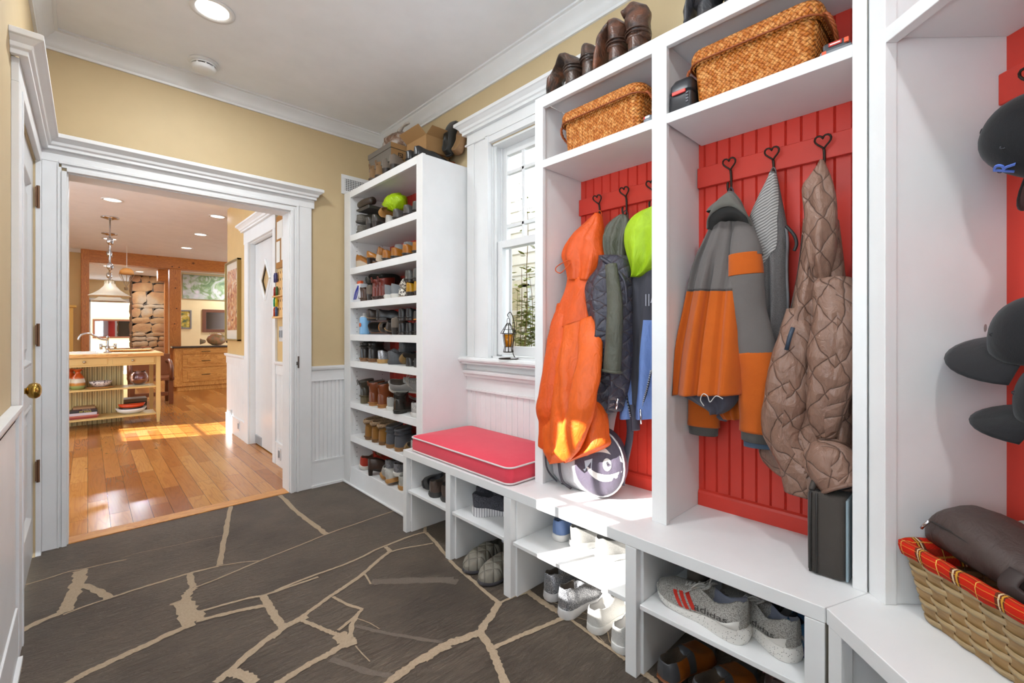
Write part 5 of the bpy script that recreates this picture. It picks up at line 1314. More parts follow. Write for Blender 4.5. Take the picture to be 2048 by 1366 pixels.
row(3, [('orange_sole', 740, 'dark flat on its side with an orange sole on the fourth shelf', T(y=3.02, roll=1.3, rz=-.5)), ('brown_shoe', 731, 'dark brown shoe stacked above the orange soled flat', T(y=3.04, dz=.095, roll=.2, rz=-.4)), ('black_loafer', 755, 'black shoe lying across the top of the fourth shelf pile', T(y=2.90, dz=.10, rz=-.55)),
 ('orange_sole', 764, 'flat standing on its side with an orange insole on the fourth shelf', T(y=2.85, roll=1.45)), ('brown_shoe', 772, 'grey brown sandal leaning in the middle of the fourth shelf', T(y=2.76, roll=.5)), ('grey_heel', 785, 'grey heel standing in the middle of the fourth shelf', T(y=2.67)),
 ('black_loafer', 801, 'black loafer at the left of the black stack on the fourth shelf', T(y=2.575)), ('black_loafer', 815, 'black loafer in the middle of the black stack on the fourth shelf', T(y=2.485)), ('black_loafer', 828, 'black loafer at the right of the black stack on the fourth shelf', T(y=2.40)),
 ('black_loafer', 800, 'black loafer lying on top at the left of the black stack', T(y=2.585, dz=.092)), ('black_loafer', 812, 'black loafer on top in the middle of the black stack', T(y=2.49, dz=.092)), ('orange_sole', 827, 'dark shoe with an orange sole on top right of the black stack', T(y=2.396, dz=.092))])
row(4, [('ankle_boot', 721, 'black ankle boot with a brown heel, left of the pair on the fifth shelf', T(y=3.14)), ('ankle_boot', 737, 'black ankle boot with a brown heel, right of the pair on the fifth shelf', T(y=3.01)), ('glitter_grey', 763, 'silver glitter sneaker with a gum sole on the fifth shelf', T(y=2.86)),
 ('grey_runner', 780, 'dark grey running shoe in the middle of the fifth shelf', T(y=2.72, rz=-.35)), ('grey_runner', 795, 'dark grey running shoe resting on the others on the fifth shelf', T(y=2.62, dz=.085, rz=.1, x=XS + .04, scale=.8)),
 ('olive', 806, 'olive tan flat standing on the fifth shelf', T(y=2.56, roll=.9)), ('studded', 817, 'black studded flat, left of the pair on the fifth shelf', T(y=2.475)), ('studded', 828, 'black studded flat, right of the pair on the fifth shelf', T(y=2.395))])
row(5, [('olive_bootie', 722, 'olive heeled bootie at the left of the sixth shelf', T(y=3.13, rz=.15)), ('chestnut_boot', 739, 'chestnut leather boot, left of the pair on the sixth shelf', T(y=3.0)), ('chestnut_boot', 757, 'chestnut leather boot, right of the pair on the sixth shelf', T(y=2.865)),
 ('canvas_white', 778, 'white and grey canvas sneaker under the flipped one on the sixth shelf', T(y=2.73)), ('canvas_white', 780, 'grey canvas sneaker lying on its side on top of the sixth shelf pile', T(y=2.70, dz=.115, roll=.9, rz=-.6)),
 ('patent_boot', 795, 'shiny black ankle boot at the front of the sixth shelf', T(y=2.585, rz=.35, x=XS - .012)), ('silver_runner', 825, 'silver running shoe with loose laces at the right of the sixth shelf', T(y=2.42))])
row(6, [('fleece_boot', 735, 'tan suede boot at the far left of the seventh shelf', T(y=3.06)), ('fleece_boot', 748, 'tan suede boot with a fleece collar, middle one on the seventh shelf', T(y=2.955)), ('fleece_boot', 760, 'tan suede boot with a fleece collar, right one on the seventh shelf', T(y=2.85)),
 ('buckle_boot', 772, 'grey boot with straps and a tan sole, left of the pair on the seventh shelf', T(y=2.745)), ('buckle_boot', 790, 'grey boot with straps and a tan sole, right of the pair on the seventh shelf', T(y=2.63)),
 ('olive', 808, 'tan flat beside the cushion end of the seventh shelf', T(y=2.525, roll=.8)), ('silver_runner', 818, 'grey running shoe behind the cushion corner on the seventh shelf', T(y=2.425, dz=.02))])
row(7, [('red_sneaker', 718, 'red and white sneaker at the left of the bottom shelf', T(y=3.15, roll=.25)), ('brown_pump', 740, 'dark brown leather heel turned sideways on the bottom shelf', T(y=2.99, rz=-.45, x=XS - .004)),
 ('white_sneaker', 765, 'white leather sneaker lying on its side on the bottom shelf', T(y=2.83, roll=.5)), ('tweed_sneaker', 775, 'grey tweed sneaker on top of the white sneaker pile, left one', T(y=2.755, dz=.075, scale=.9)), ('white_sneaker', 778, 'white sneaker standing in front of the tweed pair', T(y=2.70, pitch=0, roll=-.3, x=XS - .008)),
 ('tweed_sneaker', 790, 'grey tweed sneaker on top of the white sneaker pile, right one', T(y=2.64, dz=.075, scale=.9)), ('white_sneaker', 797, 'white quilted sneaker nearest the bench on the bottom shelf', T(y=2.575))])
# loose shoes lying high up behind the black pair
put('sandal_sole', 'tan sandal standing upright with its sole outward behind the black dress shoe', 1.735, 2.325, 2.29, rz=.25, pitch=-1.25)
put('black_clog', 'black clog standing upright beside the tan sandal on top of the cabinet', 1.71, 2.39, 2.29, rz=.25, pitch=-1.2)
put('russet', 'russet leather shoe at the wall behind the black dress shoe', 1.775, 2.42, 2.218, rz=PI - .0, scale=.8)
# ------------------------------------------------------------------ bench cubbies
ZS = .2505
put('black_slipper', 'black slipper leaning on its edge in the far left bench cubby', 1.375, 2.185, ZS, roll=1.1, rz=-.05)
put('trail_shoe', 'brown and black trail shoe in the far left bench cubby', 1.36, 2.075, ZS, rz=.03); put('trail_shoe', 'brown and black trail shoe partly hidden by the cubby divider', 1.37, 1.975, ZS, rz=.0)
put('rib_sneaker', 'black knit sneaker with a ribbed white sole at the front of the bench cubby', 1.385, 1.735, ZS, rz=-.62); put('rib_sneaker', 'black knit sneaker with a ribbed white sole standing behind its twin', 1.46, 1.795, ZS, rz=-.25)
put('quilt_slipper', 'grey quilted slipper on the slate floor, left of the pair', 1.6, 1.735, 0.001, rz=PI + .12); put('quilt_slipper', 'grey quilted slipper on the slate floor, right of the pair', 1.59, 1.60, 0.001, rz=PI + .1)
put('stripe_slipper', 'pale blue striped slipper behind the grey quilted pair', 1.765, 1.665, 0.1, rz=PI + .1)
put('blue_shoe', 'blue leather shoe at the back of the sunlit cubby shelf', 1.47, 1.27, ZS, rz=.05)
put('mesh_runner', 'grey mesh running shoe in the middle of the sunlit cubby shelf', 1.475, 1.19, ZS, rz=-.5, scale=.98); put('mesh_runner', 'grey mesh running shoe at the right of the sunlit cubby shelf', 1.47, 1.055, ZS, rz=-.45, scale=.98)
put('glitter', 'silver glitter sneaker on the floor of the sunlit cubby, left of the pair', 1.43, 1.285, .001, rz=.05, scale=1.0); put('glitter', 'silver glitter sneaker on the floor of the sunlit cubby, right of the pair', 1.385, 1.165, .001, rz=.03, scale=1.05)
put('white_runner', 'white running shoe on the floor beside the silver glitter pair', 1.40, 1.03, .001, rz=.03, scale=1.05); put('white_runner', 'white running shoe on the floor next to the cubby divider', 1.38, .905, .001, rz=.03, scale=1.05)
put('suede_grey', 'taupe suede ankle boot at the back left of the right cubby', 1.545, .70, ZS, rz=.1, scale=.82); put('suede_grey', 'grey ankle boot behind the striped sneakers', 1.545, .58, ZS, rz=.1, scale=.82)
put('blue_runner', 'blue running shoe with white laces at the right of the right cubby', 1.44, .362, ZS, rz=.0)
put('brogue', 'two tone tan and grey brogue on the floor, left of the pair', 1.355, .715, .002, rz=-.15); put('brogue', 'two tone tan and grey brogue on the floor, right of the pair', 1.35, .6, .002, rz=-.25)
put('pink_shoe', 'dusty pink shoe with a red lace on the floor below the striped sneakers', 1.42, .40, .002, rz=.2)
put('grey_runner', 'dark shoe at the back of the right cubby between the striped sneakers', 1.55, .475, ZS, rz=0, scale=.8)
# the big pair of striped knit sneakers
def striped():
    t = shoe('sneaker', 'a8a49c', MSPECK, '8e90a0', L=.295, W=.105, um=knit('b2aea8', '76736f', 380), lace='c4c0ba', heel_h=.042,
             hp=[(0, .075), (.04, .082), (.1, .066), (.24, .044), (.36, .062), (.46, .078), (.56, .064), (.72, .05), (.88, .04), (1, .014)])
    L, W = .295, .105
    HPs = [(0, .075), (.04, .082), (.1, .066), (.24, .044), (.36, .062), (.46, .078), (.56, .064), (.72, .05), (.88, .04), (1, .014)]
    def zs(t): return .020 + .022 * (1 if t < .22 else max(0, 1 - (t - .22) / .33)) + .014 * max(0, (t - .72) / .28) ** 2
    wall = [(1.0, 0), (1.03, .2), (1.0, .42), (.92, .64), (.82, .82), (.72, .93)]
    def side(tt, f, s, off=.0012):
        a = interp([(b, c) for c, b in wall], f); w_ = interp(OUT_R, tt) * W / 2
        return (L * tt, s * (w_ * a + off) + .012 * (tt - .35) * abs(tt - .35), zs(tt) - .002 + interp(HPs, tt) * f)
    for s in (-1, 1):
        m = MB()
        for k in range(3):
            t0 = .44 + k * .068; rows = []
            for i in range(7): f = .12 + .74 * i / 6; tt = t0 + .02 + .10 * i / 6; rows.append([side(tt - .021, f, s), side(tt, f, s, .0016), side(tt + .023, f, s)])
            m.grid(rows)
        m.build('stripes', cloth('cc2f1e', .7), t)
        if s == 1:
            o = text('adidas', .05, plain('3f3c3a', .6), Matrix.Identity(4), None, 'lettering', 0)
            xs = [v.co.x for v in o.data.vertices]; x0, x1 = min(xs), max(xs)
            for v in o.data.vertices:
                u = (v.co.x - x0) / (x1 - x0); f = .1 + (v.co.y + .02) / .04 * .36; v.co = side(.10 + .36 * (1 - u), max(.02, min(.6, f)), s, .0018)
            o.parent = t
        m = MB(); rows = []
        for i in range(9):
            tt = .015 + .2 * i / 8; rows.append([side(tt, .0, s, .003), side(tt, .16, s, .007), side(tt, .34 * (1 - i / 9), s, .003)])
        m.grid(rows); m.build('heel_cup', plain('d2cec8', .5), t, smooth=True)
    return t
SPEC['striped'] = striped; KIND['striped'] = 'sneaker'
def from_px(key, lab, hpx, tpx, z, **k):
    a, b = onz(*hpx, z), onz(*tpx, z); put(key, lab, a.x, a.y, z, rz=math.atan2(b.y - a.y, b.x - a.x), **k)
from_px('striped', 'grey knit sneaker with red stripes and speckled sole, left of the big pair', (1492, 1287), (1330, 1186), ZS, scale=1.04)
from_px('striped', 'grey knit sneaker with red stripes and speckled sole, right of the big pair', (1590, 1326), (1462, 1212), ZS, scale=.98)
# ------------------------------------------------------------------ hanging garments
from mathutils import noise as MN
def dense(S, step=5):
    out = []
    for a, b in zip(S, S[1:]):
        n = max(1, int(round(abs(b[0] - a[0]) / step)))
        for k in range(n):
            out.append(None)
    P = cr([tuple(map(float, s)) for s in S], 8)
    ys = [p[0] for p in P]; res = []
    n = max(2, int((ys[-1] - ys[0]) / step))
    for k in range(n + 1):
        y = lerp(ys[0], ys[-1], k / n)
        for p, q in zip(P, P[1:]):
            if p[0] <= y <= q[0] + 1e-6 and q[0] > p[0]:
                t = (y - p[0]) / (q[0] - p[0]); res.append(tuple(lerp(a, b, t) for a, b in zip(p, q))); break
    return res
CL = [.24, .772]
def clampw(x, y, z):
    x = min(x, 1.757)
    if x > 1.474: y = max(CL[0], min(CL[1], y))
    return (x, y, z)
def drape(S, X, depth, folds=(), wr=.004, wsc=(9, 9, 4), n=56, back=.35, seed=0, pw=.6, grow=None, step=5, crease=()):
    """rings of a hanging cloth: S rows (py, left px, right px) seen on the plane x = X; depth [(py, d)]; folds (freq, phase, amp, drift)"""
    rows = []; R = dense(S, step); p0, p1 = R[0][0], R[-1][0]; XX = X
    for py, a, b in R:
        X = interp(XX, py) if isinstance(XX, list) else XX
        L, Rr = onx(a, py, X), onx(b, py, X); d = interp(depth, py); g = (py - p0) / (p1 - p0); g = interp(grow, py) if grow else min(1, .15 + 1.2 * g)
        row = []; half = n // 2
        for i in range(n):
            if i <= half:
                s = i / half; c = (1 - math.cos(PI * s)) / 2; sn = math.sin(PI * s)
                y, z = lerp(L.y, Rr.y, c), lerp(L.z, Rr.z, c); x = X - d * max(0, sn) ** pw
                for f, ph, am, dr in folds: x -= am * g * math.cos(2 * PI * (f * (c + dr * (py - p0) / 400) + ph)) * max(0, sn) ** .5
                for c0, wd, am, p_s in crease: x += am * min(1, max(0, (py - p_s) / 80)) * math.exp(-((c - c0) / wd) ** 2)
                v = Vector((y * wsc[0] + seed, x * wsc[1], z * wsc[2])); w_ = MN.noise(v) + .5 * MN.noise(v * 2.3)
                x -= wr * w_ * min(1, g * 2) * max(0, sn) ** .3; y += wr * .5 * MN.noise(v + Vector((7, 3, 1))) * g
            else:
                s = (i - half) / (n - half); c = (1 + math.cos(PI * s)) / 2; y, z = lerp(L.y, Rr.y, c), lerp(L.z, Rr.z, c); x = X + back * d * math.sin(PI * s) ** .6
            row.append(clampw(x, y, z))
        rows.append(row)
    return R, rows
def cloth_mesh(name, mat, par, R, rows, py0=-1e9, py1=1e9, cap=True, s0=0, s1=None, close=True):
    sel = [r for q, r in zip(R, rows) if py0 - 1e-6 <= q[0] <= py1 + 1e-6]
    if s1 is not None: sel = [r[s0:s1] for r in sel]; close = False
    n = len(sel[0]); U = []
    for r in sel:
        u = [0]
        for a, b in zip(r, r[1:]): u.append(u[-1] + (Vector(b) - Vector(a)).length)
        u.append(u[-1] + (Vector(r[0]) - Vector(r[-1])).length); U.append([t - u[n // 2] * .5 for t in u])
    m = MB(); m.grid(sel, cu=close, uv=lambda i, j: (U[i][min(j, n)], sel[i][j % n][2]))
    if cap and close: m.face([(len(sel) - 1) * n + j for j in range(n)]); m.face([j for j in range(n)])
    return m.build(name, mat, par, smooth=True)
def sleeve(name, mat, par, path, r, cuff=None, X=None, flat=.75, wr=.004, seed=0, n=22, k=7, open_end=None):
    """path of (px, py, x plane); r radii in metres"""
    P = [tuple(onx(a, b, c)) + (q,) for (a, b, c), q in zip(path, r)]
    P = cr(P, k); rows = []; m = MB(); cl = [Vector(p[:3]) for p in P]; U = 0; us = []
    for i, p in enumerate(P):
        t = (cl[min(i + 1, len(P) - 1)] - cl[max(0, i - 1)]).normalized(); nx = Vector((-1, -.25, 0)); nx = (nx - t * nx.dot(t)).normalized(); bt = t.cross(nx); row = []
        if i: U += (cl[i] - cl[i - 1]).length
        us.append(U)
        for j in range(n):
            a = 2 * PI * j / n; q = cl[i] + (nx * math.cos(a) * flat + bt * math.sin(a)) * p[3]; v = Vector((q.x * 14 + seed, q.y * 14, q.z * 9)); q = q + (nx * math.cos(a) + bt * math.sin(a)) * wr * (MN.noise(v) + .5 * MN.noise(v * 2.1)); row.append(Vector(clampw(*q)))
        rows.append(row)
    m.grid(rows, cu=True, uv=lambda i, j: (P[i][3] * 2 * PI * j / n, us[i]), capa=True, capb=open_end is None)
    o = m.build(name, mat, par, smooth=True)
    e = rows[-1]; c = sum(e, Vector()) / n
    if open_end:
        m = MB(); m.grid([e, [c + (q - c) * .93 for q in e], [c + (q - c) * .85 - (cl[-1] - cl[-2]).normalized() * .05 for q in e]], cu=True, capb=True); m.build('cuff_lining', open_end, par, smooth=True)
        m = MB(); m.tube(e, .006, 6, closed=True); m.build('cuff_binding', open_end if cuff is None else cuff, par, smooth=True)
    elif cuff:
        d = (cl[-1] - cl[-2]).normalized(); m = MB(); m.grid([[c + (q - c) * .9 for q in e], [c + (q - c) * .88 + d * .03 for q in e], [c + (q - c) * .8 + d * .033 for q in e], [c + (q - c) * .7 + d * .01 for q in e]], cu=True, capb=True); m.build('cuff', cuff, par, smooth=True)
    return o
def cord(name, mat, par, pts, r=.002, closed=False):
    m = MB(); m.tube(cr([tuple(onx(*p)) for p in pts], 5), r, 6, closed=closed); return m.build(name, mat, par, smooth=True)
def loop(par, px, py, mat, x=1.703):
    m = MB(); m.tube(cr([tuple(onx(px + a, py + b, x)) for a, b in ((-6, 16), (-4, 2), (0, -3), (4, 2), (6, 16))], 4), .0022, 6); m.build('hang_loop', mat, par, smooth=True)
XH = 1.64
# --- grey and orange fleece
FG, FO, FD = cloth('6b6461', .9, .14, 500), cloth('c05a14', .9, .12, 450, .35), cloth('4c4b57', .8)
t = thing('fleece_jacket', 'grey and orange fleece jacket with a hood on the left hook of the right locker', 'jacket', tuple(onx(1425, 830, XH)))
S = [(400, 1450, 1478), (425, 1437, 1484), (455, 1422, 1492), (480, 1411, 1497), (520, 1393, 1501), (560, 1383, 1499), (580, 1380, 1496), (620, 1372, 1494), (700, 1357, 1492), (750, 1350, 1490), (788, 1346, 1488)]
XG = [(384, 1.66), (580, 1.63), (700, 1.60), (840, 1.57)]
R, rows = drape(S, XG, [(400, .02), (480, .05), (580, .07), (788, .085)], [(2.3, .12, .010, 0), (3.7, .55, .005, .05)], wr=.004, seed=1, step=4, n=80, crease=[(.45, .03, .05, 500), (.12, .05, .03, 420), (.72, .05, .02, 400)])
cloth_mesh('yoke', FG, t, R, rows, -1e9, 584, cap=False); cloth_mesh('body', FO, t, R, rows, 580)
S = [(690, 1357, 1372), (740, 1350, 1440), (775, 1346, 1478), (800, 1385, 1476), (818, 1416, 1462), (826, 1424, 1448)]
R2, r2 = drape(S, 1.60, [(690, .02), (780, .05), (826, .045)], [(2, .3, .01, 0)], wr=.004, seed=3); o = cloth_mesh('lining', FD, t, R2, r2); o['label'] = 'dark blue grey lining turned out at the hem'
S = [(780, 1400, 1494), (805, 1432, 1493), (825, 1440, 1491), (838, 1450, 1489)]
R2, r2 = drape(S, XH + .03, [(780, .03), (838, .03)], [(3, .1, .006, 0)], seed=4); cloth_mesh('back_hem', FO, t, R2, r2)
# hood: a draped cone with a dark opening
S = [(384, 1459, 1468), (400, 1441, 1481), (420, 1420, 1490), (436, 1414, 1499), (450, 1416, 1503), (462, 1424, 1504)]
R2, r2 = drape(S, XH - .005, [(384, .02), (420, .055), (462, .06)], wr=.003, seed=6); HC = paint('5e5d54', .8)
for q, r in zip(R2, r2):      # lift the front edge of the hood so that the body shows below it
    pass
cloth_mesh('hood', cloth('62605a', .9), t, R2, r2, -1e9, 428, cap=False)
m = MB(); hp_ = [(1414, 458, XH - .02), (1416, 438, XH - .055), (1428, 424, XH - .075), (1447, 414, XH - .085), (1466, 414, XH - .085), (1484, 424, XH - .075), (1497, 436, XH - .055), (1504, 455, XH - .02)]
E_ = [onx(*p) for p in cr(hp_, 5)]; apex = onx(1462, 388, XH - .03)
hrows = []
for k in range(7):
    u = k / 6; hrows.append([apex.lerp(e, u) + Vector((-.018 * math.sin(PI * u), 0, .012 * math.sin(PI * u))) for e in E_])
m.grid(hrows); m.build('hood_brim', cloth('67645d', .9), t, smooth=True, solid=.006)
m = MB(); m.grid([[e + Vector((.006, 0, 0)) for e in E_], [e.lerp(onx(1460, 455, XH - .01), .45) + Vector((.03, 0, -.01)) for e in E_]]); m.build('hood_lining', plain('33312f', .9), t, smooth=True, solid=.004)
loop(t, 1462, 378, FD)
sleeve('sleeve', FG, t, [(1486, 440, XH - .01), (1490, 490, XH - .035), (1492, 514, XH - .04)], [.025, .045, .05], seed=2, flat=.6); sleeve('sleeve', FO, t, [(1489, 508, XH - .042), (1490, 532, XH - .045), (1491, 550, XH - .045)], [.05, .052, .052], seed=2, flat=.6)
sleeve('sleeve', FG, t, [(1491, 548, XH - .044), (1497, 620, XH - .045), (1510, 680, XH - .05), (1513, 712, XH - .05)], [.051, .054, .056, .056], seed=2, flat=.6)
sleeve('sleeve', FO, t, [(1512, 704, XH - .05), (1518, 750, XH - .05), (1520, 810, XH - .045), (1519, 864, XH - .04)], [.0565, .06, .062, .06], cuff=cloth('55504c'), seed=2, flat=.6)
sleeve('sleeve', FO, t, [(1412, 740, XH + .04), (1408, 800, XH + .04), (1407, 852, XH + .04)], [.05, .055, .058], cuff=cloth('55504c'), seed=9, flat=.55)
m = MB(); c = onx(1466, 820, XH + .03); m.tube([onx(1440 + 4 * k, 828 + 6 * math.sin(k * .9), XH + .03) for k in range(9)], .018, 8); m.build('pocket_bag', FD, t, smooth=True)
cord('drawcord', plain('c8c6c2', .5), t, [(1408, 812, 1.51), (1401, 800, 1.505), (1406, 788, 1.50), (1415, 792, 1.50), (1420, 804, 1.505), (1432, 792, 1.50), (1446, 798, 1.505)], .0016)
tagm = MB(); 
# --- grey fleece hoodie
KN = N('ribbed_grey'); cz = KN.coord(rot=(0.5, 0, 0)); wv = KN.n('ShaderNodeTexWave', i_Vector=cz, i_Scale=34.0, i_Distortion=.6, bands_direction='Z').outputs[0]
MRIB = KN.fin(KN.ramp(wv, [(.25, '6e6a68'), (.6, 'a5a09c')]), .9, KN.bump(wv, .5, .003)); MGF = knit('6f6b6a', '575352', 500)
t = thing('fleece_hoodie', 'grey fleece jacket with a ribbed pale hood on the middle hook of the right locker', 'jacket', tuple(onx(1540, 800, XH)))
S = [(345, 1541, 1552), (360, 1535, 1556), (400, 1516, 1564), (440, 1500, 1572), (480, 1497, 1578), (520, 1502, 1577), (560, 1506, 1577), (620, 1506, 1579), (700, 1506, 1572), (760, 1510, 1562), (830, 1516, 1552)]
R, rows = drape(S, XH + .05, [(345, .02), (440, .045), (560, .055), (830, .05)], [(2.1, .35, .012, .1), (4.3, .1, .004, 0)], seed=12, step=4)
k0 = 10
cloth_mesh('body', MGF, t, R, rows)
def subpatch(R, rows, f0, f1, py0, py1, off=.004):
    """a strip of the front of a cloth between ring fractions (functions of py), pulled out a little"""
    half = len(rows[0]) // 2; out = []
    for q, r in zip(R, rows):
        if not py0 <= q[0] <= py1: continue
        a, b = f0(q[0]), f1(q[0]); row = []
        for k in range(13):
            s = lerp(a, b, k / 12) * half; i = min(int(s), half - 1); p = Vector(r[i]).lerp(Vector(r[i + 1]), s - i); row.append(p + Vector((-off, -off * .3, 0)))
        out.append(row)
    m = MB(); m.grid(out); return m
m = subpatch(R, rows, lambda p: .0, lambda p: interp([(345, .98), (440, .75), (500, .7), (545, .35), (575, .1)], p), 346, 575, .0035); m.build('hood', MRIB, t, smooth=True)
cord('drawcord', plain('1c1a1a', .6), t, [(1572, 452, XH - .02), (1588, 470, XH - .02), (1593, 488, XH - .02), (1588, 502, XH - .02)], .005)
m = subpatch(R, rows, lambda p: .90, lambda p: .985, 455, 790, .006); o = m.build('zip_edge', cloth('a8b0b4'), t, smooth=True); loop(t, 1547, 338, MGF)
sleeve('cuff_end', cloth('4f6074'), t, [(1520, 850, XH - .03), (1520, 895, XH - .03)], [.05, .045], flat=.5)
# --- brown quilted coat
def quilt_uv(c, c2, sx=.055, sz=.075):
    q = N('quilted_nylon'); tc = q.n('ShaderNodeTexCoord'); wob = q.noise(tc.outputs['UV'], 9, 2).outputs['Color']
    uv = q.n('ShaderNodeVectorMath', operation='MULTIPLY_ADD', i_0=wob, i_1=(.06, .06, 0), i_2=tc.outputs['UV']).outputs[0]
    s = q.n('ShaderNodeSeparateXYZ', i_0=uv); u = q.math('MULTIPLY', s.outputs[0], 1 / sx); v = q.math('MULTIPLY', s.outputs[1], 1 / sz)
    a = q.math('FRACT', q.math('ADD', u, v)); b = q.math('FRACT', q.math('SUBTRACT', u, v))
    da = q.math('SUBTRACT', .5, q.math('ABSOLUTE', q.math('SUBTRACT', a, .5))); db = q.math('SUBTRACT', .5, q.math('ABSOLUTE', q.math('SUBTRACT', b, .5)))
    d = q.math('MINIMUM', da, db); h = q.math('POWER', d, .5)
    n = q.noise(q.coord(scale=(1, 1, .6)), 30, 4, .6, 1.5).outputs[0]; col = q.mix(n, c2, c); col = q.mix(q.ramp(d, [(.0, 'ffffff'), (.035, '000000')]), col, '4a342a')
    return q.fin(col, .36, q.bump(h, .55, .02, q.bump(n, .5, .014)), spec=.4)
MQ = quilt_uv('8c6c5c', '7a5c4e', .085, .105)
t = thing('quilted_coat', 'long brown quilted coat on the right hook of the right locker', 'coat', tuple(onx(1630, 1000, XH)))
S = [(545, 1597, 1690), (600, 1588, 1698), (660, 1578, 1704), (740, 1562, 1709), (800, 1552, 1711), (850, 1546, 1711), (880, 1552, 1710), (915, 1575, 1708), (940, 1600, 1706)]
S = [(440, 1608, 1678), (490, 1604, 1684)] + S
R, rows = drape(S, XH, [(440, .04), (545, .07), (700, .105), (940, .09)], [(2.6, .2, .02, .12), (4.1, .6, .008, -.1)], wr=.012, wsc=(12, 12, 9), seed=21, step=4, n=72)
cloth_mesh('body', MQ, t, R, rows)
S = [(322, 1641, 1649), (335, 1634, 1655), (355, 1620, 1663), (375, 1607, 1669), (400, 1607, 1673), (440, 1612, 1675), (490, 1614, 1674), (530, 1622, 1668), (560, 1630, 1662), (585, 1640, 1659), (598, 1646, 1655)]
R2, r2 = drape(S, XH - .045, [(322, .02), (400, .05), (520, .055), (598, .02)], [(1.6, .1, .008, 0)], wr=.008, wsc=(14, 14, 10), seed=23, step=4); cloth_mesh('hood', MQ, t, R2, r2)
sleeve('sleeve', MQ, t, [(1600, 620, XH - .06), (1585, 720, XH - .085), (1570, 810, XH - .09), (1566, 858, XH - .09), (1592, 905, XH - .085), (1612, 950, XH - .08), (1612, 990, XH - .08)], [.04, .056, .06, .058, .06, .066, .06], wr=.008, seed=4, flat=.65)
sleeve('sleeve', MQ, t, [(1668, 560, XH - .06), (1672, 650, XH - .09), (1664, 760, XH - .1), (1648, 830, XH - .1), (1650, 872, XH - .09)], [.045, .058, .056, .042, .03], wr=.01, seed=14, flat=.65)
sleeve('sleeve', MQ, t, [(1636, 872, XH - .05), (1655, 915, XH - .085), (1674, 955, XH - .105), (1686, 978, XH - .115)], [.04, .068, .062, .054], wr=.005, seed=15, flat=.8, open_end=cloth('4c5868', .7), cuff=MQ, n=26)
sleeve('hem_fold', MQ, t, [(1545, 860, XH + .03), (1552, 905, XH + .03), (1580, 935, XH + .02), (1600, 948, XH + .01)], [.03, .05, .045, .03], wr=.007, seed=16)
S = [(905, 1574, 1590), (925, 1560, 1592), (945, 1566, 1596), (960, 1580, 1598)]
m = subpatch(R, rows, lambda p: .03, lambda p: .12, 470, 640, .012); o = m.build('front_facing', cloth('5c6670'), t, smooth=True); o['label'] = 'blue grey inner edge of the coat front'
m = MB(); m.tube([onx(1586, 655, XH - .125), onx(1579, 675, XH - .13), onx(1573, 700, XH - .13)], .006, 8); o = m.build('pocket_zip', plain('2f3c4c', .5), t, smooth=True)
# --- orange rain jacket
NO = nylon('e0581a', .45, .45); NO2 = nylon('ea641e', .45, .45)
CL[:] = [.822, 1.358]
X1 = [(427, 1.66), (560, 1.61), (700, 1.545), (800, 1.515), (925, 1.50)]
x1 = lambda py, o=0: interp(X1, py) + o
t = thing('rain_jacket', 'bright orange hooded rain jacket on the left hook of the left locker', 'jacket', tuple(onx(1150, 900, 1.5)))
S = [(427, 1193, 1200), (436, 1184, 1204), (455, 1166, 1207), (475, 1149, 1208), (495, 1136, 1210), (512, 1132, 1212), (530, 1137, 1209), (548, 1141, 1204), (562, 1142, 1199)]
R2, r2 = drape(S, X1, [(427, .02), (480, .07), (520, .08), (562, .06)], [(2.2, .1, .01, .2), (5, .3, .004, .3)], wr=.010, wsc=(16, 16, 9), seed=31, step=4); cloth_mesh('hood', NO, t, R2, r2)
S = [(556, 1142, 1199), (580, 1138, 1197), (610, 1127, 1190), (650, 1112, 1190), (700, 1106, 1194), (760, 1100, 1202), (800, 1096, 1207), (840, 1094, 1215), (870, 1093, 1217), (890, 1094, 1219), (905, 1097, 1190), (922, 1102, 1146)]
R, rows = drape(S, X1, [(556, .055), (650, .07), (800, .085), (900, .085), (922, .05)], [(1.8, .75, .015, .3), (3.9, .2, .006, -.2)], wr=.010, wsc=(11, 11, 6), seed=33, step=4, n=72); cloth_mesh('body', NO2, t, R, rows)
m = subpatch(R, rows, lambda p: .02, lambda p: .97, 556, 655, .004); m = subpatch(R, rows, lambda p: .04, lambda p: interp([(556, .97), (630, .97), (660, .3)], p), 558, 660, .004); m.build('yoke', NO, t, smooth=True)
sleeve('sleeve', NO, t, [(1130, 610, x1(610, -.03)), (1115, 680, x1(680, -.05)), (1104, 760, x1(760, -.05)), (1096, 820, x1(820, -.045)), (1094, 850, x1(850, -.04)), (1088, 880, x1(880, -.04)), (1084, 895, x1(895, -.04))], [.04, .048, .05, .055, .04, .025, .02], wr=.008, seed=36, flat=.6)
sleeve('sleeve', NO2, t, [(1175, 640, x1(640, -.05)), (1180, 700, x1(700, -.08)), (1172, 770, x1(770, -.1)), (1158, 830, x1(830, -.105)), (1140, 880, x1(880, -.105)), (1122, 912, x1(912, -.1))], [.04, .05, .056, .056, .05, .04], wr=.008, seed=37, flat=.55)
cord('drawcord', plain('c8501c', .6), t, [(1145, 519, x1(519, -.07)), (1130, 523, x1(523, -.1)), (1113, 534, x1(534, -.1)), (1112, 542, x1(542, -.1)), (1121, 546, x1(546, -.1)), (1132, 536, x1(536, -.1)), (1146, 521, x1(521, -.07))], .0022)
loop(t, 1199, 424, NO, 1.703)
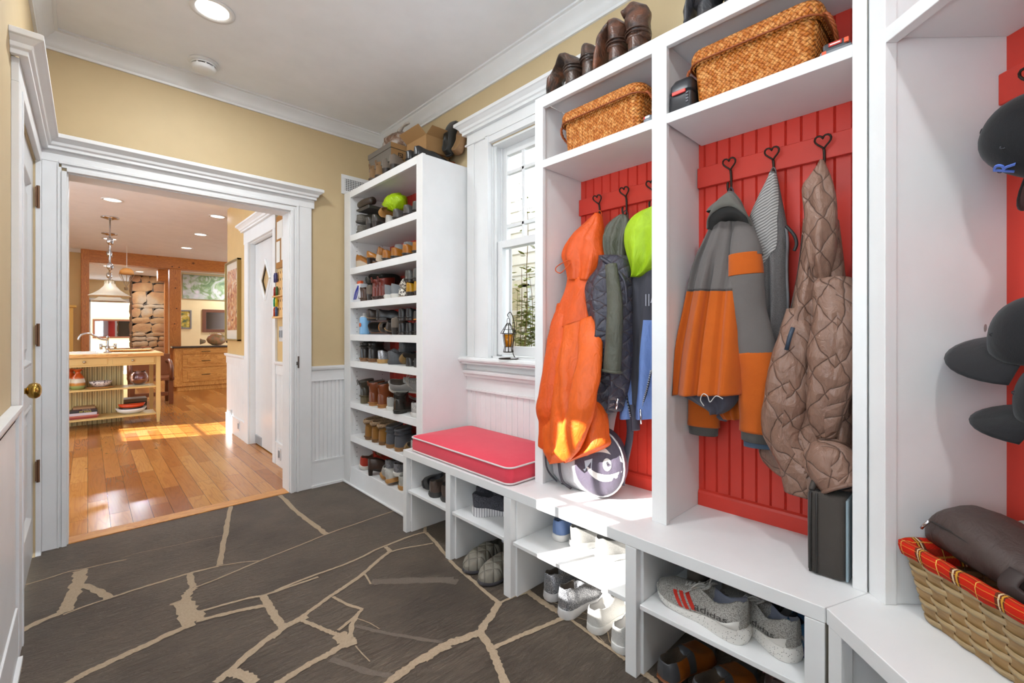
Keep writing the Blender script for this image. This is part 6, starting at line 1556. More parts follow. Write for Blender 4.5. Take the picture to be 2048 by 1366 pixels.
# --- navy vest over an olive jacket
NV, NOL = quilt_uv('45434e', '34323c', .09, .055), nylon('56564a', .5, .6)
t = thing('puffer_vest', 'navy puffer vest over an olive hooded jacket on the middle hook of the left locker', 'jacket', tuple(onx(1220, 820, XH)))
S = [(430, 1243, 1254), (440, 1226, 1259), (455, 1214, 1261), (475, 1211, 1259), (495, 1212, 1257), (515, 1216, 1256), (530, 1214, 1258)]
R2, r2 = drape(S, XH + .01, [(430, .02), (475, .055), (530, .05)], [(2.6, .4, .012, 0)], wr=.008, wsc=(14, 14, 9), seed=41, step=4); cloth_mesh('hood', NOL, t, R2, r2)
S = [(512, 1202, 1258), (535, 1200, 1260), (560, 1182, 1262), (580, 1177, 1263), (620, 1183, 1264), (660, 1190, 1264), (690, 1181, 1264), (740, 1182, 1262), (770, 1194, 1258), (800, 1196, 1250), (822, 1200, 1244)]
XV = [(430, 1.65), (540, 1.59), (680, 1.55), (822, 1.56)]
R, rows = drape(S, XV, [(512, .045), (600, .07), (822, .06)], [(2.4, .1, .018, 0), (5, .2, .004, 0)], wr=.010, wsc=(13, 13, 8), seed=43, step=4, n=64); cloth_mesh('vest_body', NV, t, R, rows)
sleeve('olive_sleeve', NOL, t, [(1222, 530, 1.535), (1230, 600, 1.51), (1229, 660, 1.485), (1223, 742, 1.485)], [.022, .03, .034, .036], wr=.005, seed=44, flat=.7, open_end=plain('2c2b2e', .9), cuff=NOL)
m = MB(); P = [onx(a, b, 1.545) for a, b in cr([(1203, 516), (1215, 524), (1230, 536), (1244, 552), (1252, 575), (1255, 640)], 5)]; m.tube(P, [.014 - .008 * i / len(P) for i in range(len(P))], 8, flat=.6); m.build('collar', NV, t, smooth=True)
loop(t, 1251, 424, plain('35322f', .7), 1.703)
m = MB(); m.tube([onx(1236, 797, 1.495), onx(1232, 818, 1.495)], .005, 6); m.build('zip_pull', MCHROME, t, smooth=True)
# --- lime hooded blue jacket
LIME = nylon('a6c81c', .55, .4); BL = nylon('7590cc', .6, .4); DG = cloth('4a4850', .8)
t = thing('ski_jacket', 'blue and charcoal jacket with a lime green hood beside the locker divider', 'jacket', tuple(onx(1285, 830, XH)))
S = [(414, 1305, 1316), (425, 1280, 1335), (440, 1264, 1338), (460, 1256, 1338), (485, 1254, 1336), (510, 1259, 1330), (530, 1263, 1318), (545, 1264, 1300), (555, 1266, 1282)]
R2, r2 = drape(S, XH - .02, [(414, .02), (460, .06), (520, .055), (555, .03)], [(2.0, .3, .01, 0)], wr=.007, wsc=(11, 11, 7), seed=51, step=4); cloth_mesh('hood', LIME, t, R2, r2)
S = [(500, 1264, 1340), (560, 1258, 1345), (640, 1256, 1345), (720, 1252, 1345), (780, 1248, 1344), (834, 1245, 1342)]
R, rows = drape(S, XH + .02, [(500, .045), (640, .07), (834, .07)], [(2.6, .35, .016, .05)], wr=.006, wsc=(11, 11, 7), seed=53, step=4, n=64); cloth_mesh('body', DG, t, R, rows)
m = subpatch(R, rows, lambda p: .03, lambda p: interp([(545, .3), (834, .42)], p), 545, 834, .006); m.build('front_panel', BL, t, smooth=True)
m = subpatch(R, rows, lambda p: interp([(640, .56), (834, .46)], p), lambda p: .8, 640, 838, .006); m.build('front_panel', BL, t, smooth=True)
for pts in ([(1258, 560), (1257, 640), (1251, 720), (1252, 780), (1262, 834)], [(1303, 740), (1294, 780), (1284, 815), (1280, 834)]):
    m = MB(); P = [onx(a, b, XH - .06) for a, b in cr(pts, 10)]; m.tube(P, .0035, 6); m.build('zip', plain('1e1e24', .5), t, smooth=True)
    m = MB()
    for a, b in zip(P[::1], P[1:]): c = a.lerp(b, .5); m.box(c.x - .0055, c.x - .003, c.y - .003, c.y + .003, c.z - .002, c.z + .002)
    z_ = m.build('zip_teeth', plain('b8bcc4', .3, .6), t); z_['kind'] = 'stuff'
m = MB(); m.tube([onx(1281, 818, XH - .07), onx(1282, 848, XH - .07)], .004, 6); m.build('zip_pull', MCHROME, t, smooth=True)
o = text('||/', .05, plain('9a9aa4', .5), Matrix.Translation(onx(1298, 598, XH - .068)) @ Matrix.Rotation(-PI / 2, 4, 'Z') @ RX, t, 'chest_mark')
# ------------------------------------------------------------------ pack and soft case under the coats
def pack():
    t = thing('backpack', 'pale grey backpack with a dark panel and an eye shaped print below the orange jacket', 'backpack', (1.62, 1.22, ZB))
    c = Vector((1.665, 1.215, 0)); m = MB(); rows = []; cxs = [(.476, 1.585), (.7, 1.575), (.82, 1.63), (.92, 1.69), (1.2, 1.70)]
    for z, hw, d in ((.4745, .07, .03), (.48, .115, .06), (.52, .135, .095), (.6, .138, .105), (.7, .138, .1), (.78, .138, .075), (.9, .138, .05), (1.05, .138, .045), (1.13, .11, .035), (1.165, .05, .02)):
        rows.append([(interp(cxs, z) + d * (abs(math.sin(a)) ** .8) * (1 if math.sin(a) > 0 else -1) * .95, c.y + hw * (abs(math.cos(a)) ** .7) * (1 if math.cos(a) > 0 else -1), z) for a in [2 * PI * k / 36 for k in range(36)]])
    m.grid(rows, cu=True, capa=True, capb=True); m.build('body', nylon('bdbcc0', .6, .3), t, smooth=True)
    # slanted dark front pocket
    P0 = Vector((1.52, 1.085, .606)); U = Vector((.30, -.95, 0)).normalized(); V = Vector((0, 0, 1)); Nn = Vector((-.95, -.30, .0)).normalized()
    m = MB(); rows = []
    for s, h in ((1.0, -.065), (1.02, -.02), (1.0, 0), (.9, .012), (.7, .02), (.4, .026), (0, .028)):
        rows.append([P0 + U * (.108 * s * math.cos(a)) + V * ((.125 if math.sin(a) < 0 else .15) * s * math.sin(a)) + Nn * h for a in [2 * PI * k / 32 for k in range(32)]])
    m.grid(rows, cu=True); m.build('front_pocket', nylon('554e5c', .45, .3), t, smooth=True)
    m = MB(); m.tube(rows[2], .004, 6, closed=True); o = m.build('piping', plain('c8c4c4', .5), t, smooth=True)
    def dome(u, v):
        r = min(1, math.hypot(u / .115, v / (.125 if v < 0 else .15))); return P0 + U * u + V * v + Nn * (.0285 * (1 - r ** 2.6) + .0012)
    def band(name, mat, a0, a1, ro, ri, cu_, cv_, sq=1.0):
        m = MB(); rr = []
        for k in range(25):
            a = lerp(a0, a1, k / 24); e = math.sin(PI * k / 24) ** .6
            rr.append([dome(cu_ + r * math.cos(a), cv_ + r * sq * math.sin(a)) for r in (lerp(ro, ri, j / 3 * e) for j in range(4))])
        m.grid(rr); m.build(name, mat, t, smooth=True)
    MP = plain('d4d0cc', .5)
    band('print', MP, .25, 2.75, .078, .055, .028, .01); band('print', MP, -2.85, -.35, .075, .045, .03, .022)
    band('print', MP, 0, 2 * PI, .017, 0, .045, .018, 1.5); band('print', plain('2a262e', .5), 0, 2 * PI, .005, 0, .047, .024, 1.4)
    m = MB(); q = [(-.09, -.035), (-.045, -.01), (-.05, .02), (-.015, .035), (-.02, -.02), (-.06, -.075)]; rr = [dome(*p) for p in q]; k = len(m.v); m.v += rr; m.face(range(len(rr))); m.build('patch', plain('b4bcc8', .6), t)
    m = MB(); m.tube(cr([(1.66, 1.35, 1.1), (1.62, 1.354, .85), (1.5, 1.345, .68), (1.475, 1.33, .56), (1.51, 1.30, .492)], 6), .004, 6); m.tube(cr([(1.475, 1.26, .70), (1.465, 1.25, .6), (1.475, 1.24, .52), (1.51, 1.22, .482)], 6), .006, 6); m.build('seam_piping', plain('3a3840', .5), t, smooth=True)
    m = MB(); m.tube(cr([(1.62, 1.02, .95), (1.60, 1.0, .85), (1.60, .985, .75), (1.60, 1.01, .62), (1.62, 1.04, .52)], 5), .016, 8, flat=.4); m.tube(cr([(1.62, 1.0, .9), (1.60, .965, .82), (1.60, .96, .76)], 5), .02, 8, flat=.5); m.build('strap', plain('3c3844', .6), t, smooth=True)
    m = MB(); m.box(1.54, 1.64, 1.12, 1.30, .4738, .4775); m.build('base', plain('4a4850', .7), t)
pack()
t = thing('soft_case', 'narrow dark grey soft case standing on the bench under the brown coat', 'case', (1.6, .3, ZB))
m = MB(); rows = []
for z, g in ((.4745, .93), (.48, .99), (.53, 1.0), (.62, 1.01), (.69, 1.0), (.705, .96)):
    rows.append([(x, y, z) for x, y in [(1.60 + (px - 1.60) * g, .298 + (py - .298) * g) for px, py in rrect(1.487, 1.725, .252, .345, .02)]])
m.grid(rows, cu=True, capa=True, capb=True); m.build('body', cloth('4a443f', .8, .2, 300), t, smooth=True)
for yy in (.335, .32):
    m = MB(); m.tube([(1.4855, yy, .48), (1.4845, yy, .6), (1.486, yy, .70), (1.52, yy, .709)], .0035, 6); m.build('zip', plain('252220', .6), t, smooth=True)
m = MB(); m.box(1.4875, 1.70, .2475, .2535, .48, .70); o = m.build('side_panel', cloth('93a6b0', .8), t, bevel=.002); o['label'] = 'pale blue side panel'
m = MB(); m.tube(cr([(1.50, .335, .706), (1.52, .33, .73), (1.6, .325, .735), (1.66, .33, .706)], 5), .008, 8); m.build('handle', plain('3a3430', .7), t, smooth=True)
# ------------------------------------------------------------------ lidded woven baskets on the locker shelves
WV = weave_uv('d07a22', '8a3f0c', 'e8a860', .010, .010)
def lid_basket(lab, x0, x1, y0, y1, z, h, fl=.012, wv=True):
    t = thing('woven_basket', lab, 'basket', ((x0 + x1) / 2, (y0 + y1) / 2, z)); r = .03
    def ring(e, zz, wob=0):
        return [(p[0], p[1], zz + wob * math.sin(9 * p[1] + 5 * p[0])) for p in rrect(x0 - e, x1 + e, y0 - e, y1 + e, r + e, 6)]
    def skin(m, rings):
        n = len(rings[0]); u = [0]
        for a, b in zip(rings[0], rings[0][1:] + rings[0][:1]): u.append(u[-1] + (Vector(a) - Vector(b)).length)
        v = [0]
        for a, b in zip(rings, rings[1:]): v.append(v[-1] + (Vector(a[0]) - Vector(b[0])).length)
        m.grid(rings, cu=True, uv=lambda i, j: (u[j], v[i]))
    m = MB(); skin(m, [ring(-.004, z + .001), ring(0, z + .004)] + [ring(fl * k / 6, z + h * .85 * k / 6) for k in range(1, 7)]); m.face([j for j in range(len(ring(0, 0)))][::-1]); m.build('body', WV, t, smooth=True)
    z1 = z + h * .72
    m = MB(); skin(m, [ring(fl + .004, z1, .003), ring(fl + .010, z1 + .002, .003), ring(fl + .013, z1 + .015, .002), ring(fl + .014, z + h * .9), ring(fl + .008, z + h * .985), ring(-.02, z + h), ring(-.07, z + h + .002)]); b = len(m.v); n = len(ring(0, 0)); m.face([b - n + j for j in range(n)]); m.build('lid', WV, t, smooth=True)
    m = MB(); q = ring(fl + .0145, z1 + .004, .003)
    m.tube(q, .0032, 6, closed=True); m.build('lid_binding', plain('8a4216', .6), t, smooth=True)
    MR = plain('9a4a1c', .6)
    for s, yy in ((1, y1 + fl), (-1, y0 - fl)):
        m = MB(); ym = (x0 + x1) / 2 - .05
        path = cr([(ym - .03, yy, z + h * .8), (ym - .04, yy + s * .02, z + h * .76), (ym - .02, yy + s * .032, z + h * .6), (ym + .03, yy + s * .03, z + h * .45), (ym + .04, yy + s * .012, z + h * .4), (ym + .03, yy, z + h * .45)], 7)
        for ph in (0, 2.1, 4.2):
            m.tube([(p[0] + .0035 * math.cos(k * .9 + ph), p[1] + .0035 * math.sin(k * .9 + ph), p[2] + .0035 * math.sin(k * .9 + ph + 1)) for k, p in enumerate(path)], .003, 5)
        m.build('rope_handle', MR, t, smooth=True)
lid_basket('orange woven basket with a lid on the shelf of the left locker', 1.508, 1.72, .895, 1.25, 1.9275, .172)
lid_basket('long orange woven basket with a lid on the shelf of the right locker', 1.508, 1.72, .335, .672, 1.9275, .18)
# black hand lamp and tool batteries
t = thing('work_light', 'black flashlight lantern with a red latch at the left of the long basket', 'flashlight', (1.55, .722, 1.9275))
m = MB(); rows = []
for z, a, b in ((1.928, .040, .07), (1.935, .042, .072), (1.985, .040, .07), (1.99, .036, .065), (1.995, .041, .07), (2.02, .040, .068), (2.04, .032, .055), (2.046, .02, .04)): rows.append([(x, y, z) for x, y in rrect(1.56 - b, 1.56 + b, .722 - a, .722 + a, .015, 5)])
m.grid(rows, cu=True, capa=True, capb=True); m.build('housing', plain('26262a', .35), t, auto=40)
m = MB(); m.box(1.483, 1.49, .70, .748, 1.982, 1.994); o = m.build('latch', plain('d23c30', .4), t, bevel=.002); o['label'] = 'red latch'
m = MB()
for z in (1.945, 1.955, 1.965, 1.975): m.box(1.4845, 1.489, .69, .698, z, z + .005)
m.build('ribs', plain('5a5a60', .4), t)
t = thing('tool_battery', 'grey tool battery with red buttons right of the long orange basket', 'battery', (1.55, .28, 1.9275))
m = MB(); m.box(1.50, 1.62, .242, .316, 1.928, 1.945); m.build('base', plain('77787c', .4), t, bevel=.004); m = MB(); m.box(1.505, 1.61, .25, .31, 1.945, 1.968); m.build('body', plain('3a3a3e', .4), t, bevel=.006)
m = MB(); m.box(1.498, 1.506, .249, .259, 1.95, 1.962); m.build('button', plain('e05a38', .4), t); m = MB(); m.box(1.498, 1.506, .30, .31, 1.934, 1.944); m.build('button', plain('e05a38', .4), t)
m = MB(); m.box(1.502, 1.5055, .265, .295, 1.954, 1.964); m.build('red_label', plain('b83028', .4), t); m = MB(); m.box(1.5012, 1.5025, .268, .292, 1.957, 1.960); m.build('white_mark', plain('e8e4e0', .4), t)
t = thing('charger', 'dark charger with upright prongs behind the grey tool battery', 'charger', (1.68, .275, 1.9275))
m = MB(); m.box(1.64, 1.72, .242, .31, 1.928, 1.98); m.build('body', plain('2c2c30', .4), t, bevel=.006); m = MB(); m.tube([(1.66, .255, 1.98), (1.665, .25, 2.03), (1.68, .25, 2.05)], .006, 6); m.build('arm', plain('4a4a50', .3), t)
t = thing('tool_battery', 'small grey and white battery pack beside the left locker basket', 'battery', (1.52, .851, 1.9275))
m = MB(); m.lathe([(0, 0), (.02, 0), (.021, .024), (.012, .03), (0, .03)], (1.512, .85, 1.928), 14, sy=1.0); m.build('body', plain('7c8086', .4), t, smooth=True); m = MB(); m.box(1.4905, 1.4935, .838, .856, 1.943, 1.95); m.build('label', plain('d8d8d8', .4), t); m = MB(); m.box(1.4900, 1.4935, .856, .862, 1.943, 1.95); m.build('red_mark', plain('c03028', .4), t)
t = thing('nail_gun_handle', 'black strap handle of a case lying on the woven basket in the left locker', 'case', (1.62, 1.03, 2.1))
m = MB(); m.box(1.56, 1.70, .98, 1.12, 2.1022, 2.118); m.build('case_lid', plain('2e2d30', .45), t, bevel=.006); m = MB(); m.tube(cr([(1.6, 1.1, 2.12), (1.6, 1.06, 2.14), (1.6, 1.0, 2.15), (1.6, .985, 2.12)], 4), .009, 8); m.build('grip', plain('3c3b3e', .4), t, smooth=True)
# ------------------------------------------------------------------ tall boots folded over on top of the lockers
def floppy_boot(lab, x, y, z, c, c2, path, rr, foot=True, top=None):
    """ankle and heel at the front edge, toe to the wall; path (dx, dy, dz) of the limp shaft with half widths rr (wide, thin)"""
    t = thing('tall_boot', lab, 'boot', (x, y, z)); q = N('worn_leather'); v = q.coord(); n = q.noise(v, 16, 5, .65, .6).outputs[0]; n2 = q.noise(v, 60, 3).outputs[0]
    ML = q.fin(q.ramp(n, [(.36, c2), (.5, c), (.66, '7a4a34' if c != '2e2d30' else '4a484c')]), .33, q.bump(n, .6, .015, q.bump(n2, .2, .004)))
    ts, ws = outline(OUT_P, .25, .09); m = MB(); rows = []
    for tt, w_ in zip(ts, ws):
        hgt = interp([(0, .075), (.1, .085), (.35, .085), (.5, .065), (.75, .045), (1, .012)], tt); rows.append([(x + .25 * tt, y + w_ * math.cos(a), z + .018 + hgt * abs(math.sin(a)) ** .8) for a in [PI * k / 12 for k in range(13)]])
    m.grid(rows); m.build('foot', ML, t, smooth=True)
    m = MB(); pts = [(x + .25 * tt, y + w_ * 1.03) for tt, w_ in zip(ts, ws)] + [(x + .25 * tt, y - w_ * 1.03) for tt, w_ in list(zip(ts, ws))[-2:0:-1]]; m.prism(pts, z + .0008, z + .02); m.build('sole', plain('2e2420', .5), t)
    P = cr([(x + a, y + b, z + d, r0, r1) for (a, b, d), (r0, r1) in zip(path, rr)], 7); cl = [Vector(p[:3]) for p in P]; rows = []; m = MB()
    for i, p in enumerate(P):
        tn = (cl[min(i + 1, len(P) - 1)] - cl[max(0, i - 1)]).normalized(); nx = Vector((1, 0, 0)); nx = (nx - tn * nx.dot(tn)).normalized(); bt = tn.cross(nx); row = []
        for k in range(26):
            a = 2 * PI * k / 26; u = cl[i] + nx * math.cos(a) * p[3] + bt * math.sin(a) * p[4]; u = u + (nx * math.cos(a) + bt * math.sin(a)) * .012 * (MN.noise(u * 15) + .5 * MN.noise(u * 34)); u.z = max(u.z, z + .003); row.append(u)
        rows.append(row)
    m.grid(rows, cu=True, capa=True, capb=True); m.build('shaft', ML, t, smooth=True)
    m = MB()
    for zz in (.075, .088): m.tube([(x + .042 + .052 * math.cos(a), y + .044 * math.sin(a), z + zz) for a in [2 * PI * k / 18 for k in range(18)]], .005, 6, closed=True, flat=.5)
    m.build('ankle_strap', leather(c2, c, .3), t, smooth=True)
ZL = 2.2155
BR, BD = ('4a382e', '241b18'), ('54382b', '2a1c17')
A_ = [(.045, 0, .06), (.05, .01, .12), (.06, .05, .155), (.06, .10, .12), (.06, .14, .06), (.06, .165, .012)]; RA = [(.05, .042), (.055, .03), (.06, .016), (.055, .014), (.045, .016), (.03, .01)]
floppy_boot('brown tall boot slumped over at the far left on top of the lockers', XF + .02, 1.225, ZL, *BR, A_, RA)
floppy_boot('brown tall boot slumped over, right of its pair above the left locker', XF + .02, 1.135, ZL, *BR, [(.045, 0, .06), (.05, .0, .1), (.06, .005, .125), (.08, .02, .13), (.1, .035, .115)], [(.05, .04), (.052, .036), (.055, .03), (.05, .02), (.03, .012)])
floppy_boot('dark brown tall boot folded over, left of the taller pair above the divider', XF + .015, 1.0, ZL, *BD, [(.045, 0, .06), (.05, .0, .13), (.06, .02, .175), (.06, .055, .15), (.06, .08, .08), (.06, .095, .012)], [(.05, .04), (.055, .034), (.06, .02), (.06, .014), (.06, .016), (.05, .012)])
floppy_boot('dark brown tall boot folded over, right of the taller pair above the divider', XF + .015, .912, ZL, *BD, [(.045, 0, .06), (.045, 0, .11), (.045, .0, .15), (.05, .012, .178), (.055, .05, .185)], [(.05, .043), (.055, .046), (.05, .048), (.045, .034), (.045, .012)])
floppy_boot('black tall boot on top of the right locker, left of the pair', XF + .02, .645, ZL, '2e2d30', '161617', [(.045, 0, .06), (.05, .0, .12), (.06, .02, .16), (.06, .05, .13), (.06, .075, .03)], [(.05, .04), (.055, .034), (.06, .02), (.06, .014), (.05, .014)])
floppy_boot('black tall boot on top of the right locker, right of the pair', XF + .02, .555, ZL, '2e2d30', '161617', [(.045, 0, .06), (.045, 0, .11), (.045, .0, .15), (.05, .012, .175)], [(.05, .043), (.055, .044), (.05, .044), (.045, .03)])
# ------------------------------------------------------------------ things piled on the tall cabinet
ZT = 2.218
CARD = paint('a07a4e', .8); CARDG = paint('6c655c', .7)
t = thing('cardboard_box', 'plain brown cardboard carton under the grey shoe box on the cabinet', 'box', (1.62, 2.86, ZT)); part('carton', CARD, t, [(1.56, 1.76, 2.76, 3.04, ZT + .0008, ZT + .085)], .003)
def shoebox():
    x0, x1, y0, y1, z0, z1 = 1.468, 1.60, 2.735, 3.06, ZT + .135, ZT + .245
    M_ = Matrix.Translation((1.5, 2.9, ZT + .085)) @ Matrix.Rotation(0, 4, 'Z')
    t = thing('shoe_box', 'grey and tan shoe box with a black logo resting over the small booties', 'box', (1.5, 2.9, ZT + .09))
    z0, z1 = ZT + .0865, ZT + .21
    part('box_body', CARDG, t, [(1.472, 1.618, 2.728, 3.05, z0, z1 - .035)], .002); part('lid', CARDG, t, [(1.467, 1.623, 2.722, 3.056, z1 - .036, z1)], .002)
    m = MB(); m.box(1.474, 1.616, 2.7265, 2.728, z0 + .002, z1 - .037); m.box(1.469, 1.621, 2.7205, 2.722, z1 - .035, z1 - .001); m.build('end_panel', CARD, t)
    c = Vector((1.545, 2.726, z0 + .05)); K = plain('1c1a18', .6); m = MB()
    for b in ((-.018, -.012, -.014, .016), (.012, .018, -.014, .016), (-.012, .012, .011, .016), (-.012, .012, -.014, -.009), (-.008, .008, -.003, .002), (-.008, -.003, .002, .008), (.003, .008, -.009, -.003)): m.box(c.x + b[0], c.x + b[1], c.y, c.y + .0006, c.z + b[2], c.z + b[3])
    m.build('logo', K, t)
    text('SALOMON', .011, K, Matrix.Translation((1.545, 2.7258, z0 + .024)) @ RX, t, 'lettering')
shoebox()
t = thing('plastic_bag', 'knotted clear plastic bag stuffed with brown things on top of the shoe box', 'bag', (1.6, 2.9, ZT + .21))
m = MB(); rows = []
for k in range(15):
    ph = PI * k / 14; row = []
    for j in range(28):
        a = 2 * PI * j / 28; d = Vector((math.sin(ph) * math.cos(a), math.sin(ph) * math.sin(a), math.cos(ph))); r = 1 + .16 * MN.noise(d * 2.3) + .07 * MN.noise(d * 7)
        row.append((1.63 + .09 * r * d.x, 2.92 + .17 * r * d.y, max(ZT + .2115, ZT + .285 + .085 * r * d.z)))
    rows.append(row)
m.grid(rows, cu=True); q = N('film'); n_ = q.noise(q.coord(), 7, 4, .6, 1.2).outputs[0]; nb = q.noise(q.coord(), 30, 4, .6, 2).outputs[0]
m.build('film', q.fin(q.ramp(n_, [(.35, '6a4a3a'), (.45, '8c6f5c'), (.55, 'b8aaa0'), (.68, 'c8c0ba')]), .22, q.bump(nb, .8, .015)), t, smooth=True)
m = MB(); m.tube(cr([(1.60, 2.84, ZT + .355), (1.60, 2.80, ZT + .37), (1.60, 2.74, ZT + .375), (1.60, 2.71, ZT + .37)], 4), [.02, .02, .017, .014, .012, .01, .012, .014, .014, .012, .012, .01, .008], 8, flat=.6); m.build('knot', plain('b0a69c', .3), t, smooth=True)
t = thing('open_cardboard_box', 'open cardboard box with raised flaps near the ceiling on the cabinet', 'box', (1.68, 2.50, ZT))
Mb = Matrix.Translation((1.665, 2.56, ZT + .0)) @ Matrix.Rotation(.0, 4, 'Z')
for b in ((-.1, .1, -.12, .12, .10, .104), (-.1, -.097, -.12, .12, .104, .20), (.097, .1, -.12, .12, .104, .20), (-.097, .097, -.12, -.117, .104, .20), (-.097, .097, .117, .12, .104, .20)):
    m = MB(); m.box(*b, M=Mb); m.build('wall_panel', CARD, t)
for (cx_, cy_, ang, ax) in ((-.1, 0, -.9, 'Y'), (.1, 0, .5, 'Y')):
    m = MB(); Mf = Mb @ Matrix.Translation((cx_, 0, .20)) @ Matrix.Rotation(ang, 4, ax); m.box(-.0015, .0015, -.118, .118, 0, .075, M=Mf); m.build('flap', CARD, t)
m = MB(); Mf = Mb @ Matrix.Translation((0, -.1185, .20)) @ Matrix.Rotation(1.1, 4, 'X'); m.box(-.098, .098, -.0015, .0015, 0, .075, M=Mf); m.build('flap', CARD, t)
t = thing('cardboard_box', 'plain carton hidden under the open cardboard box behind the black shoes', 'box', (1.68, 2.56, ZT)); part('carton', CARD, t, [(1.575, 1.755, 2.46, 2.67, ZT + .0008, ZT + .099)], .003)
# soft things on the shelves
z = SH[0]
t = thing('folded_boot_roll', 'rolled dark brown boot lying on top of the top shelf stack', 'boot', (1.5, 3.1, z + .17)); m = MB(); m.tube(cr([(1.48, 3.20, z + .215), (1.47, 3.10, z + .215), (1.48, 3.0, z + .21)], 5), .028, 12); m.build('shaft', leather('3c2e26'), t, smooth=True)
t = thing('folded_bag', 'grey folded pouch in the top shelf stack above the furry slippers', 'bag', (1.55, 3.1, z + .13)); m = MB(); m.grid([[(1.455, 3.24, z + .185), (1.455, 3.02, z + .185), (1.7, 3.02, z + .175), (1.7, 3.24, z + .175)], [(1.455, 3.19, z + .158), (1.455, 3.02, z + .158), (1.7, 3.02, z + .158), (1.7, 3.19, z + .158)]], cu=True, capa=True, capb=True); m.build('pouch', leather('45413e'), t, bevel=.006)
t = thing('lime_bag', 'crumpled lime green plastic bag on the top shelf of the tall cabinet', 'bag', (1.53, 2.83, z)); m = MB(); rows = []
for k in range(13):
    ph = PI * k / 12; row = []
    for j in range(24):
        a = 2 * PI * j / 24; d = Vector((math.sin(ph) * math.cos(a), math.sin(ph) * math.sin(a), math.cos(ph))); r = 1 + .22 * MN.noise(d * 3.5 + Vector((4, 2, 1))) + .1 * abs(MN.noise(d * 9)); row.append((1.56 + .07 * r * d.x, 2.83 + .11 * r * d.y, z + .17 + .065 * r * d.z))
    rows.append(row)
m.grid(rows, cu=True); m.build('film', nylon('a8cc10', .35, .8), t, smooth=True)
t = thing('white_tissue_bag', 'crumpled white plastic bag behind the tan shoes on the second shelf', 'bag', (1.62, 3.0, SH[1])); m = MB(); rows = []
for k in range(13):
    ph = PI * k / 12; row = []
    for j in range(24):
        a = 2 * PI * j / 24; d = Vector((math.sin(ph) * math.cos(a), math.sin(ph) * math.sin(a), math.cos(ph))); r = 1 + .3 * MN.noise(d * 3 + Vector((1, 9, 1))); row.append((1.69 + .055 * r * d.x, 3.0 + .17 * r * d.y, max(SH[1] + .001, SH[1] + .07 + .06 * r * d.z)))
    rows.append(row)
m.grid(rows, cu=True); m.build('film', nylon('c8c8ca', .3, .8), t, smooth=True)
for k, (yy, key) in enumerate(((2.80, 0), (2.68, 0))):
    m = MB(); m.lathe([(0, -.04), (.03, -.03), (.04, 0), (.032, .03), (0, .036)], (XS + .14, yy, SH[1] + .098), 14); tag(m.build('shoe_stuffing', cloth('b8babc'), smooth=True), ['grey tissue ball stuffed in the left oxford of the second shelf', 'grey tissue ball stuffed in the right oxford of the second shelf'][k], 'tissue')
z = SH[2]; t = thing('paper_tote', 'white paper tote with blue brush strokes at the left of the third shelf', 'bag', (1.5, 3.2, z)); part('bag_body', plain('cfd0d4', .5), t, [(1.46, 1.56, 3.165, 3.28, z + .0008, z + .135)], .004)
m = MB()
for k in range(3): m.tube(cr([(1.4595, 3.275 - k * .02, z + .02), (1.4593, 3.25 - k * .024, z + .07), (1.4595, 3.20 - k * .005, z + .12)], 5), .006, 6, flat=.25)
m.build('blue_stroke', plain('2a34a0', .5), t); text('d.', .034, plain('222228', .5), Matrix.Translation((1.4595, 3.185, z + .03)) @ Matrix.Rotation(-PI / 2, 4, 'Z') @ RX, t); m = MB(); m.box(1.48, 1.50, 3.2, 3.26, z + .1355, z + .16); m.build('orange_tab', plain('d0582c', .5), t)
z = SH[3]; t = thing('spray_can', 'pale blue spray can at the left of the fourth shelf', 'can', (1.49, 3.17, z)); m = MB(); m.lathe([(0, .0008), (.038, .0008), (.04, .006), (.04, .115), (.034, .128)], (1.50, 3.17, z), 22); m.build('can_body', plain('7fb0d8', .3), t, smooth=True); m = MB(); m.lathe([(.034, .128), (.03, .135), (.016, .14), (.016, .158), (0, .16)], (1.50, 3.17, z), 18); m.build('cap', plain('dcdcdc', .4), t, smooth=True)
m = MB(); m.lathe([(0, 0), (.016, 0), (.016, .001), (0, .001)], (0, 0, 0), 18, Matrix.Translation((1.4595, 3.165, z + .07)) @ Matrix.Rotation(-PI / 2, 4, 'Y')); m.build('emblem', plain('c8603c', .4), t)
